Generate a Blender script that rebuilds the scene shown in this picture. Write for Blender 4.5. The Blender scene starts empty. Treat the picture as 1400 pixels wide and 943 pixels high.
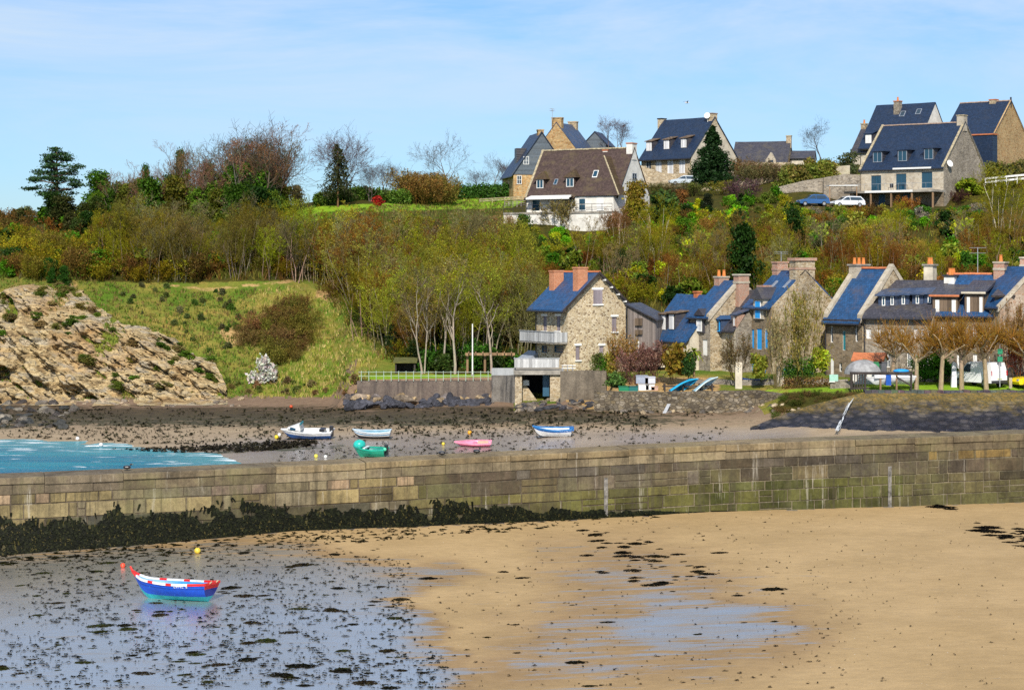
import bpy, math, random
import numpy as np
from mathutils import Vector, Matrix, noise as mn
R = math.radians
rnd = random.Random(7)
rng = np.random.default_rng(11)
F, CX, CY, CH = 2722.0, 700.0, 360.0, 14.5      # lens in photo pixels, horizon row, eye height
sc = bpy.context.scene
COL = sc.collection

def P(px, py, Y): return Vector(((px - CX) * Y / F, Y, CH - (py - CY) * Y / F))
def zat(py, Y): return CH - (py - CY) * Y / F
def xat(px, Y): return (px - CX) * Y / F

# ---------------------------------------------------------------- tagging
def tag(o, label=None, cat=None, group=None, kind=None):
    if label: o['label'] = label
    if cat: o['category'] = cat
    if group: o['group'] = group
    if kind: o['kind'] = kind
    return o
def empty(name, loc, rz=0):
    o = bpy.data.objects.new(name, None); COL.objects.link(o)
    o.location = loc; o.rotation_euler = (0, 0, rz); o.empty_display_size = .3
    return o
def copy_tree(o, parent=None):
    c = o.copy(); COL.objects.link(c); c.parent = parent
    for ch in o.children: copy_tree(ch, c)
    return c

# ---------------------------------------------------------------- mesh building
class MB:
    def __init__(s): s.v = []; s.f = []; s.c = []
    def add(s, vs, fs, col=None):
        n = len(s.v); s.v += [tuple(v) for v in vs]
        for f in fs: s.f.append([n + i for i in f]); s.c.append(col or (1, 1, 1))
        return s
    def quad(s, a, b, c, d, col=None): return s.add([a, b, c, d], [(0, 1, 2, 3)], col)
    def box(s, x0, y0, z0, x1, y1, z1, col=None):
        vs = [(x0,y0,z0),(x1,y0,z0),(x1,y1,z0),(x0,y1,z0),(x0,y0,z1),(x1,y0,z1),(x1,y1,z1),(x0,y1,z1)]
        return s.add(vs, [(0,3,2,1),(4,5,6,7),(0,1,5,4),(1,2,6,5),(2,3,7,6),(3,0,4,7)], col)
    def obox(s, o, u, v, w, col=None):          # box from corner o along vectors u, v, w
        o, u, v, w = map(Vector, (o, u, v, w))
        vs = [o, o+u, o+u+v, o+v, o+w, o+u+w, o+u+v+w, o+v+w]
        return s.add(vs, [(0,3,2,1),(4,5,6,7),(0,1,5,4),(1,2,6,5),(2,3,7,6),(3,0,4,7)], col)
    def prism(s, poly, d, col=None):            # closed polygon extruded by vector d
        n = len(poly); d = Vector(d); a = [Vector(p) for p in poly]
        fs = [tuple(range(n))[::-1], tuple(range(n, 2*n))] + [(i, (i+1) % n, n+(i+1) % n, n+i) for i in range(n)]
        return s.add(a + [p + d for p in a], fs, col)
    def tube(s, p, q, r0, r1=None, n=6, col=None, caps=True):
        p, q = Vector(p), Vector(q); r1 = r0 if r1 is None else r1
        d = (q - p).normalized(); a = d.orthogonal().normalized(); b = d.cross(a)
        vs = []
        for c, r in ((p, r0), (q, r1)):
            for i in range(n):
                t = 2*math.pi*i/n; vs.append(c + a*(r*math.cos(t)) + b*(r*math.sin(t)))
        fs = [(i, (i+1) % n, n+(i+1) % n, n+i) for i in range(n)]
        if caps: fs += [tuple(range(n))[::-1], tuple(range(n, 2*n))]
        return s.add(vs, fs, col)
    def sphere(s, c, r, nu=10, nv=6, col=None, sx=1, sy=1, sz=1):
        vs, fs = [], []
        for j in range(nv+1):
            ph = math.pi*j/nv
            for i in range(nu):
                t = 2*math.pi*i/nu
                vs.append((c[0]+sx*r*math.sin(ph)*math.cos(t), c[1]+sx*r*math.sin(ph)*math.sin(t)*sy, c[2]+sz*r*math.cos(ph)))
        for j in range(nv):
            for i in range(nu):
                fs.append((j*nu+i, (j+1)*nu+i, (j+1)*nu+(i+1) % nu, j*nu+(i+1) % nu))
        return s.add(vs, fs, col)
    def build(s, name, mat, parent=None, smooth=False):
        me = bpy.data.meshes.new(name); me.from_pydata(s.v, [], s.f)
        if any(c != (1,1,1) for c in s.c):
            at = me.color_attributes.new('Col', 'FLOAT_COLOR', 'CORNER')
            d = []
            for f, c in zip(s.f, s.c): d += [c[0], c[1], c[2], 1.0]*len(f)
            at.data.foreach_set('color', d)
        return link(name, me, mat, parent, smooth)
def link(name, me, mat, parent=None, smooth=False):
    me.materials.append(mat)
    if smooth: me.polygons.foreach_set('use_smooth', [True]*len(me.polygons))
    me.validate(); me.update()
    o = bpy.data.objects.new(name, me); COL.objects.link(o)
    if parent: o.parent = parent
    return o
def mesh_np(name, v, q, col=None, nper=4):      # numpy verts, faces (n, nper), per-face colours
    me = bpy.data.meshes.new(name); v = np.asarray(v, np.float32); q = np.asarray(q, np.int32)
    me.vertices.add(len(v)); me.vertices.foreach_set('co', v.ravel())
    me.loops.add(q.size); me.loops.foreach_set('vertex_index', q.ravel())
    me.polygons.add(len(q)); me.polygons.foreach_set('loop_start', np.arange(0, q.size, nper, dtype=np.int32))
    me.update(calc_edges=True)
    if col is not None:
        at = me.color_attributes.new('Col', 'FLOAT_COLOR', 'CORNER')
        c = np.ones((len(q), nper, 4), np.float32); c[:, :, :3] = np.broadcast_to(np.asarray(col, float), (len(q), 3))[:, None, :]
        at.data.foreach_set('color', c.ravel())
    return me
def vattr(me, name, val):
    at = me.attributes.new(name, 'FLOAT', 'POINT'); at.data.foreach_set('value', np.asarray(val, np.float32).ravel())

# ---------------------------------------------------------------- numpy noise
_T = rng.random((256, 256)).astype(np.float64)
def vn(x, y, seed=0):
    x = np.asarray(x, float) + seed*17.31; y = np.asarray(y, float) + seed*9.77
    xi = np.floor(x).astype(int); yi = np.floor(y).astype(int); fx = x-xi; fy = y-yi
    fx = fx*fx*(3-2*fx); fy = fy*fy*(3-2*fy)
    g = lambda a, b: _T[a & 255, b & 255]
    return (g(xi,yi)*(1-fx)+g(xi+1,yi)*fx)*(1-fy)+(g(xi,yi+1)*(1-fx)+g(xi+1,yi+1)*fx)*fy
def fbm(x, y, oct=4, seed=0):
    t = 0; a = .5
    for i in range(oct): t = t + a*vn(x*2**i, y*2**i, seed+i*3); a *= .5
    return t/(1-.5**oct)
def sstep(a, b, x):
    t = np.clip((np.asarray(x, float)-a)/(b-a), 0, 1); return t*t*(3-2*t)

# ---------------------------------------------------------------- materials
def new_mat(name):
    m = bpy.data.materials.new(name); m.use_nodes = True; nt = m.node_tree; nt.nodes.clear()
    out = nt.nodes.new('ShaderNodeOutputMaterial')
    return m, nt, out
class G:                                          # tiny node-graph helper
    def __init__(s, nt): s.nt = nt
    def n(s, typ, **kw):
        nd = s.nt.nodes.new('ShaderNode'+typ)
        for k, v in kw.items():
            if k.startswith('i_'):
                key = k[2:].replace('_', ' ')
                sock = nd.inputs[int(key)] if key.isdigit() else nd.inputs[key]
                if isinstance(v, bpy.types.NodeSocket): s.nt.links.new(v, sock)
                else: sock.default_value = v
            else: setattr(nd, k, v)
        return nd
    def noise(s, vec, scale, detail=4, rough=.55, dist=0): 
        nd = s.n('TexNoise', i_Scale=scale, i_Detail=detail, i_Roughness=rough, i_Distortion=dist)
        if vec is not None: s.nt.links.new(vec, nd.inputs['Vector'])
        return nd.outputs['Fac']
    def coord(s, kind='Object', scale=None):
        o = s.n('TexCoord').outputs[kind]
        if scale:
            o = s.n('Mapping', i_Vector=o, i_Scale=scale).outputs[0]
        return o
    def ramp(s, fac, stops):
        nd = s.n('ValToRGB', i_Fac=fac); e = nd.color_ramp.elements
        while len(e) > 1: e.remove(e[-1])
        for i, (p, c) in enumerate(stops):
            x = e[0] if i == 0 else e.new(p)
            x.position = p; x.color = (c, c, c, 1) if isinstance(c, (int, float)) else (*c, 1)
        return nd.outputs['Color']
    def mix(s, fac, a, b, mode='MIX'):
        nd = s.n('Mix', data_type='RGBA', blend_type=mode)
        for sock, v in ((nd.inputs[0], fac), (nd.inputs[6], a), (nd.inputs[7], b)):
            if isinstance(v, bpy.types.NodeSocket): s.nt.links.new(v, sock)
            elif isinstance(v, (int, float)): sock.default_value = v
            else: sock.default_value = (*v, 1)
        return nd.outputs[2]
    def math(s, op, a, b=0.5, c=None):
        nd = s.n('Math', operation=op)
        for i, v in enumerate((a, b, c)):
            if v is None: continue
            if isinstance(v, bpy.types.NodeSocket): s.nt.links.new(v, nd.inputs[i])
            else: nd.inputs[i].default_value = v
        return nd.outputs[0]
    def attr(s, name): return s.n('Attribute', attribute_name=name)
    def bump(s, h, strength=.5, dist=.05): return s.n('Bump', i_Height=h, i_Strength=strength, i_Distance=dist).outputs[0]
    def bsdf(s, out, col, rough=.8, spec=.3, normal=None, metal=0):
        b = s.n('BsdfPrincipled')
        for sock, v in (('Base Color', col), ('Roughness', rough), ('Specular IOR Level', spec), ('Normal', normal), ('Metallic', metal)):
            if v is None: continue
            if isinstance(v, bpy.types.NodeSocket): s.nt.links.new(v, b.inputs[sock])
            elif sock == 'Base Color': b.inputs[sock].default_value = (*v, 1)
            else: b.inputs[sock].default_value = v
        s.nt.links.new(b.outputs[0], out.inputs[0])
        return b

def paint(name, c, rough=.5, var=.12, spec=.4, scale=3, attr=False, metal=0):
    m, nt, out = new_mat(name); g = G(nt)
    co = g.coord()
    n = g.noise(co, scale, 6, .65)
    k = g.ramp(n, [(.3, 1-var*1.6), (.7, 1+var*.3)])
    base = g.attr('Col').outputs['Color'] if attr else c
    col = g.mix(1.0, base, k, 'MULTIPLY')
    g.bsdf(out, col, rough, spec, g.bump(n, .15, .02), metal)
    return m
def rubble(name, cols, mortar, scale=2.2, flat=1.7, mw=.06, bump=.6, stain=.25):
    """irregular stone masonry: cells with their own colour, mortar between"""
    m, nt, out = new_mat(name); g = G(nt)
    co = g.coord('Object', (1, 1, flat))
    w = g.n('TexNoise', i_Scale=scale*1.3, i_Detail=2); nt.links.new(co, w.inputs['Vector'])
    wv = g.n('VectorMath', operation='MULTIPLY_ADD', i_0=w.outputs['Color'], i_1=(.16, .16, .16), i_2=co).outputs[0]
    v = g.n('TexVoronoi', i_Scale=scale, i_Vector=wv, i_Randomness=.9)
    e = g.n('TexVoronoi', feature='DISTANCE_TO_EDGE', i_Scale=scale, i_Vector=wv, i_Randomness=.9)
    sep = g.n('SeparateColor', i_Color=v.outputs['Color'])
    stops = [((i+.5)/len(cols), c) for i, c in enumerate(cols)]
    stone = g.ramp(sep.outputs[0], stops)
    fine = g.noise(co, scale*5, 5, .7)
    stone = g.mix(1.0, stone, g.ramp(fine, [(.25, .6), (.75, 1.25)]), 'MULTIPLY')
    edge = g.ramp(e.outputs['Distance'], [(mw*.5, 0.0), (mw, 1.0)])
    c = g.mix(edge, mortar, stone)
    big = g.noise(g.coord(), .35, 5, .7)
    c = g.mix(1.0, c, g.ramp(big, [(.3, 1-stain*1.5), (.7, 1+stain*.5)]), 'MULTIPLY')
    h = g.math('ADD', g.math('MULTIPLY', edge, .6), g.math('MULTIPLY', fine, .4))
    g.bsdf(out, c, .9, .2, g.bump(h, bump, .06))
    return m
def slate(name, c, moss=(.16, .13, .05), mossamt=.25, spec=.5, rough=.42):
    m, nt, out = new_mat(name); g = G(nt)
    co = g.coord()
    br = g.n('TexBrick', i_Vector=g.n('Mapping', i_Vector=co, i_Rotation=(R(90), 0, 0)).outputs[0], i_Scale=1.0, i_Color1=(*[x*.78 for x in c], 1), i_Color2=(*[x*1.25 for x in c], 1),
             i_Mortar=(*[x*.5 for x in c], 1))
    br.inputs['Mortar Size'].default_value = .012; br.inputs['Brick Width'].default_value = .26; br.inputs['Row Height'].default_value = .17
    n = g.noise(co, .9, 6, .7); n2 = g.noise(co, 5, 4, .7)
    col = g.mix(1.0, br.outputs['Color'], g.ramp(n2, [(.25, .72), (.75, 1.3)]), 'MULTIPLY')
    col = g.mix(g.math('MULTIPLY', g.ramp(n, [(.5, 0.0), (.72, 1.0)]), mossamt*2), col, moss)
    g.bsdf(out, col, g.ramp(n2, [(.3, rough-.08), (.7, rough+.15)]), spec, g.bump(g.math('ADD', br.outputs['Fac'], n2), .3, .02))
    return m
def planks(name, c, w=6, dark=.5, axis=0):
    m, nt, out = new_mat(name); g = G(nt)
    co = g.coord(); s = g.n('SeparateXYZ', i_Vector=co)
    x = g.math('ADD', s.outputs[0], s.outputs[1]) if axis == 0 else s.outputs[2]
    fr = g.math('FRACT', g.math('MULTIPLY', x, w)); fl = g.math('FLOOR', g.math('MULTIPLY', x, w))
    wn = g.n('TexWhiteNoise', noise_dimensions='1D', i_W=fl).outputs['Value']
    n = g.noise(g.coord('Object', (6, 6, .8) if axis == 0 else (.8, .8, 6)), 3, 5, .7)
    k = g.math('MULTIPLY', g.ramp(wn, [(0, .65), (1, 1.2)]), g.ramp(n, [(.25, .7), (.75, 1.15)]))
    gap = g.ramp(fr, [(.04, dark), (.1, 1.0)])
    col = g.mix(1.0, c, g.math('MULTIPLY', k, gap), 'MULTIPLY')
    g.bsdf(out, col, .75, .25, g.bump(gap, .4, .02))
    return m
def glass(name, c=(.03, .05, .07)):
    m, nt, out = new_mat(name); g = G(nt)
    g.bsdf(out, c, .06, .8); return m
def plant(name, leafy=True):
    """colour of the object (each copy its own) times the leaf's own variation"""
    m, nt, out = new_mat(name); g = G(nt)
    oi = g.n('ObjectInfo'); at = g.attr('Col')
    col = g.mix(1.0, at.outputs['Color'], oi.outputs['Color'], 'MULTIPLY')
    if leafy:
        d = g.n('BsdfDiffuse', i_Color=col); t = g.n('BsdfTranslucent', i_Color=col)
        gl = g.n('BsdfGlossy', i_Color=(.8, .8, .8, 1), i_Roughness=.45)
        mx = g.n('MixShader', i_Fac=.3); nt.links.new(d.outputs[0], mx.inputs[1]); nt.links.new(t.outputs[0], mx.inputs[2])
        m2 = g.n('MixShader', i_Fac=.008); nt.links.new(mx.outputs[0], m2.inputs[1]); nt.links.new(gl.outputs[0], m2.inputs[2])
        nt.links.new(m2.outputs[0], out.inputs[0])
    else:
        n = g.noise(g.coord('Object', (4, 4, 1)), 4, 5, .7)
        col = g.mix(1.0, col, g.ramp(n, [(.3, .55), (.7, 1.25)]), 'MULTIPLY')
        g.bsdf(out, col, .9, .15, g.bump(n, .5, .03))
    return m
M = {}
M['foliage'] = plant('leaf_material'); M['bark'] = plant('bark_material', False)
M['rail_paint'] = paint('pale_rail_paint', (.42, .52, .42), .5, .3)
M['white'] = paint('white_paint', (.8, .79, .75), .5, .1)
M['render_white'] = paint('white_render', (.78, .75, .68), .85, .2, .2, 1.3)
M['cream'] = paint('cream_render', (.62, .55, .43), .85, .25, .2, 1.3)
M['grey_render'] = paint('grey_render', (.45, .41, .35), .9, .3, .2, 1.5)
M['concrete'] = paint('concrete', (.36, .33, .28), .9, .4, .2, 1.2)
M['darkmetal'] = paint('dark_metal', (.03, .03, .035), .5, .2)
M['steel'] = paint('galvanised_steel', (.45, .46, .47), .4, .2, .5, 6, metal=.4)
M['glass'] = glass('window_glass')
M['glassblue'] = glass('blue_window_glass', (.012, .05, .085))
M['shutter_grey'] = planks('grey_violet_shutter', (.27, .23, .25), 9)
M['shutter_white'] = planks('white_shutter', (.8, .8, .8), 7, .75)
M['blue'] = paint('sky_blue_paint', (.02, .33, .78), .45, .12)
M['navy'] = paint('navy_paint', (.02, .06, .22), .4, .15)
M['teal'] = paint('blue_grey_paint', (.03, .10, .17), .45, .15)
M['teal2'] = paint('teal_paint', (.03, .22, .26), .45, .15)
M['barn'] = planks('weathered_boards', (.30, .25, .22), 3.2, .45)
M['barndark'] = planks('brown_boards', (.17, .12, .08), 3.2, .5)
M['darkwood'] = planks('dark_timber', (.05, .04, .035), 4, .6)
M['wood'] = planks('worn_timber', (.32, .2, .11), 4, .6)
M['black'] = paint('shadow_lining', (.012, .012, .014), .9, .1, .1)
M['brick'] = rubble('orange_brick', [(.52,.19,.09),(.62,.25,.12),(.55,.22,.12),(.66,.3,.16)], (.55,.32,.2), 7, 2.4, .05, .3, .15)
M['brickpale'] = rubble('pink_brick', [(.42,.2,.13),(.5,.29,.2),(.45,.32,.24),(.52,.24,.15)], (.5,.42,.34), 6, 2.6, .06, .3, .2)
M['pot'] = paint('terracotta', (.68, .22, .05), .7, .2)
M['stone_gold'] = rubble('golden_rubble', [(.34,.25,.13),(.56,.43,.25),(.20,.13,.07),(.62,.50,.31),(.50,.38,.22),(.66,.56,.38)], (.68,.58,.42), 4.0, 1.7, .09, .6, .15)
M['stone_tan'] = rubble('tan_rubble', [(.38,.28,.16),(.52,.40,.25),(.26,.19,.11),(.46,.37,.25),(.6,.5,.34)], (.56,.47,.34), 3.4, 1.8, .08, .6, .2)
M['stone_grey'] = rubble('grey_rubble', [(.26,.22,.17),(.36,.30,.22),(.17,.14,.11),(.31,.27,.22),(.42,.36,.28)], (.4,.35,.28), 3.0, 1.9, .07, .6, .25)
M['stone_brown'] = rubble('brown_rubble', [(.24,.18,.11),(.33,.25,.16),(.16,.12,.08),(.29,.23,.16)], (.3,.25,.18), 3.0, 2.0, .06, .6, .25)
M['stone_pale'] = rubble('pale_granite', [(.50,.43,.32),(.60,.52,.40),(.42,.35,.26),(.55,.49,.39)], (.56,.5,.4), 2.7, 1.8, .05, .4, .2)
M['stone_orange'] = rubble('orange_rubble', [(.50,.27,.10),(.58,.36,.15),(.33,.18,.07),(.62,.42,.2),(.46,.32,.15)], (.5,.38,.22), 3.0, 1.6, .07, .6, .2)
M['stone_wall'] = rubble('lichened_wall', [(.16,.135,.10),(.25,.20,.13),(.08,.065,.05),(.33,.28,.21),(.20,.155,.09)], (.10,.08,.055), 2.6, 1.7, .08, .8, .4)
M['slate_blue'] = slate('blue_slate', (.014, .064, .165), (.085, .07, .075), .30)  # blue base colour has the sky's reflection put into it
M['slate_navy'] = slate('navy_slate', (.011, .025, .058), (.05, .045, .04), .12)
M['slate_grey'] = slate('grey_slate', (.05, .048, .06), (.12, .10, .06), .3)
M['slate_dull'] = slate('dull_blue_slate', (.04, .065, .125), (.13, .11, .09), .35)
M['slate_clad'] = slate('slate_cladding', (.085, .105, .125), (.12, .12, .1), .2)
M['tile_brown'] = slate('brown_tile', (.072, .048, .042), (.13, .10, .05), .35, .2, .75)
M['tile_moss'] = slate('mossy_tile', (.075, .05, .03), (.12, .10, .03), .4, .2, .8)
M['ridge_orange'] = paint('ridge_tile', (.55, .18, .07), .7, .25)
M['ridge_pale'] = paint('pale_ridge_tile', (.36, .26, .2), .8, .3)
M['lichen'] = paint('lichened_stone', (.5, .42, .27), .9, .45, .2, 4)
M['zinc'] = paint('zinc_flashing', (.3, .33, .38), .45, .2, .5)
M['boat'] = paint('boat_paint', (1,1,1), .35, .2, .5, 4, attr=True)
M['rubber'] = paint('black_rubber', (.015, .015, .015), .7, .1)
M['car'] = paint('car_paint', (1,1,1), .25, .03, .6, 2, attr=True)
M['red_lens'] = paint('red_lens', (.5, .01, .02), .2, .05)
# ================================================================ terrain
_C = {   # photo column -> (distance, height) profile of the ground
 0:   [(98,-.9),(140,-.8),(160,-.15),(166,.05),(176,.4),(190,.85),(195,1.0),(199,8.0),(206,11.85),(214,13.3),(235,17.6),(255,20.2),(300,21),(430,15),(900,12)],
 150: [(98,-.9),(140,-.7),(157,-.08),(164,.08),(176,.4),(190,.9),(195,1.05),(200,7.6),(212,12.6),(214,13.2),(240,18.7),(260,21.0),(300,22),(430,16),(900,12)],
 280: [(98,-.8),(140,-.2),(152,.0),(160,.12),(172,.4),(188,.9),(194,1.2),(198,4.2),(212,11.8),(213.5,12.7),(240,18.7),(262,21.4),(300,22.5),(430,17),(900,12)],
 360: [(98,-.5),(138,-.1),(142,.02),(152,.25),(165,.7),(188,1.1),(193,1.4),(200,5.0),(212,11.6),(213.5,12.6),(240,18.8),(258,21.5),(300,23),(430,18),(900,12)],
 450: [(98,.0),(140,.1),(150,.4),(160,.8),(172,1.2),(186,1.3),(192,1.6),(200,6.0),(212,10.8),(230,15.6),(245,19.2),(255,21.7),(262,22.6),(300,23.5),(430,19),(900,12)],
 490: [(98,.0),(140,.12),(150,.45),(160,.85),(172,1.4),(176,1.8),(178.3,2.0),(179,4.05),(186,4.3),(200,8.4),(225,14.6),(245,19.4),(256,21.8),(262,22.7),(300,23.8),(430,20),(900,12)],
 670: [(98,.1),(140,.25),(150,.55),(160,1.0),(170,1.9),(175,2.1),(178.3,2.5),(179,4.3),(188,4.9),(210,9.9),(235,15.8),(249,18.9),(253,19.6),(265,20.8),(290,24.2),(330,26),(430,22),(900,12)],
 673: [(98,.1),(140,.25),(150,.55),(160,1.0),(170,1.9),(173,2.1),(176.3,2.5),(177,4.3),(188,4.9),(210,9.9),(235,15.8),(249,18.6),(254,19.0),(256,19.4),(265,20.6),(290,24.2),(330,26),(430,22),(900,12)],
 704: [(98,.1),(140,.25),(150,.55),(160,1.0),(166,1.7),(173,2.2),(176.3,2.5),(177,4.3),(188,4.9),(210,9.9),(235,15.8),(246,18.0),(250.5,18.2),(252,19.2),(265,20.6),(290,24.2),(330,26),(430,22),(900,12)],
 707: [(98,.1),(140,.25),(150,.55),(160,1.2),(166,2.0),(170,2.5),(174.2,2.8),(174.9,4.9),(188,5.0),(210,9.9),(235,15.8),(246,18.0),(250.5,18.2),(252,19.2),(265,20.6),(290,24.2),(330,26),(430,22),(900,12)],
 766: [(98,.4),(140,.4),(150,.8),(160,1.7),(166,2.4),(170,2.7),(174.2,2.8),(174.9,4.9),(188,5.0),(212,10.4),(236,15.8),(247,17.9),(251,18.2),(252.5,19.4),(268,20.8),(290,25),(320,27),(430,23),(900,12)],
 770: [(98,.4),(140,.4),(150,.8),(160,1.8),(166,2.6),(168.8,3.0),(169.5,4.9),(188,5.0),(212,10.6),(238,16.2),(250,18.4),(256,19.6),(268,20.8),(290,25),(320,27),(430,23),(900,12)],
 829: [(98,.5),(140,.5),(150,.9),(160,2.0),(166,2.7),(168.8,3.0),(169.5,4.9),(188,5.0),(212,10.9),(238,16.6),(254,19.6),(270,22.6),(290,26.2),(320,28),(430,24),(900,12)],
 833: [(98,.5),(140,.5),(150,1.0),(160,2.2),(162.5,2.4),(163.6,4.0),(168,4.5),(172,4.9),(186,5.1),(212,10.9),(238,16.6),(254,19.6),(270,22.6),(290,26.2),(320,28),(430,24),(900,12)],
 1000:[(98,.7),(140,.7),(150,1.3),(158,2.1),(162.5,2.4),(163.6,4.0),(168,4.5),(172,5.0),(184,5.2),(208,11.0),(235,17.2),(254,21.0),(274,24.4),(292,27.0),(330,28.5),(430,25),(900,12)],
 1100:[(98,.9),(140,1.0),(150,1.6),(156,2.6),(159,3.9),(166,4.5),(172,5.0),(184,5.2),(206,11.2),(235,17.8),(252,21.2),(260,21.9),(267,22.6),(271,24.2),(280,26.2),(300,29.4),(330,30.5),(430,26),(900,12)],
 1190:[(98,1.0),(140,1.3),(150,1.75),(151.5,2.0),(157.5,4.25),(160,4.6),(172,4.9),(182,5.2),(206,11.3),(235,18.0),(250,20.6),(262,21.8),(270,22.4),(272.5,24.4),(278,25.2),(290,28.6),(310,30.5),(340,31),(430,27),(900,12)],
 1290:[(98,1.0),(140,1.35),(150,1.75),(151.5,2.0),(157.5,4.25),(160,4.6),(172,4.85),(182,5.2),(206,11.3),(235,18.1),(250,20.6),(257,21.6),(262.5,22.0),(265,23.9),(275,25),(290,29),(310,30.8),(340,31.3),(430,27.5),(900,12)],
 1400:[(98,1.0),(140,1.4),(150,1.75),(151.5,2.0),(157.5,4.25),(160,4.6),(172,4.8),(182,5.2),(206,11.3),(235,18.2),(250,21.4),(260,22.4),(263,24.0),(275,25.2),(290,29.2),(310,31),(340,31.5),(430,28),(900,12)],
}
_CK = np.array(sorted(_C), float)
_CY = [np.array(_C[int(k)]) for k in _CK]
def pier_y(X): return 98.2 + (np.asarray(X, float)+25.2)*.2556
def H0(X, Y):
    X = np.asarray(X, float); Y = np.asarray(Y, float)
    px = CX + F*X/np.maximum(Y, 1)
    i = np.clip(np.searchsorted(_CK, px, 'right')-1, 0, len(_CK)-2)
    t = np.clip((px-_CK[i])/(_CK[i+1]-_CK[i]), 0, 1); t = t*t*(3-2*t)
    Z = np.stack([np.interp(Y, c[:,0], c[:,1]) for c in _CY])
    a = np.take_along_axis(Z, i[None], 0)[0]; b = np.take_along_axis(Z, (i+1)[None], 0)[0]
    return a*(1-t)+b*t
PADS = []                                        # level plots: (x, y, radius, z)
def H(X, Y):
    X = np.atleast_1d(np.asarray(X, float)); Y = np.atleast_1d(np.asarray(Y, float))
    z = H0(X, Y)
    hill = sstep(182, 200, Y)
    z = z + hill*((fbm(X/9, Y/9, 4, 2)-.5)*1.6 + (fbm(X/2.2, Y/2.2, 3, 5)-.5)*.5)*(1-.6*sstep(245, 255, Y))
    z = z + (1-hill)*(fbm(X/3, Y/3, 4, 8)-.5)*.12*sstep(142, 150, Y)
    # foreground beach
    px = CX + F*X/np.maximum(Y, 1)
    base = np.interp(px, [-400, 0, 200, 400, 700, 1000, 1400, 1800], [0, .05, .36, .74, .86, 1.05, 1.0, 1.1])
    d = pier_y(X)-Y
    fall = np.interp(d, [0, 6, 14, 26, 60], [1, .8, .45, .25, .2])
    rightup = sstep(-4, 24, X)
    zb = base*(fall*(1-rightup)+rightup*np.interp(d, [0, 60], [1, .8])) + .06
    zb = zb + (fbm(X/7, Y/7, 3, 21)-.5)*.10 + (fbm(X/1.3, Y/2.2, 3, 23)-.5)*.035
    zb = zb - 1.6*sstep(48, 62, -X)
    z = np.where(Y < pier_y(X)+.6, zb, z)
    for (x, y, r, zz) in PADS:
        w = 1-sstep(r*.75, r*1.25, np.hypot(X-x, Y-y)); z = z*(1-w)+zz*w
    return z
def hz(x, y): return float(H(x, y)[0])
_YS = np.concatenate([np.arange(45, 130, .4), np.arange(130, 330, .35)])
def ground_at(px, py, ymin=50):
    """where the ground is seen through a photo pixel"""
    ys = _YS[_YS > ymin]
    X = (px-CX)*ys/F; z = H(X, ys); ray = CH-(py-CY)*ys/F
    hit = np.nonzero(z >= ray)[0]
    k = hit[0] if len(hit) else len(ys)-1
    return Vector((float(X[k]), float(ys[k]), float(z[k])))

def sheet(name, X, Y, mat, keep=None, attrs=None, smooth=True, Z=None):
    ny, nx = X.shape
    Z = H(X.ravel(), Y.ravel()).reshape(X.shape) if Z is None else Z
    v = np.stack([X, Y, Z], -1).reshape(-1, 3)
    idx = np.arange(nx*ny).reshape(ny, nx)
    q = np.stack([idx[:-1,:-1], idx[:-1,1:], idx[1:,1:], idx[1:,:-1]], -1).reshape(-1, 4)
    if keep is not None: q = q[keep(v[q].mean(1))]
    used, inv = np.unique(q, return_inverse=True)
    v2 = v[used]; me = mesh_np(name, v2, inv.reshape(-1, 4))
    if attrs:
        for k, fn in attrs.items(): vattr(me, k, fn(v2))
    return tag(link(name, me, mat, smooth=smooth), kind='structure')

# ---------------------------------------------------------------- ground materials
def img(v): return CX+F*v[:,0]/v[:,1], CY-F*(v[:,2]-CH)/v[:,1]
def poly_mask(px, py, pts, soft=6):              # soft interior of a polygon, in photo rows/columns of the ground itself
    pts = np.array(pts, float); n = len(pts); ins = np.zeros(len(px), bool); dmin = np.full(len(px), 1e9)
    for i in range(n):
        x0, y0 = pts[i]; x1, y1 = pts[(i+1) % n]
        c = ((y0 > py) != (y1 > py)) & (px < (x1-x0)*(py-y0)/(y1-y0+1e-9)+x0); ins ^= c
        t = np.clip(((px-x0)*(x1-x0)+(py-y0)*(y1-y0))/((x1-x0)**2+(y1-y0)**2+1e-9), 0, 1)
        dmin = np.minimum(dmin, np.hypot(px-x0-t*(x1-x0), (py-y0-t*(y1-y0))*2))
    return np.clip(.5+np.where(ins, dmin, -dmin)/(2*soft), 0, 1)
def wet_front(v):
    px, py = img(v); nx, ny = v[:,0], v[:,1]
    jx = px+(fbm(nx/2.5, ny/2.5, 4, 31)-.5)*120; jy = py+(fbm(nx/2.5, ny/2.5, 4, 35)-.5)*30
    a = poly_mask(jx, jy, [(-600,768),(40,758),(260,752),(420,755),(510,775),(610,783),(585,800),(545,815),(570,850),(560,885),(620,915),(640,960),(600,1100),(-600,1100)], 46)
    b = poly_mask(jx, jy, [(835,830),(900,798),(985,806),(1050,832),(1085,866),(1000,892),(880,906),(700,930),(690,905),(840,880)], 46)*.62
    c = poly_mask(jx, jy, [(760,740),(880,735),(1010,790),(1120,850),(1120,900),(900,940),(600,943),(650,880),(780,800)], 60)*.34
    return np.maximum(np.maximum(a, b), c)
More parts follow.
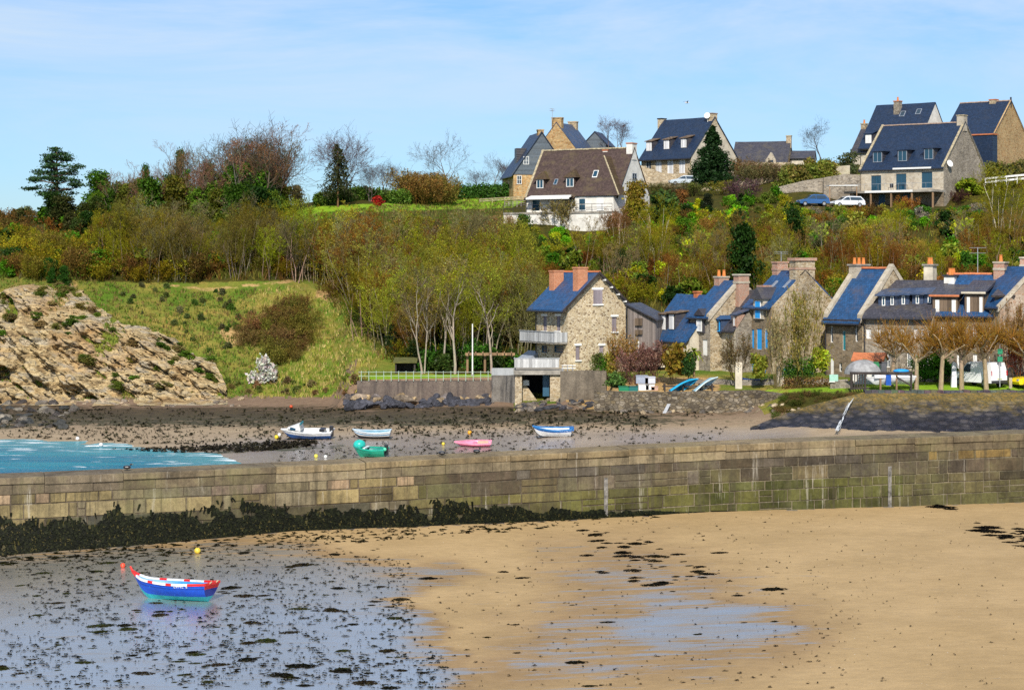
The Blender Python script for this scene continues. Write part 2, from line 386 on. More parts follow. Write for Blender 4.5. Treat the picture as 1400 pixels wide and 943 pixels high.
def beach_mat():
    m, nt, out = new_mat('beach_sand'); g = G(nt); co = g.coord()
    wet = g.attr('wet').outputs['Fac']
    big = g.noise(co, .22, 5, .6); mid = g.noise(g.coord('Object', (1, 1.6, 1)), 1.6, 6, .65); fine = g.noise(co, 14, 4, .75)
    dry = g.mix(g.ramp(big, [(.35, 0.0), (.65, 1.0)]), (.375, .25, .108), (.45, .305, .14))
    dry = g.mix(1.0, dry, g.ramp(fine, [(.25, .8), (.75, 1.12)]), 'MULTIPLY')
    dry = g.mix(1.0, dry, g.ramp(mid, [(.3, .86), (.7, 1.06)]), 'MULTIPLY')
    streak = g.noise(g.coord('Object', (.22, 1.5, 1)), 1.2, 6, .7, .3)
    sheen = g.math('ADD', wet, g.math('MULTIPLY', g.math('SUBTRACT', streak, .5), 2.1))
    wl = g.ramp(sheen, [(.34, 0.0), (.50, .5), (.95, 1.0)])
    damp = g.ramp(wet, [(.02, 0.0), (.3, 1.0)])
    col = g.mix(damp, dry, g.mix(1.0, dry, (.72, .68, .66), 'MULTIPLY'))
    col = g.mix(wl, col, (.25, .24, .205))
    speck = g.n('TexVoronoi', i_Scale=2.6); nt.links.new(co, speck.inputs['Vector'])
    sp = g.math('MULTIPLY', g.ramp(speck.outputs['Distance'], [(.03, 1.0), (.06, 0.0)]), g.ramp(g.noise(co, .5, 2), [(.45, 0.0), (.6, .9)]))
    col = g.mix(sp, col, (.8, .78, .72))
    rough = g.mix(wl, (.85,)*3, g.ramp(fine, [(.2, .13), (.8, .30)]))
    hh = g.math('ADD', g.math('MULTIPLY', mid, .8), g.math('MULTIPLY', fine, .12))
    wv = g.n('Mapping', i_Vector=co, i_Scale=(1.0, 3.2, 1)).outputs[0]
    rip = g.noise(wv, 2.6, 4, .6, .6)
    hh = g.math('ADD', hh, g.math('MULTIPLY', rip, .5))
    st = g.math('SUBTRACT', .55, g.math('MULTIPLY', wl, .33))
    bp = g.n('Bump', i_Height=hh, i_Distance=.05); nt.links.new(st, bp.inputs['Strength'])
    b = g.bsdf(out, col, rough, .4, bp.outputs[0])
    film = g.n('BsdfGlossy', i_Color=(.95, .95, .95, 1), i_Roughness=.27, i_Normal=bp.outputs[0])
    mx = g.n('MixShader', i_0=g.math('MULTIPLY', wl, .52)); nt.links.new(b.outputs[0], mx.inputs[1]); nt.links.new(film.outputs[0], mx.inputs[2]); nt.links.new(mx.outputs[0], out.inputs[0])
    return m
def mud_mat():
    m, nt, out = new_mat('mud_and_weed'); g = G(nt); co = g.coord()
    st = g.coord('Object', (1, 2.2, 1))
    n1 = g.noise(st, .28, 6, .68); n2 = g.noise(st, 1.5, 6, .7); n3 = g.noise(co, 8, 4, .7)
    weed = g.attr('weed').outputs['Fac']; wet = g.attr('wet').outputs['Fac']; red = g.attr('red').outputs['Fac']
    base = g.mix(g.ramp(n1, [(.35, 0.0), (.65, 1.0)]), (.27, .195, .115), (.38, .285, .175))
    base = g.mix(red, base, g.mix(g.ramp(n2, [(.35, 0.0), (.65, 1.0)]), (.145, .085, .05), (.25, .165, .10)))
    base = g.mix(g.math('MULTIPLY', wet, .8), base, (.30, .25, .22))
    base = g.mix(1.0, base, g.ramp(n3, [(.25, .7), (.75, 1.2)]), 'MULTIPLY')
    wn = g.math('ADD', weed, g.math('MULTIPLY', g.math('SUBTRACT', g.math('ADD', g.math('MULTIPLY', n1, .55), g.math('MULTIPLY', n2, .65)), .6), 1.9))
    wm = g.ramp(wn, [(.42, 0.0), (.56, 1.0)])
    weedc = g.mix(g.ramp(n2, [(.35, 0.0), (.65, 1.0)]), (.016, .014, .009), (.055, .058, .018))
    weedc = g.mix(red, weedc, g.mix(1.0, weedc, (1.5, .9, .8), 'MULTIPLY'))
    col = g.mix(wm, base, weedc)
    sheen = g.math('MULTIPLY', wet, g.math('SUBTRACT', 1.0, wm))
    rough = g.mix(sheen, (.8,)*3, g.ramp(n3, [(.2, .14), (.8, .34)]))
    hh = g.math('ADD', g.math('MULTIPLY', n2, .6), g.math('MULTIPLY', n3, .25))
    bp = g.n('Bump', i_Height=hh, i_Distance=.12)
    nt.links.new(g.math('SUBTRACT', .9, g.math('MULTIPLY', sheen, .78)), bp.inputs['Strength'])
    b = g.bsdf(out, col, rough, .45, bp.outputs[0])
    film = g.n('BsdfGlossy', i_Color=(.93, .95, .97, 1), i_Roughness=.2, i_Normal=bp.outputs[0])
    mx = g.n('MixShader', i_0=g.math('MULTIPLY', sheen, .34)); nt.links.new(b.outputs[0], mx.inputs[1]); nt.links.new(film.outputs[0], mx.inputs[2]); nt.links.new(mx.outputs[0], out.inputs[0])
    return m
def hill_mat():
    m, nt, out = new_mat('hill_grass'); g = G(nt); co = g.coord()
    n1 = g.noise(co, .16, 6, .62); n2 = g.noise(co, .8, 6, .7); n3 = g.noise(co, 5, 4, .7)
    lawn = g.attr('lawn').outputs['Fac']; earth = g.attr('earth').outputs['Fac']; scrub = g.attr('scrub').outputs['Fac']
    grass = g.mix(g.ramp(n1, [(.38, 0.0), (.62, 1.0)]), (.095, .165, .014), (.32, .235, .055))
    grass = g.mix(g.ramp(n2, [(.42, 0.0), (.66, .75)]), grass, (.10, .175, .022))
    grass = g.mix(1.0, grass, g.ramp(n3, [(.25, .6), (.75, 1.25)]), 'MULTIPLY')
    sc_ = g.mix(g.ramp(n2, [(.3, 0.0), (.7, 1.0)]), (.032, .042, .008), (.095, .072, .014))
    sc_ = g.mix(1.0, sc_, g.ramp(n3, [(.25, .5), (.75, 1.3)]), 'MULTIPLY')
    lw = g.mix(g.ramp(n2, [(.3, 0.0), (.7, 1.0)]), (.17, .31, .012), (.27, .42, .03))
    ea = g.mix(g.ramp(n3, [(.3, 0.0), (.7, 1.0)]), (.30, .17, .06), (.55, .38, .17))
    jag = g.math('MULTIPLY', g.math('SUBTRACT', n2, .5), .9)
    col = g.mix(g.ramp(g.math('ADD', scrub, jag), [(.4, 0.0), (.6, 1.0)]), grass, sc_)
    col = g.mix(g.ramp(g.math('ADD', lawn, g.math('MULTIPLY', jag, .5)), [(.4, 0.0), (.6, 1.0)]), col, lw)
    col = g.mix(g.ramp(g.math('ADD', earth, jag), [(.42, 0.0), (.58, 1.0)]), col, ea)
    g.bsdf(out, col, .95, .1, g.bump(g.math('ADD', n2, g.math('MULTIPLY', n3, .5)), .9, .35))
    return m
def sea_mat():
    m, nt, out = new_mat('sea_water'); g = G(nt); co = g.coord()
    w1 = g.noise(g.coord('Object', (.55, 1.6, 1)), .9, 5, .6, .6); w2 = g.noise(g.coord('Object', (.5, 1.5, 1)), 4.5, 3, .6)
    sh = g.attr('shallow').outputs['Fac']
    big = g.noise(g.coord('Object', (.15, .8, 1)), .35, 3, .5)
    deep = g.mix(g.ramp(big, [(.35, 0.0), (.65, 1.0)]), (.002, .125, .235), (.006, .235, .31))
    col = g.mix(sh, deep, (.10, .30, .34))
    foam = g.noise(g.coord('Object', (.4, 1.9, 1)), .55, 5, .62, .3)
    fm = g.ramp(g.math('ADD', foam, g.math('MULTIPLY', sh, .11)), [(.645, 0.0), (.69, 1.0)])
    col = g.mix(fm, col, (.85, .88, .88))
    hh = g.math('ADD', w1, g.math('MULTIPLY', w2, .25))
    g.bsdf(out, col, g.mix(fm, (.25,)*3, (.8,)*3), .2, g.bump(hh, .9, .35))
    return m

# ---------------------------------------------------------------- ground sheets
def build_ground():
    # beach in front of the pier
    u = np.arange(-75, 75.01, .3); w = np.linspace(0, 1, 200)
    X, W = np.meshgrid(u, w); Y = 40+(pier_y(X)+.5-40)*(1-(1-W)**1.3)
    sheet('beach', X, Y, beach_mat(), attrs={'wet': wet_front})
    # bay and hill
    xs = np.concatenate([np.arange(-640, -150, 30), np.arange(-150, 150, .55), np.arange(150, 641, 30)])
    ys = np.concatenate([np.arange(86, 345, .5), np.arange(345, 905, 20)])
    X, Y = np.meshgrid(xs, ys)
    Z = H(X.ravel(), Y.ravel()).reshape(X.shape)
    def shore(v):
        px = CX+F*v[:,0]/v[:,1]
        return np.interp(px, [0,300,470,489,490,700,706,768,769,820,835,1030,1040,1190,1400], [195,194,191,190,178.8,178.8,169,168.8,168.8,163,163,163,158,152,152])
    def weed(v):
        px, py = img(v)
        a = np.interp(py, [545,552,558,566,580,588,596,606,630], [.12,.30,.60,.76,.56,.20,.12,.06,.02])
        a = a*np.interp(px, [0,250,700,900,1050,1200], [1,1,1,.8,.45,.2])
        reef = poly_mask(px, py, [(150,617),(260,612),(330,606),(470,603),(480,612),(350,621),(200,622)], 5)
        rocks = poly_mask(px, py, [(-200,545),(60,548),(100,585),(-200,600)], 12)
        return np.maximum(np.maximum(a, reef*.5), rocks*.6)
    def wetm(v):
        px, py = img(v)
        a = np.interp(py, [588,602,612,640], [.0,.35,.95,1.0])*sstep(180, 420, px)*(1-.5*sstep(1000, 1150, px))
        b = poly_mask(px, py, [(330,600),(700,590),(1100,588),(1100,602),(600,640),(330,640)], 14)
        return np.maximum(a, b*.75)
    def red(v):
        px, py = img(v)
        return np.interp(py, [546,562,572,590], [1,.9,.5,0])
    for_mud = lambda c: (c[:,1] < shore(c)) & (c[:,1] > pier_y(c[:,0])-.3)
    sheet('mudflat', X, Y, mud_mat(), lambda c: for_mud(c), {'weed': weed, 'wet': wetm, 'red': red}, Z=Z)
    def lawn(v):
        px, py = img(v)
        m = poly_mask(px, py, [(365,300),(420,283),(560,276),(700,262),(722,272),(700,284),(560,288),(470,292),(400,310),(370,335)], 6)
        m = np.maximum(m, poly_mask(px, py, [(1075,255),(1110,246),(1178,238),(1178,250),(1100,262)], 4))
        m = np.maximum(m, poly_mask(px, py, [(900,325),(960,300),(1000,308),(990,322)], 4)*.8)
        m = np.maximum(m, poly_mask(px, py, [(1180,540),(1180,523),(1440,522),(1440,540)], 3))
        m = np.maximum(m, poly_mask(px, py, [(488,523),(488,513),(720,511),(720,523)], 3))
        m = np.maximum(m, poly_mask(px, py, [(990,534),(1100,530),(1160,528),(1160,536),(990,540)], 4)*.6)
        return m
    def earth(v):
        px, py = img(v)
        m = .55*poly_mask(px, py, [(215,387),(290,391),(350,386),(405,380),(405,387),(330,395),(290,400),(215,393)], 4)
        m = np.maximum(m, poly_mask(px, py, [(295,445),(330,446),(338,470),(312,476)], 8)*.75)
        m = np.maximum(m, poly_mask(px, py, [(60,400),(108,380),(106,410),(60,440)], 8)*.75)
        m = np.maximum(m, poly_mask(px, py, [(355,425),(375,425),(378,442),(352,445)], 6)*.7)
        m = np.maximum(m, poly_mask(px, py, [(430,395),(470,400),(462,416),(430,408)], 6)*.7)
        m = np.maximum(m, poly_mask(px, py, [(770,560),(770,515),(985,515),(985,560)], 6)*.8)
        m = np.maximum(m, poly_mask(px, py, [(1060,570),(1060,538),(1180,536),(1180,570)], 6)*.3)
        m = np.maximum(m, poly_mask(px, py, [(1060,285),(1095,268),(1180,270),(1180,280),(1100,290)], 5)*.45)
        return m
    def scrub(v):
        px, py = img(v)
        top = np.interp(px, [-200,0,110,220,420,480,520,600], [385,378,385,388,384,410,470,516])
        m = sstep(-6, 8, top-py)
        return np.where(v[:,1] < 178, poly_mask(px, py, [(1040,575),(1075,536),(1185,536),(1185,575)], 6)*.8, m)
    sheet('hillside', X, Y, hill_mat(), lambda c: (c[:,1] >= shore(c)) & ~((np.abs(img(c)[0]+6) < 22) & (np.abs(img(c)[1]-508) < 16)), {'lawn': lawn, 'earth': earth, 'scrub': scrub}, Z=Z)
    # sea
    xs = np.concatenate([np.arange(-900, -70, 30), np.arange(-70, 8, .8)]); ys = np.concatenate([np.arange(-300, 96, 20), np.arange(96, 180, .8)])
    X, Y = np.meshgrid(xs, ys)
    def shallow(v):
        d = H(v[:,0], v[:,1]); return np.clip(1+d*1.6, 0, 1)**2*(v[:,1] > 100)
    Zs = (fbm(X/2.2, Y/.9, 3, 44)-.5)*.10
    sheet('sea', X, Y, sea_mat(), lambda c: (c[:,0] < -50) & (c[:,1] <= 97) | (c[:,1] > 97) & (c[:,1] > pier_y(c[:,0])+1.6), {'shallow': shallow}, Z=Zs)
# ================================================================ pier, sea walls
def masonry_mat(name='pier_masonry', streak=.62):
    m, nt, out = new_mat(name); g = G(nt); co = g.coord()
    base = g.attr('Col').outputs['Color']
    n = g.noise(co, 6, 6, .75); big = g.noise(co, .6, 5, .7)
    s = g.noise(g.coord('Object', (1.6, 1.6, .10)), 2.2, 5, .7)
    col = g.mix(1.0, base, g.ramp(n, [(.25, .62), (.75, 1.3)]), 'MULTIPLY')
    col = g.mix(1.0, col, g.ramp(big, [(.3, .42), (.5, .92), (.7, 1.35)]), 'MULTIPLY')
    col = g.mix(g.math('MULTIPLY', g.ramp(s, [(.50, 0.0), (.62, 1.0)]), streak), col, (.06, .05, .03))
    col = g.mix(g.math('MULTIPLY', g.ramp(s, [(.30, 1.0), (.40, 0.0)]), .45), col, (.50, .46, .38))
    gn = g.noise(co, .3, 5, .75); col = g.mix(g.math('MULTIPLY', g.ramp(gn, [(.5, 0.0), (.68, 1.0)]), .4), col, (.13, .13, .045))
    g.bsdf(out, col, .85, .25, g.bump(g.math('ADD', n, g.math('MULTIPLY', big, .5)), .7, .05))
    return m
U = Vector((1, .2556, 0)).normalized(); NV = Vector((U.y, -U.x, 0))   # along the pier, and its face towards the beach
def pier_pt(px):                                 # point of the pier face seen in a column
    k = (px-CX)/F; Y = (98.2+25.2*.2556)/(1-.2556*k); return Vector((k*Y, Y, 0))
def pier_top(s): return float(np.interp(s, _PS, [3.86, 3.9, 4.14, 4.43, 4.73, 4.95, 5.05]))
_PO = Vector((-25.2, 98.2, 0))
_PS = [(pier_pt(p)-_PO).dot(U) for p in (-400, 0, 400, 700, 1000, 1400, 1800)]
def pw(s, z, out=0.0): v = _PO+U*s+NV*out; return Vector((v.x, v.y, z))
def build_pier():
    root = empty('harbour_pier', pw(0, 0)); inv = Matrix.Translation(-root.location)
    tag(root, 'long weathered stone block pier crossing the beach with a pale coping', 'pier')
    L = lambda v: inv @ v
    mm = masonry_mat(); r = random.Random(3)
    S0, S1 = _PS[0]+4, _PS[-1]-4
    pxs = lambda s: CX+F*pw(s,0).x/pw(s,0).y
    sand = lambda s: hz(pw(s, 0, .4).x, pw(s, 0, .4).y)
    b = MB()
    def block(s0, s1, za0, zb0, za1, zb1, col, j):     # a (bottom) and b (top) heights at both ends
        g, ch, ou = .012, .03, j
        pts = [(s0+g, za0+g), (s1-g, za1+g), (s1-g, zb1-g), (s0+g, zb0-g)]
        o = [L(pw(s, z, -.05)) for s, z in pts]; cs = (s0+s1)/2; cz = (za0+zb0+za1+zb1)/4
        def inset(s, z): return (s+(ch if s < cs else -ch)*r.uniform(.5, 1.9), z+(ch if z < cz else -ch)*r.uniform(.5, 1.9))
        i = [L(pw(*inset(s, z), ou+r.uniform(-.006, .006))) for s, z in pts]
        b.add(o+i, [(4,5,6,7),(0,1,5,4),(1,2,6,5),(2,3,7,6),(3,0,4,7)], col)
    def lerp(a, c, t): return tuple(x+(y-x)*t for x, y in zip(a, c))
    cop = MB()
    # coping band of long slabs
    s = S0
    bandh = .82
    while s < S1:
        w = r.uniform(2.2, 5.0); e = min(s+w, S1); px = pxs((s+e)/2)
        gold = (.27, .20, .105); grey = (.115, .092, .066)
        t = float(np.interp(px, [0, 380, 520, 1000, 1130, 1400], [.75, .5, .25, .05, .4, .6]))
        c = lerp(gold, grey, min(1, max(0, t+r.uniform(-.15, .15)))); k = r.uniform(.88, 1.12); c = tuple(x*k for x in c)
        T0, T1 = pier_top(s), pier_top(e); g = .012
        a0 = L(pw(s+g, T0-bandh+g, -.05)); 
        j0, j1, lip = r.uniform(-.035, .03), r.uniform(-.035, .03), r.uniform(.05, .11); hh = r.uniform(.30, .40)
        f = [L(pw(s+g, T0-hh, lip)), L(pw(e-g, T1-hh, lip)), L(pw(e-g, T1-.05+j1, lip+r.uniform(-.02, .02))), L(pw(s+g, T0-.05+j0, lip))]
        bk = [L(pw(s+g, T0-hh, -.1)), L(pw(e-g, T1-hh, -.1)), L(pw(e-g, T1+j1*.4, lip-.07)), L(pw(s+g, T0+j0*.4, lip-.07))]
        bt = [L(pw(s+g, T0+j0*.4, -2.3)), L(pw(e-g, T1+j1*.4, -2.3))]
        cop.add(f+bk+bt, [(0,1,2,3),(0,4,5,1),(3,2,6,7),(1,5,6,2),(0,3,7,4),(7,6,9,8)], c)
        q0 = s
        while q0 < e-.05:
            q1 = min(e, q0+r.uniform(.9, 2.6)); q1 = e if e-q1 < .5 else q1; k2 = r.uniform(.62, 1.05); A0, A1 = pier_top(q0), pier_top(q1); o_ = r.uniform(.0, .04)
            c2 = tuple(x*k2 for x in lerp(c, (.33, .28, .19), .35 if 420 < px < 1150 else .0))
            cop.add([L(pw(q0+g, A0-bandh+.012, o_)), L(pw(q1-g, A1-bandh+.012, o_)), L(pw(q1-g, A1-hh-.012, o_)), L(pw(q0+g, A0-hh-.012, o_)), L(pw(q0+g, A0-bandh+.012, -.06)), L(pw(q1-g, A1-bandh+.012, -.06)), L(pw(q1-g, A1-hh-.012, -.06)), L(pw(q0+g, A0-hh-.012, -.06))], [(0,1,2,3),(0,4,5,1),(3,2,6,7),(1,5,6,2),(0,3,7,4)], c2); q0 = q1
        s = e
    cop.build('coping', masonry_mat('coping_stone', .42), root)
    # courses
    zoff = bandh; k = 0
    while zoff < 4.9:
        h = r.choice([.42, .5, .58, .66, .74]) if k else .5
        s = S0 + r.uniform(-.6, 0)
        while s < S1:
            w = r.uniform(.8, 2.3) if r.random() < .75 else r.uniform(.4, .8); e = s+w
            m_ = (s+e)/2; sd = sand(m_) if -5 < m_ < 70 else .2
            zt = pier_top(m_)-zoff
            if zt < sd-.35: s = e; continue
            px = pxs(m_); hgt = zt-sd
            nz = float(fbm(np.array([m_/5]), np.array([zoff*1.2]), 3, 61)[0])
            gold = (.215, .165, .075); brown = (.10, .072, .045); grey = (.165, .15, .122); green = (.10, .092, .025); dark = (.052, .04, .028); moss = (.06, .065, .014)
            if px < 560:
                c = lerp(gold, grey, min(1, max(0, (nz-.5)*3.4+.25+r.uniform(-.25, .25))))
                if zoff < 1.3 and r.random() < .4: c = lerp(c, (.33, .22, .15), .6)
            else:
                topmix = min(1, max(0, (hgt-1.6)/.9+r.uniform(-.3, .3)))
                up = lerp(brown, grey, .25+r.uniform(-.2, .3)) if r.random() < .75 else lerp(gold, brown, r.random())
                if px > 950: up = lerp(up, dark, .45)
                lo = lerp(green, gold, max(0, min(1, .35+(nz-.5)*2+r.uniform(-.2, .2)))) if px < 950 else lerp(moss, green, r.random())
                c = lerp(lo, up, topmix)
                if px > 1090 and zoff < 1.25 and r.random() < .4: c = (.36, .23, .06)
                if px > 1230: c = lerp(c, brown, .5)
            gr = max(0, 1-hgt/1.5)*.55
            c = lerp(c, moss, gr)
            wl_ = float(np.interp(px, [-300, 0, 335, 520, 700, 850, 930], [1.6, 1.65, 1.75, 1.2, 1.0, .7, 0]))
            if hgt < wl_: c = lerp(c, (.03, .03, .018), .75)
            kk = r.uniform(.62, 1.3); c = tuple(x*kk for x in c)
            T0, T1 = pier_top(s)-zoff, pier_top(e)-zoff
            if r.random() < .25 and h > .5:
                block(s, e, T0-h/2, T0, T1-h/2, T1, c, r.uniform(0, .03)); block(s, e, T0-h, T0-h/2, T1-h, T1-h/2, tuple(x*.9 for x in c), r.uniform(0, .03))
            else: block(s, e, T0-h, T0, T1-h, T1, c, r.uniform(0, .035))
            s = e
        zoff += h; k += 1
    b.build('masonry', mm, root)
    # mortar core behind the blocks, and the seaward side
    core = MB(); n = 60
    for i in range(n):
        s0 = S0+(S1-S0)*i/n; s1 = S0+(S1-S0)*(i+1)/n; T0, T1 = pier_top(s0), pier_top(s1)
        c = (.11, .085, .06) if pxs(s0) < 900 else (.20, .165, .11)
        core.quad(L(pw(s0, -1.2, -.028)), L(pw(s1, -1.2, -.028)), L(pw(s1, T1-.32, -.028)), L(pw(s0, T0-.32, -.028)), c)
        core.quad(L(pw(s1, -1.2, -2.25)), L(pw(s0, -1.2, -2.25)), L(pw(s0, T0-.01, -2.25)), L(pw(s1, T1-.01, -2.25)), c)
    core.build('core', mm, root)
    for px, z0, z1 in ((828, .9, 3.1), (1216, 1.0, 3.3)):
        p = pier_pt(px); q = MB(); s_ = (p-_PO).dot(U); zb = sand(s_)-.1
        q.obox(L(pw(s_-.10, zb, .0)), U*.20, NV*.07, Vector((0, 0, z1-zb)))
        q.build('stained_joint', paint('joint_stain', (.27, .255, .23), .85, .6, .2, 3), root)  # thin plate added on the face for a white-stained joint
    # seaweed hanging on the foot of the wall
    N = 52000; px = rng.uniform(-300, 1010, N)
    hmax = np.interp(px, [-300, 0, 60, 130, 200, 260, 335, 360, 420, 520, 600, 700, 800, 880, 930, 1010], [1.6, 1.7, 1.6, 1.75, 1.75, 1.5, 1.6, 1.35, 1.0, 1.15, 1.1, .85, .55, .28, .1, .04])
    V, Q, C = [], [], []
    for i in range(N):
        p = pier_pt(px[i]); s_ = (p-_PO).dot(U)+r.gauss(0, .05); sd = float(np.interp(px[i], [-400, 0, 200, 400, 700, 1000], [.05, .1, .42, .8, .92, 1.1]))
        hm = hmax[i]*(.55+.75*float(fbm(np.array([s_/3.2]), np.array([3.3]), 4, 71)[0])+r.gauss(0, .09))
        z = sd+hm*(r.random()**1.15)
        if float(fbm(np.array([s_*1.3]), np.array([z*2.6]), 3, 74)[0]) < .25+.30*((z-sd)/max(hm, .1))**2: continue
        ln = r.uniform(.10, .38); w = r.uniform(.02, .07); o = r.uniform(.04, .12)
        z0 = max(z-ln, sd-.1); sh = r.gauss(0, .09)
        n = len(V); V += [pw(s_-w, z, .04), pw(s_+w, z, .05), pw(s_+w*.7+sh, z0, o), pw(s_-w*.7+sh, z0, o+.02)]
        Q.append((n, n+1, n+2, n+3)); k = r.random()
        C.append(lerp((.005, .006, .003), (.026, .030, .010), k*k) if k < .94 else (.07, .06, .018))
    me = mesh_np('seaweed', [tuple(v) for v in V], Q, C)
    tag(link('seaweed', me, M['foliage']), 'black and olive seaweed hanging along the foot of the pier', 'seaweed', kind='stuff')

def wall_path(name, pts, mat, thick=.5, parent=None, cap=None):
    """wall along points (x, y, zbottom, ztop), thickness away from the eye"""
    b = MB(); n = len(pts)
    fr, bk = [], []
    for i, (x, y, z0, z1) in enumerate(pts):
        a = Vector(pts[max(i-1, 0)][:2]); c = Vector(pts[min(i+1, n-1)][:2]); d = (c-a).normalized(); nn = Vector((-d.y, d.x))*thick
        if nn.y < 0: nn = -nn
        fr.append((x, y)); bk.append((x+nn.x, y+nn.y))
    for i in range(n-1):
        z0, z1, w0, w1 = pts[i][2], pts[i][3], pts[i+1][2], pts[i+1][3]
        A, B, C_, D = fr[i], fr[i+1], bk[i+1], bk[i]
        b.quad((*A, z0), (*B, w0), (*B, w1), (*A, z1)); b.quad((*C_, w0), (*D, z0), (*D, z1), (*C_, w1)); b.quad((*A, z1), (*B, w1), (*C_, w1), (*D, z1))
    for i in (0, -1):
        z0, z1 = pts[i][2], pts[i][3]; b.quad((*fr[i], z0), (*bk[i], z0), (*bk[i], z1), (*fr[i], z1))
    return b.build(name, mat, parent)
def wpts(lst):   # (px, Y, py_bottom, py_top)
    out = []
    for px, Y, yb, yt in lst: p = P(px, yt, Y); out.append((p.x, p.y, zat(yb, Y), p.z))
    return out
def stain_wall(name, c1, c2, streak=(.05, .045, .04), sa=.6):
    m, nt, out = new_mat(name); g = G(nt); co = g.coord()
    n = g.noise(co, .8, 6, .75); f = g.noise(co, 6, 5, .75); s = g.noise(g.coord('Object', (1.2, 1.2, .12)), 1.6, 5, .7)
    col = g.mix(g.ramp(n, [(.35, 0.0), (.65, 1.0)]), c1, c2)
    col = g.mix(1.0, col, g.ramp(f, [(.25, .6), (.75, 1.3)]), 'MULTIPLY')
    col = g.mix(g.math('MULTIPLY', g.ramp(s, [(.48, 0.0), (.62, 1.0)]), sa), col, streak)
    g.bsdf(out, col, .9, .2, g.bump(g.math('ADD', f, n), .7, .08)); return m
def slope_mat():
    """pitched stone sea wall: black weed below, lichen above, wet"""
    m, nt, out = new_mat('pitched_stone'); g = G(nt); co = g.coord()
    h = g.attr('up').outputs['Fac']
    v = g.n('TexVoronoi', i_Scale=1.7); nt.links.new(g.coord('Object', (.8, .8, 1.6)), v.inputs['Vector'])
    sep = g.n('SeparateColor', i_Color=v.outputs['Color'])
    n = g.noise(co, .55, 6, .75); f = g.noise(co, 5, 5, .75)
    st = g.ramp(sep.outputs[0], [(0, (.025, .023, .03)), (.5, (.065, .056, .05)), (.85, (.12, .10, .075)), (1, (.20, .165, .12))])
    jt = g.ramp(v.outputs['Distance'], [(.35, 1.0), (.62, .25)]); st = g.mix(1.0, st, jt, 'MULTIPLY')
    lich = g.mix(g.ramp(f, [(.4, 0.0), (.6, 1.0)]), (.11, .10, .03), (.28, .17, .02))
    t = g.math('ADD', h, g.math('MULTIPLY', g.math('SUBTRACT', n, .5), 1.1))
    col = g.mix(g.ramp(t, [(.35, 0.0), (.7, 1.0)]), g.mix(.45, (.012, .013, .02), g.mix(1.0, st, (.75, .8, 1.1), 'MULTIPLY')), st)
    col = g.mix(g.math('MULTIPLY', g.ramp(t, [(.55, 0.0), (.85, 1.0)]), .7), col, lich)
    col = g.mix(1.0, col, g.ramp(f, [(.25, .6), (.75, 1.35)]), 'MULTIPLY')
    rough = g.ramp(t, [(.25, .28), (.6, .85)])
    g.bsdf(out, col, rough, .45, g.bump(g.math('ADD', g.math('MULTIPLY', v.outputs['Distance'], -1), f), .9, .1)); return m
ROCKS = []
def rock_mesh(seed, name='boulder'):
    r = random.Random(seed); b = MB(); me = bpy.data.meshes.new(name)
    import bmesh
    bm = bmesh.new(); bmesh.ops.create_icosphere(bm, subdivisions=3, radius=1)
    pl = [(Vector((r.gauss(0,1), r.gauss(0,1), r.gauss(0,1))).normalized(), r.uniform(.55, .85)) for _ in range(12)]
    sx, sy, sz = r.uniform(.9, 1.3), r.uniform(.7, 1), r.uniform(.55, .8)
    for v in bm.verts:
        p = v.co.copy()
        for n_, d in pl:
            t = p.dot(n_)
            if t > d: p -= n_*(t-d)*.95
        p += p.normalized()*mn.fractal(p*2.2+Vector((seed, 0, 0)), .8, 2, 4)*.07
        v.co = Vector((p.x*sx, p.y*sy, p.z*sz))
    bm.to_mesh(me); bm.free(); return me
def rock_mat():
    m, nt, out = new_mat('shore_rock'); g = G(nt); co = g.coord(); oi = g.n('ObjectInfo')
    n = g.noise(co, 2.2, 6, .75); f = g.noise(co, 9, 4, .7)
    col = g.mix(1.0, oi.outputs['Color'], g.ramp(n, [(.3, .25), (.7, 1.8)]), 'MULTIPLY')
    col = g.mix(1.0, col, g.ramp(f, [(.3, .7), (.7, 1.25)]), 'MULTIPLY')
    g.bsdf(out, col, .75, .35, g.bump(g.math('ADD', n, g.math('MULTIPLY', f, .5)), .8, .1)); return m
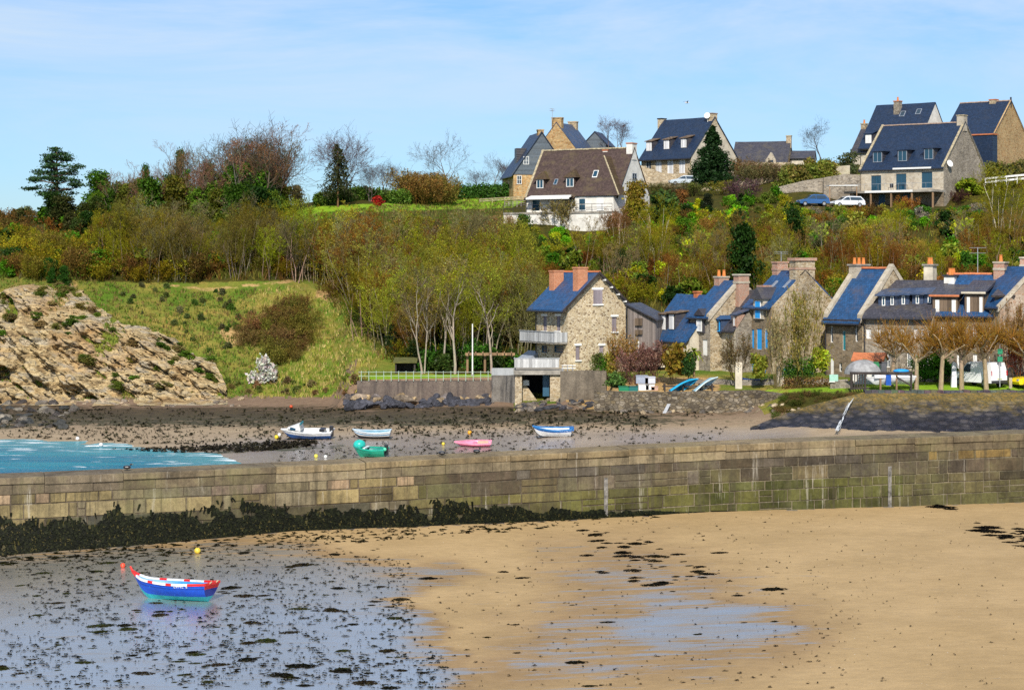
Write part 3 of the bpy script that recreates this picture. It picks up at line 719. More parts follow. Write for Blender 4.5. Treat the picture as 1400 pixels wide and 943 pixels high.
def build_walls():
    # railed sea wall
    t = stain_wall('sea_wall_stone', (.13, .10, .085), (.20, .16, .125), (.045, .038, .038), .6)
    w = wall_path('sea_wall', wpts([(488, 178, 551, 521), (560, 178, 551, 521), (640, 178, 551, 521), (690, 177.6, 551, 520), (710, 177.2, 551, 515)]), t, .8)
    tag(w, 'stained stone sea wall below the pale railing at the wood edge', 'sea wall')
    w = wall_path('quay_wall', wpts([(672, 175.2, 552, 513), (691, 174.8, 552, 513), (708, 173.5, 552, 512)]), stain_wall('streaked_wall', (.15, .135, .115), (.23, .21, .185), (.04, .04, .042), .8), 1.4)
    tag(w, 'pale grey quay wall with dark vertical streaks beside the boathouse', 'quay wall')
    w = wall_path('panel_fence', wpts([(672, 175.6, 514, 503), (706, 174.4, 514, 503)]), planks('white_panel', (.36, .37, .37), 3, .8), .08)
    tag(w, 'low pale grey panel fence on the streaked quay wall', 'fence')
    gw = stain_wall('grey_quay_stone', (.12, .10, .075), (.21, .175, .13), (.05, .042, .034), .4)
    w = wall_path('garden_quay', wpts([(766, 168.4, 558, 508), (800, 168.2, 558, 507), (829, 168, 558, 507)]), gw, 1.0)
    tag(w, 'plain weathered quay wall at the foot of the golden stone house', 'quay wall')
    pts = [(812, 163.0, 562, 534), (850, 162.2, 565, 536)] + [(x, 162.2, 566, 537-(x-860)*.012+rnd.uniform(-1.2, 1.2)) for x in range(880, 1041, 14)] + [(1066, 161.4, 566, 539), (1100, 160.0, 570, 543)]
    w = wall_path('rubble_wall', wpts(pts), M['stone_wall'], 1.0)
    tag(w, 'rough low rubble wall along the shore below the upturned dinghies', 'stone wall')
    pts = [(x, 167-(x-955)*.012, 546, 519+rnd.uniform(-1.5, 1.5)) for x in range(950, 1165, 11)]
    w = wall_path('garden_wall', wpts(pts), rubble('garden_rubble', [(.30,.27,.24),(.42,.38,.33),(.2,.17,.15),(.36,.3,.25)], (.3, .27, .22), 2.2, 1.6, .08, .8, .45), .5)
    tag(w, 'mottled grey garden wall in front of the blue doored house', 'stone wall')
    w = wall_path('gate_wall', wpts([(1135, 161.5, 540, 521), (1163, 160.5, 542, 521)]), M['stone_grey'], .6)
    tag(w, 'short grey stone wall beside the timber boat rack', 'stone wall')
    # pitched sea wall on the right
    nx, ny = 380, 44; X = np.zeros((ny, nx)); Y = X.copy(); Z = X.copy(); UP = X.copy()
    pxt = np.linspace(1026, 1900, nx)
    for i, px in enumerate(pxt):
        topy = np.interp(px, [1026, 1060, 1110, 1180, 1200, 1900], [584, 570, 553, 536.5, 534.5, 533]); ty = np.interp(px, [1026, 1180, 1900], [153.5, 157.2, 157.2])
        by = np.interp(px, [1026, 1100, 1170, 1900], [585, 588, 592, 592]); bY = np.interp(px, [1026, 1180, 1900], [153, 149.6, 149.6])
        for j in range(ny):
            tt = j/(ny-1); yy = bY+(ty-bY)*tt; z0, z1 = zat(by, bY)-.25, zat(topy, ty)
            X[j, i] = xat(px, yy); Y[j, i] = yy; Z[j, i] = z0+(z1-z0)*tt; UP[j, i] = tt*np.interp(px, [1026, 1180], [.6, 1])
    Y -= (fbm(X*1.4, Z*2.5, 3, 81)-.5)*.35
    row = np.floor(Z*2.6+(fbm(X*.5, Z, 2, 83)-.5)); Y -= (vn(np.floor(X*1.5+row*.37)*7.3, row*3.1, 85)-.5)*.28
    idx = np.arange(nx*ny).reshape(ny, nx)
    q = np.stack([idx[:-1,:-1], idx[:-1,1:], idx[1:,1:], idx[1:,:-1]], -1).reshape(-1, 4)
    me = mesh_np('pitched_sea_wall', np.stack([X, Y, Z], -1).reshape(-1, 3), q); vattr(me, 'up', UP.ravel())
    me.materials.append(slope_mat()); pw_ = bpy.data.objects.new('pitched_sea_wall', me); COL.objects.link(pw_)
    tag(pw_, 'sloping dark stone sea wall with orange lichen below the green', 'sea wall')
    cp = MB()
    for a in range(1182, 1900, 9):
        p, q_ = P(a, 534, 157.1), P(a+8.6, 534, 157.1)
        cp.box(p.x, 156.85, p.z-.25, q_.x, 157.7, p.z+rnd.uniform(.0, .07), tuple(x*rnd.uniform(.6, 1.2) for x in (.10, .095, .09)))
    cp.build('kerb_stone', masonry_mat('kerb_masonry', .2), pw_)
    # water running down the pitched wall
    b = MB(); r = random.Random(5)
    for k in range(44):
        t0 = r.random(); ln = r.uniform(.06, .22); w = r.uniform(.008, .026)
        def jp(t, off): 
            px = 1168-24*t**.8+off*(1.2+3*t); py = 543+46*t
            Y = 155.7-6.4*t-.12; return P(px, py, Y)
        o = r.gauss(0, .35); a, c = jp(t0, o), jp(min(1, t0+ln), o+r.gauss(0, .1))
        b.add([a-Vector((w,0,0)), a+Vector((w,0,0)), c+Vector((w,0,0)), c-Vector((w,0,0)), a+Vector((0,-.1,.02)), c+Vector((0,-.1,.02))], [(0,3,5,4),(4,5,2,1)])
    m = paint('white_water', (.85, .88, .9), .3, .1)
    tag(b.build('water_outfall', m), 'white stream of water running down the sloping sea wall', 'outfall')
    # boulders at the foot of the railed wall
    rm = rock_mat(); meshes = []
    for i in range(7): me = rock_mesh(40+i); me.materials.append(rm); meshes.append(me)
    r = random.Random(17); n = 0
    def rock(px, py, Y, s, c, grp, lab, sink=.25):
        nonlocal n
        o = bpy.data.objects.new('boulder', r.choice(meshes)); COL.objects.link(o)
        p = P(px, py, Y); o.location = (p.x, p.y, p.z); o.scale = (s*r.uniform(.8, 1.3), s*r.uniform(.8, 1.2), s*r.uniform(.7, 1.1))
        o.rotation_euler = (r.uniform(-.5, .5), r.uniform(-.5, .5), r.uniform(0, 6.3)); k = r.uniform(.6, 1.4); o.color = (c[0]*k, c[1]*k, c[2]*k, 1)
        tag(o, lab, 'boulder', grp)
    for i in range(120):
        row = r.random(); px = r.uniform(468, 709); py = 557-15*row; Y = 174.6+2.9*row
        c = (.045, .045, .055) if py > 549 or r.random() < .35 else r.choice([(.22, .17, .12), (.30, .22, .13), (.12, .10, .09), (.38, .27, .14)])
        rock(px, py, Y, r.uniform(.35, .72), c, 'boulders along the railed sea wall', 'dark boulder heaped at the foot of the railed sea wall')
    for i in range(60):
        px = r.uniform(705, 830); t = (px-705)/125; py = r.uniform(545+4*t, 562-3*t) if px > 735 else r.uniform(553, 562)
        Y = float(np.interp(py, [544, 562], [168, 163])); g_ = ground_at(px, py, 150)
        c = r.choice([(.06, .055, .06), (.12, .10, .08), (.2, .16, .11), (.045, .045, .05)])
        o = rock(px, py, g_.y, r.uniform(.3, .6), c, 'boulders below the boathouse', 'weedy boulder on the shore below the boathouse')
    for i in range(70):
        px = r.uniform(830, 1110); py = r.uniform(553, 566); g_ = ground_at(px, py, 150)
        c = r.choice([(.3, .23, .14), (.2, .16, .11), (.13, .11, .09), (.38, .3, .19)])
        rock(px, py, g_.y, r.uniform(.18, .42), c, 'stones fallen along the rubble wall', 'tan stone lying at the foot of the rubble wall')
    for i in range(70):
        px = r.uniform(-10, 105); py = r.uniform(546, 586); g_ = ground_at(px, py, 150)
        c = r.choice([(.06, .05, .045), (.10, .085, .07), (.16, .14, .11), (.045, .045, .04)])
        rock(px, py, g_.y, r.uniform(.25, .8), c, 'rocks on the shore below the cliff', 'dark weedy rock on the shore below the cliff')
    for i in range(60):
        px = r.uniform(70, 330); py = r.uniform(546.5, 556); g_ = ground_at(px, py, 150)
        rock(px, py, g_.y, r.uniform(.15, .5), r.choice([(.40,.30,.18),(.30,.23,.15),(.2,.16,.12)]), 'rocks fallen below the cliff', 'tan rock fallen at the foot of the cliff')
    # railing
    root = empty('railing', P(490, 519, 177.9)); tag(root, 'long pale two bar railing on the sea wall beside the lawn', 'railing')
    inv = Matrix.Translation(-root.location); wm = M['rail_paint']
    for i in range(21):
        px = 494+i*10.2; b = MB(); b.tube(inv @ P(px, 521, 177.9), inv @ P(px, 507, 177.9), .035, n=6); b.build('post', wm, root)
    for py in (508.5, 514):
        b = MB(); b.tube(inv @ P(490, py, 177.9), inv @ P(702, py, 177.9), .022, n=6); b.build('rail', wm, root)

# ---------------------------------------------------------------- cliff
def build_cliff():
    nu, nv = 300, 130
    pxs = np.linspace(-260, 312, nu)
    X = np.zeros((nv, nu)); Y = X.copy(); Z = X.copy(); MK = X.copy()
    rtop = np.interp(pxs, [-260, 0, 30, 70, 100, 130, 150, 170, 200, 230, 260, 285, 300, 312], [405, 412, 402, 398, 392, 425, 440, 455, 458, 470, 480, 492, 515, 540])
    for i, px in enumerate(pxs):
        ybase = 553; ys = np.linspace(150, 0, 1)
        for j in range(nv):
            t = j/(nv-1); py = ybase+(rtop[i]-12-ybase)*t
            X[j, i] = px; Z[j, i] = py
    # ground seen through each (column, row)
    ysamp = np.arange(186, 216, .2)
    for i, px in enumerate(pxs):
        gz = H((px-CX)*ysamp/F, ysamp); gpy = CY-F*(gz-CH)/ysamp
        o = np.minimum.accumulate(gpy)
        for j in range(nv):
            py = Z[j, i]; k = np.argmax(o <= py) if (o <= py).any() else len(ysamp)-1
            Y[j, i] = ysamp[k]
    PX = X.copy(); PY = Z.copy()
    # smooth depth
    for _ in range(3): Y[1:-1] = (Y[:-2]+Y[1:-1]*2+Y[2:])/4; Y[:, 1:-1] = (Y[:, :-2]+Y[:, 1:-1]*2+Y[:, 2:])/4
    x = (PX-CX)*Y/F; z = CH-(PY-CY)*Y/F
    # mask: rock pokes out of the turf
    edge = np.clip((PY-rtop[None, :])/26, -.6, 1) ; edge = np.minimum(edge, np.clip((304-PX)/30, -.6, 1))
    msk = edge+(fbm(x/3.2, z/1.8, 4, 91)-.24)*(.8+1.6*np.clip(1-(PY-rtop[None, :])/45, 0, 1))
    grassy = poly_mask(PX.ravel(), PY.ravel(), [(50,420),(74,405),(100,430),(118,470),(92,455)], 14).reshape(PX.shape)+poly_mask(PX.ravel(), PY.ravel(), [(42,520),(84,530),(60,548),(35,545)], 8).reshape(PX.shape)
    lift = sstep(-.05, .35, msk-.6*grassy)
    # dipping strata and blocky joints
    a = R(33); s = x*math.sin(a)+z*math.cos(a); c = x*math.cos(a)-z*math.sin(a)
    wob = (fbm(x/4, z/4, 3, 93)-.5)*2.2
    def saw(v): f = v-np.floor(v); return f
    q1 = fbm(c*.30, s*1.25, 4, 101); q2 = fbm(c*.8, s*3.2, 3, 103); hq = q1*.7+q2*.3
    lay = (np.floor(hq*9)/9*.7+hq*.3-.5)*5.2+saw((s+wob)/2.3)*.45
    jq = fbm(c*1.1+np.floor(s*1.1)*3.7, s*.5, 2, 105); jn = (np.floor(jq*5)/5-.5)*1.1
    rough = (fbm(x/1.2, z/1.2, 4, 95)-.5)*.9+(fbm(x/.35, z/.35, 3, 97)-.5)*.35+(fbm(x/6, z/5, 3, 99)-.5)*2.2
    d = (lay+jn+rough*1.1+1.15)*lift+(lift-1)*1.3
    Y2 = Y-d
    cave = poly_mask(PX.ravel(), PY.ravel(), [(-20,498),(12,500),(14,520),(-20,520)], 5).reshape(PX.shape)
    Y2 = Y2+cave*3.0
    v = np.stack([x*1.0, Y2, z], -1).reshape(-1, 3)
    idx = np.arange(nu*nv).reshape(nv, nu)
    q = np.stack([idx[:-1,:-1], idx[:-1,1:], idx[1:,1:], idx[1:,:-1]], -1).reshape(-1, 4)
    me = mesh_np('cliff', v, q); vattr(me, 'low', np.clip((PY-505)/45, 0, 1).ravel())
    m, nt, out = new_mat('cliff_rock'); g = G(nt); co = g.coord()
    rot = g.n('Mapping', i_Vector=co, i_Rotation=(0, R(33), 0), i_Scale=(.35, 1, 2.2)).outputs[0]
    n1 = g.noise(rot, .55, 6, .7, .6); n2 = g.noise(rot, 2.4, 6, .75, .4); n3 = g.noise(co, 7, 4, .7); big = g.noise(co, .22, 4, .6)
    col = g.ramp(n1, [(.30, (.07, .05, .03)), (.40, (.31, .215, .105)), (.5, (.55, .42, .22)), (.58, (.33, .285, .21)), (.70, (.66, .55, .37))])
    col = g.mix(g.ramp(big, [(.48, 0.0), (.66, .55)]), col, (.40, .235, .095))
    col = g.mix(1.0, col, g.ramp(n2, [(.38, .10), (.47, .85), (.7, 1.3)]), 'MULTIPLY')
    col = g.mix(1.0, col, g.ramp(n3, [(.3, .75), (.7, 1.18)]), 'MULTIPLY')
    g.bsdf(out, col, .9, .2, g.bump(g.math('ADD', n2, g.math('MULTIPLY', n3, .4)), .8, .2))
    tag(link('cliff', me, m), kind='structure')
# ================================================================ houses
class House:
    def __init__(s, name, label, pb, YB, th, base, eave, ridge, pa=None, L=None, pc=None, W=None, cat='house', group=None, found=3.0):
        t = R(th); s.th = t; d = Vector((math.cos(t), -math.sin(t), 0)); n = Vector((math.sin(t), math.cos(t), 0)); s.d, s.n = d, n
        B = P(pb, base, YB); s.bz = B.z
        if L is None: k = (pa-CX)/F; L = (B.x-k*B.y)/(d.x-k*d.y)
        if W is None: k = (pc-CX)/F; W = (k*B.y-B.x)/(n.x-k*n.y)
        s.L, s.W = L, W; A = B-d*L; s.A = A
        s.E = zat(eave, YB)-s.bz; ap = B+n*(W/2); s.Rz = zat(ridge, ap.y)-s.bz
        s.k = (s.Rz-s.E)/(W/2); s.root = empty(name, A, -t); tag(s.root, label, cat, group); s.open = {'front': [], 'gable': []}; s.found = found
    def inv(s, w): r = Vector(w)-s.A; return Vector((r.dot(s.d), r.dot(s.n), r.z))
    def ray(s, px, py):
        o = Vector((0, 0, CH))-s.A; v = Vector(((px-CX)/F, 1, -(py-CY)/F))
        return Vector((o.dot(s.d), o.dot(s.n), o.z)), Vector((v.dot(s.d), v.dot(s.n), v.z))
    def on(s, plane, px, py, c=0.0):
        o, v = s.ray(px, py)
        if plane == 'front': t = (c-o.y)/v.y
        elif plane == 'gable': t = (s.L+c-o.x)/v.x
        elif plane == 'roof': t = (s.E+.15+s.k*o.y-o.z)/(v.z-s.k*v.y)
        elif plane == 'back': t = (s.E+.15+s.k*(s.W-o.y)-o.z)/(v.z+s.k*v.y)
        elif plane == 'y': t = (c-o.y)/v.y
        elif plane == 'x': t = (c-o.x)/v.x
        elif plane == 'z': t = (c-o.z)/v.z
        return o+v*t
    def rect(s, plane, x0, y0, x1, y1, c=0.0):
        a, b = s.on(plane, x0, (y0+y1)/2, c), s.on(plane, x1, (y0+y1)/2, c); p, q = s.on(plane, (x0+x1)/2, y1, c), s.on(plane, (x0+x1)/2, y0, c)
        i = 0 if plane in ('front', 'y') else 1
        return sorted((a[i], b[i]))+[p.z, q.z]
    def basis(s, plane, c=0.0):
        return (Vector((0, c, 0)), Vector((1, 0, 0)), Vector((0, -1, 0))) if plane in ('front', 'y') else (Vector((s.L+c, 0, 0)), Vector((0, 1, 0)), Vector((1, 0, 0)))
    def win(s, plane, x0, y0, x1, y1, style='win', frame='white', fill='glass', surround=None, mull=1, label=None, name=None, proud=None, c=0.0, parent=None, trans=1, panename='pane'):
        u0, u1, z0, z1 = s.rect(plane, x0, y0, x1, y1, c)
        o, u, w = s.basis(plane, c); up = Vector((0, 0, 1))
        pr = (z1 > s.E-.02) if proud is None else proud
        off = .04 if pr else -.13
        if not pr: s.open[plane].append((u0, u1, z0, z1))
        q = lambda a, b, e=0.0: o+u*a+up*b+w*(off+e)
        b = MB(); fr = .07
        bar = lambda a0, a1, b0, b1: b.obox(q(a0, b0, -.03), u*(a1-a0), up*(b1-b0), w*.07)
        bar(u0, u0+fr, z0, z1); bar(u1-fr, u1, z0, z1); bar(u0+fr, u1-fr, z0, z0+fr); bar(u0+fr, u1-fr, z1-fr, z1)
        if style in ('win', 'french'):
            for i in range(mull):
                x = u0+(u1-u0)*(i+1)/(mull+1); bar(x-.03, x+.03, z0+fr, z1-fr)
            for i in range(trans): z = z0+(z1-z0)*(i+1)/(trans+1); b.obox(q(u0+fr, z-.02, -.02), u*(u1-u0-2*fr), up*.04, w*.045)
        nm = name or ('door' if style in ('door', 'french') else 'window')
        f = b.build(nm, M[frame], parent or s.root)
        if label: f['label'] = label
        p2 = f if not parent else parent
        if style in ('win', 'french'):
            g_ = MB(); g_.quad(q(u0+.03, z0+.03), q(u1-.03, z0+.03), q(u1-.03, z1-.03), q(u0+.03, z1-.03)); g_.build(panename, M[fill], p2)
        else:
            n = 2 if style == 'shut' else 1
            for i in range(n):
                a0, a1 = u0+fr*.5+(u1-u0-fr)*i/n, u0+fr*.5+(u1-u0-fr)*(i+1)/n
                g_ = MB(); g_.obox(q(a0+.012, z0+.04, .0), u*(a1-a0-.024), up*(z1-z0-.08), w*.05); g_.build('shutter' if style == 'shut' else 'door_leaf', M[fill], p2)
        if surround:
            g_ = MB(); g_.obox(o+u*(u0-.14)+up*z1+w*.003, u*(u1-u0+.28), up*.2, w*.05); g_.build('lintel', M[surround], p2)
            g_ = MB(); g_.obox(o+u*(u0-.1)+up*(z0-.13)+w*.003, u*(u1-u0+.2), up*.13, w*.12); g_.build('sill', M[surround], p2)
        return f
    def panel(s, mb, plane, width, z0, z1, opens, depth=.2):
        o, u, w = s.basis(plane); up = Vector((0, 0, 1)); q = lambda a, b, e=0.0: o+u*a+up*b+w*e
        us = sorted({0, width, *[x for op in opens for x in op[:2] if 0 < x < width]}); zs = sorted({z0, z1, *[x for op in opens for x in op[2:] if z0 < x < z1]})
        for i in range(len(us)-1):
            for j in range(len(zs)-1):
                cx, cz = (us[i]+us[i+1])/2, (zs[j]+zs[j+1])/2
                if any(a < cx < b and c < cz < d for a, b, c, d in opens): continue
                mb.quad(q(us[i], zs[j]), q(us[i+1], zs[j]), q(us[i+1], zs[j+1]), q(us[i], zs[j+1]))
        for a, b, c, d in opens:
            a, b = max(a, 0), min(b, width); c, d = max(c, z0), min(d, z1)
            mb.quad(q(a,c), q(a,d), q(a,d,-depth), q(a,c,-depth)); mb.quad(q(b,d), q(b,c), q(b,c,-depth), q(b,d,-depth))
            mb.quad(q(b,c), q(a,c), q(a,c,-depth), q(b,c,-depth)); mb.quad(q(a,d), q(b,d), q(b,d,-depth), q(a,d,-depth))
    def walls(s, mat, gmat=None, tops=True):
        E, L, W = s.E, s.L, s.W
        fd = -s.found
        for plane, width, m in (('front', L, mat), ('gable', W, gmat or mat)):
            b = MB(); s.panel(b, plane, width, fd, E, s.open[plane])
            if plane == 'gable': b.add([(L,0,E),(L,W,E),(L,W/2,s.Rz)], [(0,1,2)])
            b.build('wall', M[m], s.root)
        b = MB(); b.quad((0,W,fd),(0,0,fd),(0,0,E),(0,W,E)); b.add([(0,W,E),(0,0,E),(0,W/2,s.Rz)], [(0,1,2)]); b.quad((L,W,fd),(0,W,fd),(0,W,E),(L,W,E)); b.build('wall', M[gmat or mat], s.root)
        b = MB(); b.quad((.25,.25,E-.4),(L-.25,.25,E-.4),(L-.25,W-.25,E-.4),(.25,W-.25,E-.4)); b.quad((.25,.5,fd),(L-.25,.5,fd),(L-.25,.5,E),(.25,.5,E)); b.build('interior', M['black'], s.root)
    def roof(s, mat, ov=.35, go=.12, th=.14, ridge=None, coping=None, cw=.34, ch=.22, cop_sides=(0, 1), gutter='darkmetal', hole=None):
        E, L, W, k = s.E, s.L, s.W, s.k; b = MB(); s.ov = ov
        nx, ny = 14, 7; sd = rnd.randint(0, 999)
        for side in (0, 1):
            vs, fs = [], []
            for lay in (0, 1):
                for j in range(ny+1):
                    t = j/ny; y = -ov+(W/2+ov)*t; z = E+k*y+(th if lay else 0)
                    for i in range(nx+1):
                        x = -go+(L+2*go)*i/nx; dz = (mn.noise(Vector((x*.35, y*.5, sd)))*.035-.03*math.sin(math.pi*i/nx)*math.sin(math.pi*t*.5)) if lay else 0
                        vs.append((x, y if side == 0 else W-y, z+dz))
            n1 = (nx+1)*(ny+1); I = lambda lay, j, i: lay*n1+j*(nx+1)+i
            for j in range(ny):
                for i in range(nx):
                    fs.append((I(1,j,i), I(1,j,i+1), I(1,j+1,i+1), I(1,j+1,i))); fs.append((I(0,j,i), I(0,j+1,i), I(0,j+1,i+1), I(0,j,i+1)))
            for i in range(nx): fs.append((I(0,0,i), I(0,0,i+1), I(1,0,i+1), I(1,0,i)))
            for j in range(ny): fs.append((I(0,j,0), I(1,j,0), I(1,j+1,0), I(0,j+1,0))); fs.append((I(0,j,nx), I(0,j+1,nx), I(1,j+1,nx), I(1,j,nx)))
            b.add(vs, fs)
        r = b.build('roof', M[mat], s.root); s.roofo = r
        if ridge:
            q = MB(); n = max(6, int(L/.45)); zr = s.Rz+th
            for i in range(n):
                x0 = -go+(L+2*go)*i/n; x1 = -go+(L+2*go)*(i+1)/n-.02; e = rnd.uniform(-.012, .012)
                q.prism([(x0, W/2-.17, zr-.1+e), (x0, W/2+.17, zr-.1+e), (x0, W/2+.1, zr+.06+e), (x0, W/2-.1, zr+.06+e)], (x1-x0, 0, 0))
            q.build('ridge_tiles', M[ridge], r)
        if coping:
            for sd_ in cop_sides:
                x0 = L-cw+.1 if sd_ else -.1; q = MB()
                for f in (0, 1):
                    y = lambda v: v if f == 0 else W-v
                    q.prism([(x0, y(-.2), E-.2*k-.25), (x0, y(-.2), E-.2*k+th+ch), (x0, y(W/2), s.Rz+th+ch), (x0, y(W/2), s.Rz)], (cw, 0, 0))
                q.build('gable_coping', M[coping], s.root)
        if gutter:
            q = MB(); q.tube((-go, -ov-.06, E-k*ov-.02), (L+go, -ov-.06, E-k*ov-.02), .075, n=6); q.build('gutter', M[gutter], r)
            q = MB(); q.tube((.12, -.1, 0), (.12, -.1, E-.1), .05, n=5); q.build('downpipe', M[gutter], s.root)
    def chimney(s, px, ptop, dx, dy, mat, y=None, capmat='concrete', pots=0, x=None, cap=.07, caph=.14, potcol='pot', extra=None, dep=.9):
        y = s.W/2 if y is None else y
        p = s.on('y', px, ptop, y) if x is None else Vector((x, y, 0))
        zt = s.on('x', px, ptop, x).z if x is not None else p.z
        x0 = p.x-dx/2; y0 = y-dy/2
        zb = s.E+s.k*min(max(min(y0, s.W-y0-dy), 0), s.W/2)-dep+.3
        b = MB(); b.box(x0, y0, zb, x0+dx, y0+dy, zt-caph); c = b.build('chimney', M[mat], s.root)
        q = MB(); q.box(x0-cap, y0-cap, zt-caph, x0+dx+cap, y0+dy+cap, zt); q.build('chimney_cap', M[capmat], c)
        if extra: q = MB(); q.box(x0-.05, y0-.05, zt-caph-extra-.18, x0+dx+.05, y0+dy+.05, zt-caph-extra); q.build('band', M[capmat], c)
        for i in range(pots):
            t = (i+.5)/pots; cx, cy = (x0+dx/2, y0+dy*t) if dy > dx else (x0+dx*t, y0+dy/2)
            q = MB(); q.tube((cx, cy, zt), (cx, cy, zt+.5), .17, .12, 8); q.tube((cx, cy, zt+.5), (cx, cy, zt+.56), .15, .15, 8); q.build('chimney_pot', M[potcol], c)
        return c
    def dormer(s, x0, y0, x1, y1, style='shed', frame='white', fill='glass', cheek='slate_grey', roofm='slate_navy', rise=.3, over=.16, h=.6, mull=1, depthover=.25, shut=False, pad=.0, label=None):
        pb = s.on('roof', (x0+x1)/2, y1); yd = pb.y; th = .15
        u0, u1, z0, z1 = s.rect('y', x0, y0, x1, y1, yd)
        zr = lambda y: s.E+th+s.k*y; yr = lambda z: (z-s.E-th)/s.k
        a0, a1 = u0-.12-pad, u1+.12+pad
        b = MB()
        b.prism([(a0, yd+.02, zr(yd)-.15), (a0, yd+.02, z1+.12), (a0, min(yr(z1+.12), s.W/2), z1+.12)], (a1-a0, 0, 0))
        d = b.build('dormer', M[cheek], s.root)
        if label: d['label'] = label
        s.win('y', x0, y0, x1, y1, 'shut' if shut else 'win', frame, fill, proud=True, c=yd, parent=d, mull=mull, trans=0)
        zt = z1+.12; q = MB()
        if style == 'shed':
            yb = (zt-s.E-th-rise*yd)/(s.k-rise) if s.k > rise else s.W/2
            yb = min(yb+.05, s.W/2)
            zz = lambda y: zt+(y-yd)*rise
            q.prism([(a0-over, yd-depthover, zz(yd-depthover)), (a0-over, yb, zz(yb)), (a0-over, yb, zz(yb)+.1), (a0-over, yd-depthover, zz(yd-depthover)+.1)], (a1-a0+2*over, 0, 0))
        else:
            xm = (a0+a1)/2; yh = yd+(h*.9 if style == 'hip' else -depthover*.6); ytop = min(yr(zt+h), s.W/2); yf = yd-depthover; e0, e1 = a0-over, a1+over; ze = zt-.05
            ye = min(yr(ze), s.W/2)
            q.add([(e0, yf, ze), (xm, yh, zt+h), (xm, ytop+.1, zt+h), (e0, ye+.1, ze), (e1, yf, ze), (e1, ye+.1, ze)], [(0,1,2,3),(4,5,2,1),(0,4,1),(0,3,5,4)])
        q.build('dormer_roof', M[roofm], d)
        return d
    def skylight(s, px, py, w=.7, h=.9, fill='glassblue'):
        p = s.on('roof', px, py); k = s.k; L_ = math.hypot(1, k); v = Vector((0, 1/L_, k/L_)); n = Vector((0, -k/L_, 1/L_)); u = Vector((1, 0, 0))
        b = MB(); o = p-u*w/2-v*h/2
        for a, c, d_, e in ((0, 0, w, .07), (0, h-.07, w, .07), (0, .07, .07, h-.14), (w-.07, .07, .07, h-.14)): b.obox(o+u*a+v*c-n*.05, u*d_, v*e, n*.13)
        f = b.build('skylight', M['zinc'], s.root)
        g_ = MB(); g_.obox(o+u*.05+v*.05-n*.05, u*(w-.1), v*(h-.1), n*.1); g_.build('pane', M[fill], f)
    def part(s, name, mat, mb, parent=None): return mb.build(name, M[mat] if isinstance(mat, str) else mat, parent or s.root)
    def aerial(s, px, pb, pt, y=None):
        y = s.W/2 if y is None else y; a, c = s.on('y', px, pb, y), s.on('y', px, pt, y); b = MB(); b.tube(a, c, .035, n=5)
        for i, f in enumerate((.98, .8)):
            z = a.z+(c.z-a.z)*f; b.tube((a.x-.7, y, z), (a.x+.7, y, z), .02, n=4)
            for j in range(5): xx = a.x-.6+j*.3; b.tube((xx, y-.3, z), (xx, y+.3, z), .015, n=4)
        b.build('aerial', M['steel'], s.root)

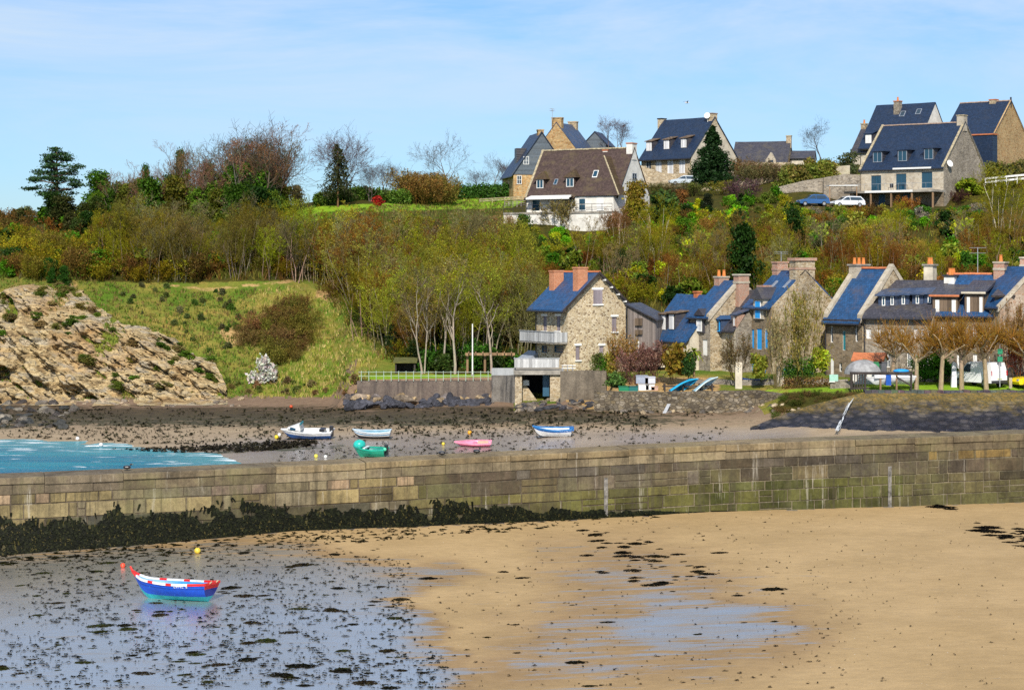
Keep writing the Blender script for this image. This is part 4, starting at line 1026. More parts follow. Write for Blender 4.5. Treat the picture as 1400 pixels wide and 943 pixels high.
def build_houses():
    # ---- white house with the brown tiled roof on the hill
    h = House('white_house', 'white house with steep brown tiled roof and hipped wing on the hillside', 845, 250, 31, 311, 266, 203, pa=719, pc=888)
    fl = h.on('front', 780, 290).z
    for x0, y0, x1, y1, f in ((727, 271, 738, 289, 'teal'), (773, 271, 781, 288, 'teal')): h.win('front', x0, y0, x1, y1, 'french', 'white', 'glassblue', mull=0)
    h.win('front', 791.5, 271, 801, 288, 'french', 'white', 'glassblue', mull=0, proud=True, c=-1.2); h.win('front', 816, 271, 826, 288, 'door', 'white', 'white', proud=True, c=-1.2)
    a0 = h.on('front', 786, 280, -1.2).x; b = MB(); b.box(a0, -1.18, -3, h.L-.02, -.01, h.E-.2); h.part('wing_wall', 'render_white', b)
    h.win('front', 748, 274, 760, 284, 'shut', 'white', 'shutter_white')
    h.win('front', 728, 296, 742, 309, 'door', 'white', 'white', name='garage_door'); h.win('gable', 864, 237, 870, 246, 'win', 'zinc', 'glass', proud=True)
    h.walls('render_white'); h.roof('tile_brown', ridge='lichen', coping='lichen', cop_sides=(0,), cw=.3, ch=.1, ov=.3)
    h.dormer(734, 246, 743, 257.5, 'hip', cheek='tile_brown', roofm='tile_moss', fill='glassblue', h=1.05, over=.38)
    h.dormer(774.5, 243.5, 784.5, 255.5, 'hip', cheek='tile_brown', roofm='tile_moss', fill='glassblue', h=1.05, over=.38)
    h.skylight(760, 249, .5, .9); 
    # hipped wing
    w0, w1 = h.on('front', 783, 266, -1.2).x, h.on('front', 845, 266, -1.2).x; ap = h.on('y', 826, 213.5, 1.6); b = MB(); z0 = h.E-.15; e = -1.45
    ye = (ap.z-h.E-.15)/h.k; ys_ = (z0-h.E)/h.k
    b.add([(w0-.2, e, z0), (w1+.25, e, z0), (ap.x, ap.y, ap.z), (ap.x, min(ye+.2, h.W/2), ap.z), (w1+.25, ys_+.5, z0+.1), (w0-.2, ys_+.5, z0+.1)], [(0,1,2),(0,2,3,5),(0,5,4,1)])
    wing = h.part('wing_roof', 'tile_brown', b)
    q = MB(); q.add([(w1+.25, e, z0), (w1+.25, ys_+.5, z0+.1), (ap.x, min(ye+.2, h.W/2), ap.z), (ap.x, ap.y, ap.z)], [(0,1,2,3)]); q.build('hip_slope', M['tile_moss'], wing)
    q = MB(); q.tube((w1+.25, e, z0+.04), (ap.x, ap.y, ap.z+.03), .1, n=6); q.build('hip_tiles', M['lichen'], wing)
    b = MB(); k_ = (ap.z-z0)/(ap.y-e); sx = h.on('y', 814, 246, .15); zz = z0+k_*(.15-e); b.obox((sx.x-.35, -.1, z0+k_*(-.1-e)+.05), (.7, 0, 0), (0, .55, .55*k_), (0, -.05, .05)); f = h.part('skylight', 'white', b)
    b = MB(); b.obox((sx.x-.27, -.05, z0+k_*(-.05-e)+.08), (.54, 0, 0), (0, .44, .44*k_), (0, -.05, .05)); b.build('pane', M['glassblue'], f)
    h.chimney(864, 195.5, .85, 1.25, 'render_white', x=h.L-.35, capmat='brick', pots=0); h.chimney(829, 205, .7, .7, 'render_white', capmat='ridge_orange')
    a0, a1 = h.on('front', 722, 270, -.8).x, h.on('front', 781, 270, -.8).x; zc = h.on('front', 750, 268, -.5).z
    b = MB(); b.prism([(a0, -.03, zc+.1), (a0, -1.4, zc-.25), (a0, -1.4, zc-.45), (a0, -1.35, zc-.45), (a0, -1.35, zc-.3), (a0, -.03, zc+.04)], (a1-a0, 0, 0)); h.part('awning', 'white', b)
    b = MB(); b.box(-2.2, -2.0, fl-.25, h.L+.2, -.02, fl); h.part('terrace', 'concrete', b)
    b = MB(); 
    for i in range(2): b.tube((-2.2, -1.95, fl+.5+.45*i), (h.L+.2, -1.95, fl+.5+.45*i), .03, n=5)
    for i in range(12): x = -2.2+(h.L+2.4)*i/11; b.tube((x, -1.95, fl), (x, -1.95, fl+.95), .03, n=5)
    h.part('terrace_railing', 'darkmetal', b)
    b = MB(); b.box(-2.2, -1.9, -3, h.L+.2, -1.6, fl-.25); h.part('basement_wall', 'render_white', b)
    b = MB()
    for i in range(9): b.box(h.L+.2, -2+.0, fl-.25-.3*i-.3, h.L+.5+.32*i+.32, -.6, fl-.25-.3*i)
    h.part('staircase', 'brickpale', b)
    # ---- slate clad house behind it, and its stone wing
    h = House('slate_house', 'grey slate clad gabled house standing behind the brown roofed white house', 702, 285, 80, 254, 237, 181, L=9, W=8.2)
    a = h.on('gable', 741, 236).z
    h.win('gable', 706.5, 240, 713, 252, 'win', 'white', 'glass', proud=True); h.win('gable', 715.5, 214, 723, 225, 'win', 'white', 'shutter_white', proud=True)
    h.walls('stone_orange', 'stone_orange'); b = MB(); b.add([(h.L+.05, -.3, h.E-.2), (h.L+.05, h.W+.3, h.E-.2), (h.L+.05, h.W/2, h.Rz+.05)], [(0,1,2)]); h.part('slate_cladding', 'slate_clad', b)
    h.roof('slate_navy', go=.3); h.chimney(741, 177.5, 1.2, .8, 'stone_orange', x=h.L-1.0, capmat='stone_orange')
    b = MB(); p = h.on('x', 706, 203, h.L-4); b.box(h.L-5, p.y-.1, p.z-2.5, h.L-3.4, p.y+1.4, p.z); h.part('box_dormer', 'slate_grey', b)
    h = House('stone_wing_house', 'orange stone gabled house with blue slate slope and rooftop aerial on the hilltop', 733, 290, 112, 250, 206, 168, L=7.5, W=6.3)
    h.walls('stone_orange'); h.roof('slate_dull', go=.05); h.chimney(759.5, 161, .9, 1.5, 'stone_orange', x=h.L-.5, capmat='stone_orange'); h.chimney(783, 166.5, .8, 1.3, 'stone_tan', x=.5, capmat='stone_orange')
    h.aerial(755, 163, 149)
    h = House('small_slate_house', 'small slate gabled house among bare trees beside the stone gabled house', 798, 296, 105, 250, 197, 180.5, L=5, W=3.4)
    h.walls('slate_clad'); h.roof('slate_navy', go=.15)
    # ---- blue roofed house with three flat dormers
    h = House('dormer_house', 'white gabled house with navy roof and three flat dormers behind the fir', 945, 290, 45, 241, 212, 161, pa=877, pc=1007)
    for x0, y0, x1, y1 in ((896, 220, 904.5, 239), (912, 219, 920.5, 238), (928, 218, 936.5, 237)): h.win('front', x0, y0, x1, y1, 'shut', 'white', 'shutter_white')
    h.win('front', 883, 220, 890, 235, 'win', 'white', 'glass')
    h.win('gable', 974, 185, 981, 197, 'win', 'white', 'glass', proud=True); h.win('gable', 985, 220, 996, 234, 'win', 'white', 'glass', proud=True)
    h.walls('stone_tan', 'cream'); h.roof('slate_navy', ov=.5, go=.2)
    for x0, y0, x1, y1 in ((884, 194.5, 891, 206.5), (908, 192, 915, 204), (931.5, 190, 938.5, 202)): h.dormer(x0, y0, x1, y1, 'shed', fill='shutter_white', shut=True, cheek='slate_grey', roofm='barndark', rise=.25, over=.12)
    h.chimney(905, 162, .8, 1.1, 'stone_tan', capmat='darkmetal'); h.chimney(975, 155, 1.0, 1.2, 'stone_tan', x=h.L-.4, capmat='ridge_pale')
    d = h.on('y', 967, 158.5, h.W/2-.8); b = MB(); b.tube(d, d+Vector((.05, -.12, .04)), .42, .46, 14); b.tube(d+Vector((0, .1, 0)), d+Vector((0, .1, -1)), .04, n=5); h.part('satellite_dish', 'white', b)
    # ---- long low slate cottages right of the fir
    h = House('low_slate_cottage', 'long low dark slate cottage with small stone gable beyond the fir', 1076, 305, 16, 246, 221, 194, pa=1001, W=7)
    h.walls('stone_tan'); h.roof('slate_grey', ov=.25, go=.1); h.chimney(1080, 186, .75, .8, 'stone_tan', capmat='lichen', x=h.L-.2)
    p = h.on('front', 1054, 222); b = MB(); b.prism([(p.x-.8, -.25, p.z-.3), (p.x+.8, -.25, p.z-.3), (p.x+.8, -.25, p.z+.3), (p.x, -.25, p.z+1.55), (p.x-.8, -.25, p.z+.3)], (0, 1.6, 0)); dd = h.part('stone_dormer', 'stone_pale', b)
    b = MB(); b.box(p.x-.4, -.28, p.z-.25, p.x+.4, -.22, p.z+.3); b.build('pane', M['glass'], dd)
    h = House('lean_to_shed', 'low stone outbuilding with dark slate roof beside the bare round tree', 1113, 306, 12, 246, 216, 207, pa=1081, W=5)
    h.walls('cream'); h.roof('slate_grey', ov=.2)
    # ---- big stone house with navy roof (right hilltop)
    h = House('stone_house', 'big pale stone house with navy roof, three dormers and a terrace', 1290, 262, 38, 266, 228, 168, pa=1176, pc=1347)
    for x0, y0, x1, y1 in ((1191, 240, 1204.6, 261.5), (1225, 237.5, 1239, 260), (1260, 235, 1274.6, 257)): h.win('front', x0, y0, x1, y1, 'french', 'teal', 'glassblue')
    h.walls('stone_pale', 'stone_grey'); h.roof('slate_navy', ridge='ridge_pale', coping='lichen', cw=.32, ch=.14, ov=.25)
    for x0, y0, x1, y1 in ((1194, 208, 1206, 222), (1228, 206, 1240, 220.5), (1264, 203.5, 1276, 218)): h.dormer(x0, y0, x1, y1, 'hip', frame='zinc', fill='glassblue', cheek='slate_grey', roofm='slate_navy', h=.75, over=.35)
    h.chimney(1316, 157.5, 1.0, 1.1, 'stone_pale', x=h.L-.4, capmat='lichen')
    d = h.on('gable', 1298, 224, .25); b = MB(); b.tube(d, d+Vector((.12, -.05, .05)), .4, .48, 16); b.tube(d, d-Vector((.25, 0, .1)), .04, n=5); h.part('satellite_dish', 'white', b)
    a0, a1 = h.on('front', 1222, 230).x, h.on('front', 1274, 230).x; zc = h.on('front', 1250, 229).z; b = MB(); b.box(a0, -.35, zc-.22, a1, -.02, zc); h.part('awning_box', 'white', b)
    zt = h.on('front', 1230, 261.5).z
    b = MB(); b.box(-.6, -3.4, zt-.28, h.L+.3, -.02, zt); h.part('terrace', 'concrete', b)
    b = MB(); b.box(2.5, -3.45, zt-.26, 9.5, -3.4, zt+.02); h.part('terrace_edge', 'white', b)
    b = MB(); b.box(1.0, -.7, -5, h.L+.3, -.4, zt-.3); h.part('basement_wall', 'stone_brown', b)
    for x in (3.2, 6.8): b = MB(); b.box(x, -.78, zt-2.4, x+.9, -.71, zt-.4); h.part('basement_door', 'teal', b)
    for i in range(5): b = MB(); b.box(.2+i*3, -3.3, -4, .4+i*3, -3.1, zt-.28); h.part('terrace_post', 'wood', b)
    b = MB(); 
    for i in range(14): x = -.5+(h.L+.6)*i/13; b.tube((x, -3.35, zt), (x, -3.35, zt+.9), .02, n=4)
    b.tube((-.5, -3.35, zt+.9), (h.L+.1, -3.35, zt+.9), .025, n=4); h.part('terrace_railing', 'steel', b)
    # terrace furniture
    for px, nm, lab in ((1233, 'garden_table', 'dark garden table set out on the stone house terrace'), (1218, 'garden_chair', 'dark garden chair on the terrace, closest to the blue door')):
        p = h.on('front', px, 258, -1.8); w = h.A+h.d*p.x+h.n*(-1.8)+Vector((0, 0, zt)); r_ = empty(nm, w, -h.th); tag(r_, lab, nm.split('_')[1])
        tb = nm == 'garden_table'; b = MB(); b.box(-.7 if tb else -.25, -.4 if tb else -.25, .68 if tb else .42, .7 if tb else .25, .4 if tb else .25, .74 if tb else .46); b.build('tabletop' if tb else 'seat', M['darkmetal'], r_)
        for sx in (-1, 1):
            for sy in (-1, 1): b = MB(); b.tube((sx*(.6 if tb else .22), sy*(.33 if tb else .22), 0), (sx*(.6 if tb else .22), sy*(.33 if tb else .22), .68 if tb else .42), .025, n=5); b.build('leg', M['darkmetal'], r_)
        if not tb: b = MB(); b.box(-.25, .2, .46, .25, .25, .95); b.build('backrest', M['darkmetal'], r_)
    # ---- white gabled house above, stone house far right
    h = House('skylight_house', 'navy roofed house with white gable, tall chimney and two skylights on the skyline', 1256, 292, 38, 235, 196, 141, pa=1176, pc=1300)
    h.walls('cream', 'render_white'); h.roof('slate_navy', ov=.5, go=.1); h.chimney(1227.5, 138, .9, 1.0, 'stone_grey', y=h.W/2-.9, capmat='brick', pots=1, dep=1.6)
    h.skylight(1234, 156, .8, 1.1, 'glass'); h.skylight(1256, 153, .8, 1.1, 'glass'); h.dormer(1183.5, 184, 1191.5, 196, 'shed', fill='white', shut=True, frame='white', roofm='slate_navy')
    h = House('slate_annex', 'low dark slate annex with a stone chimney at the skyline houses', 1188, 297, 38, 235, 207, 174, pa=1164, W=7)
    h.walls('cream'); h.roof('slate_grey', ov=.2); h.chimney(1164.5, 167, .8, .7, 'stone_tan', capmat='lichen', pots=1, x=.3)
    h = House('orange_stone_house', 'navy roofed house with orange stone gable at the edge of the skyline', 1360, 284, 38, 240, 182, 138.5, pa=1291, W=11)
    h.walls('stone_orange'); h.roof('slate_navy', ov=.4, ridge='ridge_pale', coping='stone_orange', cop_sides=(1,), cw=.2, ch=.06); h.chimney(1358.5, 136, 1.0, .9, 'stone_tan', capmat='ridge_orange')
    b = MB(); p = h.on('y', 1382, 133, h.W/2); b.tube(p, p-Vector((0, 0, 1.4)), .13, n=8); h.part('flue', 'darkmetal', b)
    x0, x1 = h.on('front', 1324, 185, -1.6).x, h.on('front', 1357, 185, -1.6).x; zt = h.on('front', 1340, 185, -1.6).z
    b = MB(); b.box(x0, -1.6, -2, x1, 0, zt); pc = h.part('porch', 'slate_navy', b); b = MB(); b.box(x0-.2, -1.75, zt+.002, x1+.15, .0, zt+.18); b.build('porch_roof', M['ridge_orange'], pc)
    # ---- golden stone house on the quay
    h = House('golden_stone_house', 'tall golden rubble stone house with two orange chimneys above the boathouse', 776, 173, 58, 512, 416, 373, pa=733, pc=857)
    for x0, y0, x1, y1 in ((742, 432, 747.5, 452), (760.5, 432, 766, 452)): h.win('front', x0, y0, x1, y1, 'shut', 'shutter_grey', 'shutter_grey', 'white')
    h.win('gable', 811, 396, 823, 415.5, 'shut', 'shutter_grey', 'shutter_grey', 'white'); h.win('gable', 836.5, 433, 843.5, 453, 'shut', 'shutter_grey', 'shutter_grey', 'white')
    h.win('gable', 787, 472.5, 793, 492, 'shut', 'shutter_grey', 'shutter_grey', 'white'); h.win('gable', 819.5, 472.5, 825.5, 485, 'shut', 'shutter_grey', 'shutter_grey', 'white'); h.win('gable', 836, 474, 846, 484, 'win', 'white', 'glass', 'white')
    for x0, x1 in ((740, 748), (757, 770)): h.win('front', x0, 472, x1, 482, 'win', 'teal', 'glassblue', mull=0)
    h.walls('stone_gold'); h.roof('slate_blue', ov=.75, go=.35, ridge='ridge_orange')
    b = MB(); b.box(.1, -.02, h.E-.55, h.L-.1, -.3, h.E-.15); h.part('eaves_shade', 'shutter_grey', b)  # grey violet strip painting in the shadow under the eaves
    for f in (1,):
        for i in range(4):
            t = .12+.7*i/3; y = h.W/2*t; yy = y if f == 0 else h.W-y; b = MB(); b.box(h.L+.003, yy-.07, h.E+h.k*y-.2, h.L+.42, yy+.07, h.E+h.k*y-.06); h.part('purlin_end', 'white', b)
    for f in (0, 1):
        b = MB(); y = lambda v: v if f == 0 else h.W-v
        b.prism([(h.L+.34, y(-.75), h.E-.75*h.k-.12), (h.L+.34, y(-.75), h.E-.75*h.k+.14), (h.L+.34, y(h.W/2), h.Rz+.14), (h.L+.34, y(h.W/2), h.Rz-.12)], (.06, 0, 0)); h.part('bargeboard', 'darkwood', b)
    h.chimney(753, 369.5, .75, 1.05, 'brick', x=.7, y=1.7, capmat='brick', cap=.05, dep=1.5); h.chimney(795, 365, .75, 1.05, 'brick', x=h.L-.55, y=1.7, capmat='brick', cap=.05, dep=1.5)
    p0, p1 = h.on('front', 726, 466, -1.3), h.on('front', 776, 466, -1.3); zb = p0.z
    b = MB(); b.box(-.5, -1.35, zb-.15, h.L, -.01, zb); bal = h.part('balcony', 'concrete', b)
    b = MB(); b.box(-.5, -1.4, zb, h.L+.02, -1.36, zb+.85); b.box(-.52, -1.36, zb, -.48, -.02, zb+.85); b.box(h.L-.01, -1.36, zb, h.L+.03, -.02, zb+.85); b.build('balcony_panel', planks('balcony_boards', (.46, .46, .45), 4, .7), bal)
    b = MB(); 
    for i in range(9): x = -.45+(h.L+.4)*i/8; b.box(x-.03, -1.44, zb-.05, x+.03, -1.38, zb+.95)
    b.box(-.55, -1.46, zb+.86, h.L+.05, -1.36, zb+.92); b.build('handrail', M['steel'], bal)
    # porch lean-to at the left of the front
    q = h.on('y', 722, 480, -.3); zp = h.on('y', 722, 487, -.3).z; b = MB(); b.add([(-1.6, -1.2, zp-.3), (.3, -1.2, zp-.3), (.3, .2, zp+.5), (-1.6, .2, zp+.5), (-1.6, .2, zp-.3), (.3, .2, zp-.3)], [(0,1,2,3),(0,3,4),(1,5,2),(0,4,5,1)]); po = h.part('porch_roof', 'zinc', b)
    b = MB(); b.box(-1.5, -1.0, -.1, .2, .1, zp-.31); b.build('porch_wall', M['teal'], po)
    b = MB(); b.tube((h.L+.08, h.W-.1, 0), (h.L+.08, h.W-.1, h.E), .07, n=6); h.part('downpipe', 'darkmetal', b)
    # weathered board barn beside it
    h = House('board_barn', 'weathered grey board barn with lean-to roof against the golden stone house', 859.5, 176, 12, 497, 436, 434, L=.5, pc=None, W=5)
    root = h.root; d0 = P(858, 490, 175.5); dd = Vector((math.cos(R(-20)), math.sin(R(-20)), 0)) 
    inv = lambda px, py, Y: h.inv(P(px, py, Y)); b = MB()
    a0, a1, a2, a3 = inv(858, 478, 175), inv(896, 478, 177.5), inv(896, 438, 177.5), inv(858, 418.5, 175); bk = Vector((.6, 4.5, 0))
    b.prism([a0, a1, a2, a3], bk); b.build('board_wall', M['barn'], root)
    b = MB(); t = Vector((0, 0, .14)); o1, o2 = inv(855, 417, 174.6), inv(898.5, 438.8, 177.2); b.prism([o1, o2, o2+t, o1+t], bk+Vector((0, .8, 0))); b.build('roof', M['slate_grey'], root)
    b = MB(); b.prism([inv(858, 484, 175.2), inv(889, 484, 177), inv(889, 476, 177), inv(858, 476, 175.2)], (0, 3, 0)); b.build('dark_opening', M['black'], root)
    for y0, y1, x in ((435, 445, 868), (451, 457, 868)): b = MB(); b.prism([inv(x, y1, 175.4), inv(x+10, y1, 176), inv(x+10, y0, 176), inv(x, y0, 175.4)], (0, .3, 0)); b.build('hatch', M['barndark'], root)
    b = MB(); b.prism([inv(854, 500, 174.4), inv(905, 500, 176.6), inv(905, 482.5, 176.6), inv(854, 482.5, 174.4)], (.3, 1.5, 0)); b.build('base_wall', M['brickpale'], root)
    for px in (861, 873): b = MB(); b.tube(inv(px, 484, 174.2), inv(px, 466.5, 174.2), .07, n=6); b.build('post', M['white'], root)
    # ---- cottages along the quay
    h = House('blue_roof_cottage', 'low cottage with sweeping bright blue slate roof and twin white dormer windows', 943, 175.5, 60, 500, 461, 405, pa=887.5, W=6.2)
    for i in range(4): h.win('front', 889+i*13.5, 468, 895+i*13.5, 486, 'win', 'white', 'glass', mull=0)
    h.walls('cream'); h.roof('slate_blue', ov=.45, go=.1)
    b = MB()
    for i in range(4): x = .3+i*(h.L-.6)/3; b.prism([(x, -1.6, -.2), (x, -.02, -.2), (x, -.02, h.E-.6), (x, -.5, h.E-1.0)], (.12, 0, 0))
    h.part('buttress', 'cream', b)
    h.dormer(904, 431, 910, 450.5, 'shed', fill='shutter_white', shut=True, cheek='slate_grey', roofm='barndark', rise=.12, pad=.05); h.dormer(915.5, 430, 921.5, 450, 'shed', fill='shutter_white', shut=True, cheek='slate_grey', roofm='barndark', rise=.12, pad=.05)
    h.chimney(941, 398, .5, .5, 'ridge_orange', capmat='ridge_orange', x=h.L*.5)
    h = House('parapet_cottage', 'narrow stone cottage with long slate roof, parapet gable and arched wall dormer', 971, 174.5, 60, 510, 432.5, 385, pa=942, W=6.6)
    h.win('front', 951, 455, 957, 456.5, 'win', 'white', 'shutter_white', proud=True, mull=0); h.win('front', 960, 464, 967, 486, 'door', 'white', 'white'); h.win('front', 946, 470, 951, 486, 'win', 'white', 'glass', mull=0)
    h.walls('stone_grey', 'stone_tan'); h.roof('slate_blue', ov=.25, go=0, coping='stone_pale', cop_sides=(1,), cw=.4, ch=.2)
    p0, p1 = h.on('front', 950, 432, -.15), h.on('front', 962, 432, -.15); zb, zt = h.on('front', 956, 455, -.15).z, h.on('front', 956, 431, -.15).z
    b = MB(); b.box(p0.x, -.15, zb, p1.x, 1.2, zt); b.prism([(p0.x-.1, -.25, zt), (p1.x+.1, -.25, zt), ((p0.x+p1.x)/2, -.25, zt+.6)], (0, 2, 0)); dm = h.part('wall_dormer', 'slate_grey', b)
    h.win('front', 953, 435, 960, 453, 'win', 'white', 'shutter_white', proud=True, c=-.19, parent=dm, mull=0)
    h.chimney(985, 377.5, .75, 1.1, 'brickpale', x=.35, capmat='stone_pale', pots=2); h.chimney(1012.5, 374.5, .75, 1.15, 'brickpale', x=h.L+.1, capmat='stone_pale', extra=.5, cap=.1, dep=2)
    h = House('pink_door_cottage', 'small stone cottage with grey slate roof and arched pink doorway on the quay', 1006, 173.3, 60, 512, 449, 398, pa=973, W=6.0)
    h.win('front', 979, 462, 985.5, 486, 'door', 'brickpale', 'shutter_white'); h.win('front', 996, 464, 1001, 480, 'win', 'white', 'glass', mull=0)
    h.walls('stone_pale', 'stone_grey'); h.roof('slate_grey', ov=.3, go=0, coping='stone_pale', cop_sides=(0,), cw=.3, ch=.15)
    h.dormer(978.5, 437.5, 984.5, 453, 'hip', frame='blue', fill='glassblue', cheek='slate_dull', roofm='slate_blue', h=.3, mull=0); h.dormer(1003, 432, 1006, 446, 'shed', frame='brickpale', fill='shutter_white', shut=True, cheek='brickpale', roofm='slate_dull')
    h.chimney(1035, 390, .8, 1.0, 'brickpale', x=h.L+.2, capmat='brickpale', dep=2)
    h = House('blue_door_house', 'tall stone house with bright blue doors, shutters and broad double chimney', 1055, 171.5, 62, 515, 419, 370.5, pa=1018, pc=1146)
    for i, (x0, y0, x1, y1) in enumerate(((1034, 449, 1041.5, 478), (1045, 448, 1049.5, 477))): h.win('front', x0, y0, x1, y1, 'shut', 'white', 'blue')
    h.win('front', 1024, 489, 1033, 513, 'door', 'white', 'blue'); h.win('front', 1038, 489, 1047, 513, 'door', 'white', 'blue'); h.win('front', 1026, 450, 1031, 476, 'shut', 'blue', 'blue')
    h.walls('stone_brown', 'stone_tan'); h.roof('slate_blue', ov=.3, go=0, ridge='ridge_pale')  # shade is put into the front wall's darker brown stone
    p0, p1 = h.on('front', 1031, 420, -.1), h.on('front', 1043, 420, -.1); zb, zt = h.on('front', 1037, 436, -.1).z, h.on('front', 1037, 408, -.1).z
    b = MB(); b.box(p0.x-.1, -.12, zb, p1.x+.1, 1.6, zt); dm = h.part('wall_dormer', 'stone_pale', b)
    b = MB(); xm = (p0.x+p1.x)/2; b.add([(p0.x-.3, -.4, zt-.05), (xm, -.3, zt+1.0), (xm, 2.6, zt+1.0), (p0.x-.3, 2, zt-.05), (p1.x+.3, -.4, zt-.05), (p1.x+.3, 2, zt-.05)], [(0,1,2,3),(4,5,2,1),(0,4,1),(0,3,5,4)]); b.build('dormer_roof', M['slate_grey'], dm)
    h.win('front', 1033, 411, 1040.5, 435.5, 'shut', 'white', 'blue', proud=True, c=-.15, parent=dm)
    h.chimney(1102, 352.5, .9, 2.05, 'stone_tan', x=h.L-.45, capmat='brickpale', cap=.14, caph=.25, extra=.6, dep=2); h.chimney(1068.5, 357.5, .8, 1.15, 'brickpale', x=.35, capmat='brickpale', extra=.45, dep=1.5)
    h.skylight(1058, 389.5, .25, 1.0, 'glass'); h.skylight(1076, 388.5, .25, 1.0, 'glass'); h.aerial(1068, 357, 344)
    # ---- right hand row
    h = House('big_slate_house', 'grey stone house with large sweeping blue slate roof and three chimney pots', 1179, 168, 52, 515, 434, 368, pa=1128.5, W=7.6)
    h.win('front', 1135, 446, 1138.8, 468, 'win', 'white', 'glass', mull=0); h.win('front', 1151.5, 452, 1156, 479, 'shut', 'white', 'teal2'); h.win('front', 1169, 444, 1172.6, 467, 'win', 'white', 'glass', mull=0)
    h.win('front', 1135, 489, 1140, 512, 'door', 'white', 'white'); h.win('front', 1147, 496, 1151, 508, 'win', 'white', 'glass', mull=0)
    h.walls('stone_brown', 'stone_tan'); h.roof('slate_blue', ov=.55, go=0, ridge='ridge_orange', coping='stone_pale', cw=.5, ch=.32)  # front's darker stone carries the dimness of grazing sun; gable is tan
    b = MB(); b.box(.05, -.45, h.E-.75, h.L-.05, -.02, h.E-.2); h.part('eaves_shade', 'darkwood', b)  # dark strip standing in for the deep eaves shadow
    h.chimney(1178, 361, .8, 1.7, 'stone_pale', x=.4, capmat='concrete', pots=3, cap=.12)
    h = House('five_dormer_house', 'long stone house with violet slate roof and five slanting blue dormers', 1276, 164.7, 31, 515, 432, 385, pa=1181, W=8.2)
    for x0, x1 in ((1184, 1191), (1199, 1204.5), (1213, 1218.5), (1232, 1238), (1249, 1254.5), (1259, 1263), (1268, 1273)): h.win('front', x0, 449, x1, 463, 'win', 'white', 'shutter_white', mull=0)
    for x0, x1 in ((1186, 1193), (1210, 1217), (1240, 1247), (1262, 1269)): h.win('front', x0, 482, x1, 502, 'win', 'white', 'glass')
    h.walls('stone_grey'); h.roof('slate_grey', ov=.4, go=0)
    for i, x in enumerate((1208.3, 1220, 1235.3, 1254.6, 1271)): h.dormer(x-2.2, 405.5-i*.6, x+2.2, 418-i*.9, 'shed', fill='glassblue', cheek='slate_dull', roofm='slate_dull', rise=.22, mull=0, pad=.22, over=.2, depthover=.35)
    h.chimney(1251.5, 361, .8, 1.0, 'cream', x=h.L-1.9, y=h.W/2+.6, capmat='concrete', pots=2, cap=.12, dep=2.5); h.chimney(1281, 376, .9, 1.4, 'render_white', x=h.L+.1, y=h.W/2+.3, capmat='darkmetal', pots=3, cap=.12, dep=2.5)
    h = House('board_front_house', 'terraced house with brown boarded dormers and bright blue roof behind pollarded planes', 1372, 162.6, 28, 515, 430, 376, pa=1276, W=8.4)
    for x0, x1 in ((1286, 1293), (1308, 1314), (1330, 1336), (1352, 1358)): h.win('front', x0, 446, x1, 464, 'win', 'white', 'glass'); h.win('front', x0, 484, x1, 504, 'win', 'white', 'shutter_white')
    h.walls('stone_brown'); h.roof('slate_blue', ov=.3, go=0, ridge='ridge_orange')
    for x0, y0, x1, y1, rm, e in ((1275, 405, 1309, 432, 'slate_grey', 'ridge_orange'), (1319, 401, 1345, 431, 'slate_grey', 'cream'), (1360, 406, 1385, 431, 'slate_grey', 'darkwood')):
        p0 = h.on('y', x0, y0, .1); p1 = h.on('y', x1, y0, .1); zb, zt = h.on('y', x0, y1, .1).z, p0.z; yb = (zt-h.E)/h.k+1.6
        b = MB(); b.box(p0.x, .1, zb, p1.x, min(yb, h.W/2), zt); dm = h.part('boarded_dormer', 'barndark', b)
        b = MB(); b.prism([(p0.x-.2, -.15, zt), (p0.x-.2, -.15, zt+.13), (p0.x-.2, min(yb+.6, h.W/2), zt+1.25), (p0.x-.2, min(yb+.6, h.W/2), zt+.9)], (p1.x-p0.x+.4, 0, 0)); b.build('dormer_roof', M[rm], dm)
        b = MB(); b.box(p0.x-.22, -.22, zt-.02, p1.x+.22, -.152, zt+.14); b.build('fascia', M[e], dm)
        for f in (.12, .78):
            x = p0.x+(p1.x-p0.x)*f; w_ = (p1.x-p0.x)*.16; b = MB(); b.box(x, .03, zb+.25, x+w_, .098, zt-.3); b.build('window', M['white'], dm)
    h.chimney(1350, 357.5, .9, 1.3, 'brickpale', x=h.L*.78, capmat='stone_pale', pots=1, extra=.4, dep=1.6); h.chimney(1391, 351, 1.0, 1.6, 'brickpale', x=h.L+1.0, capmat='stone_pale', pots=2, extra=.5, dep=3)
    h.aerial(1336.7, 378, 338)
    h = House('gable_end_house', 'stone gabled house with pink rubble end wall beside the yellow vehicle', 1367, 161.8, 72, 522, 419, 366, L=5, W=6.8)
    h.win('gable', 1376, 470, 1386, 486, 'win', 'white', 'glass', proud=True); h.win('gable', 1398, 420, 1407, 438, 'win', 'white', 'glass', proud=True)
    M['pink_rubble'] = rubble('pink_rubble', [(.42,.28,.19),(.52,.36,.25),(.34,.24,.17),(.48,.38,.29)], (.45, .36, .28), 2.3, 1.6, .08, .6, .2)
    h.walls('stone_tan', 'pink_rubble'); h.roof('slate_blue', ov=.2, go=0, coping='stone_pale', cop_sides=(1,), cw=.3, ch=.12)
    # ---- boathouse arch below the golden house
    root = empty('boathouse', P(712, 545, 170)); tag(root, 'open fronted stone boathouse with white railed terrace on its roof', 'boathouse'); o = root.location.copy()
    q = lambda px, py, Y: P(px, py, Y)-o
    b = MB(); Y0 = 170.5; zt = q(712, 503, Y0).z; zl = q(712, 512, Y0).z; zb = q(712, 562, Y0).z
    xs = [q(p, 0, Y0).x for p in (704, 713.5, 752, 770)]; y = Y0-o.y
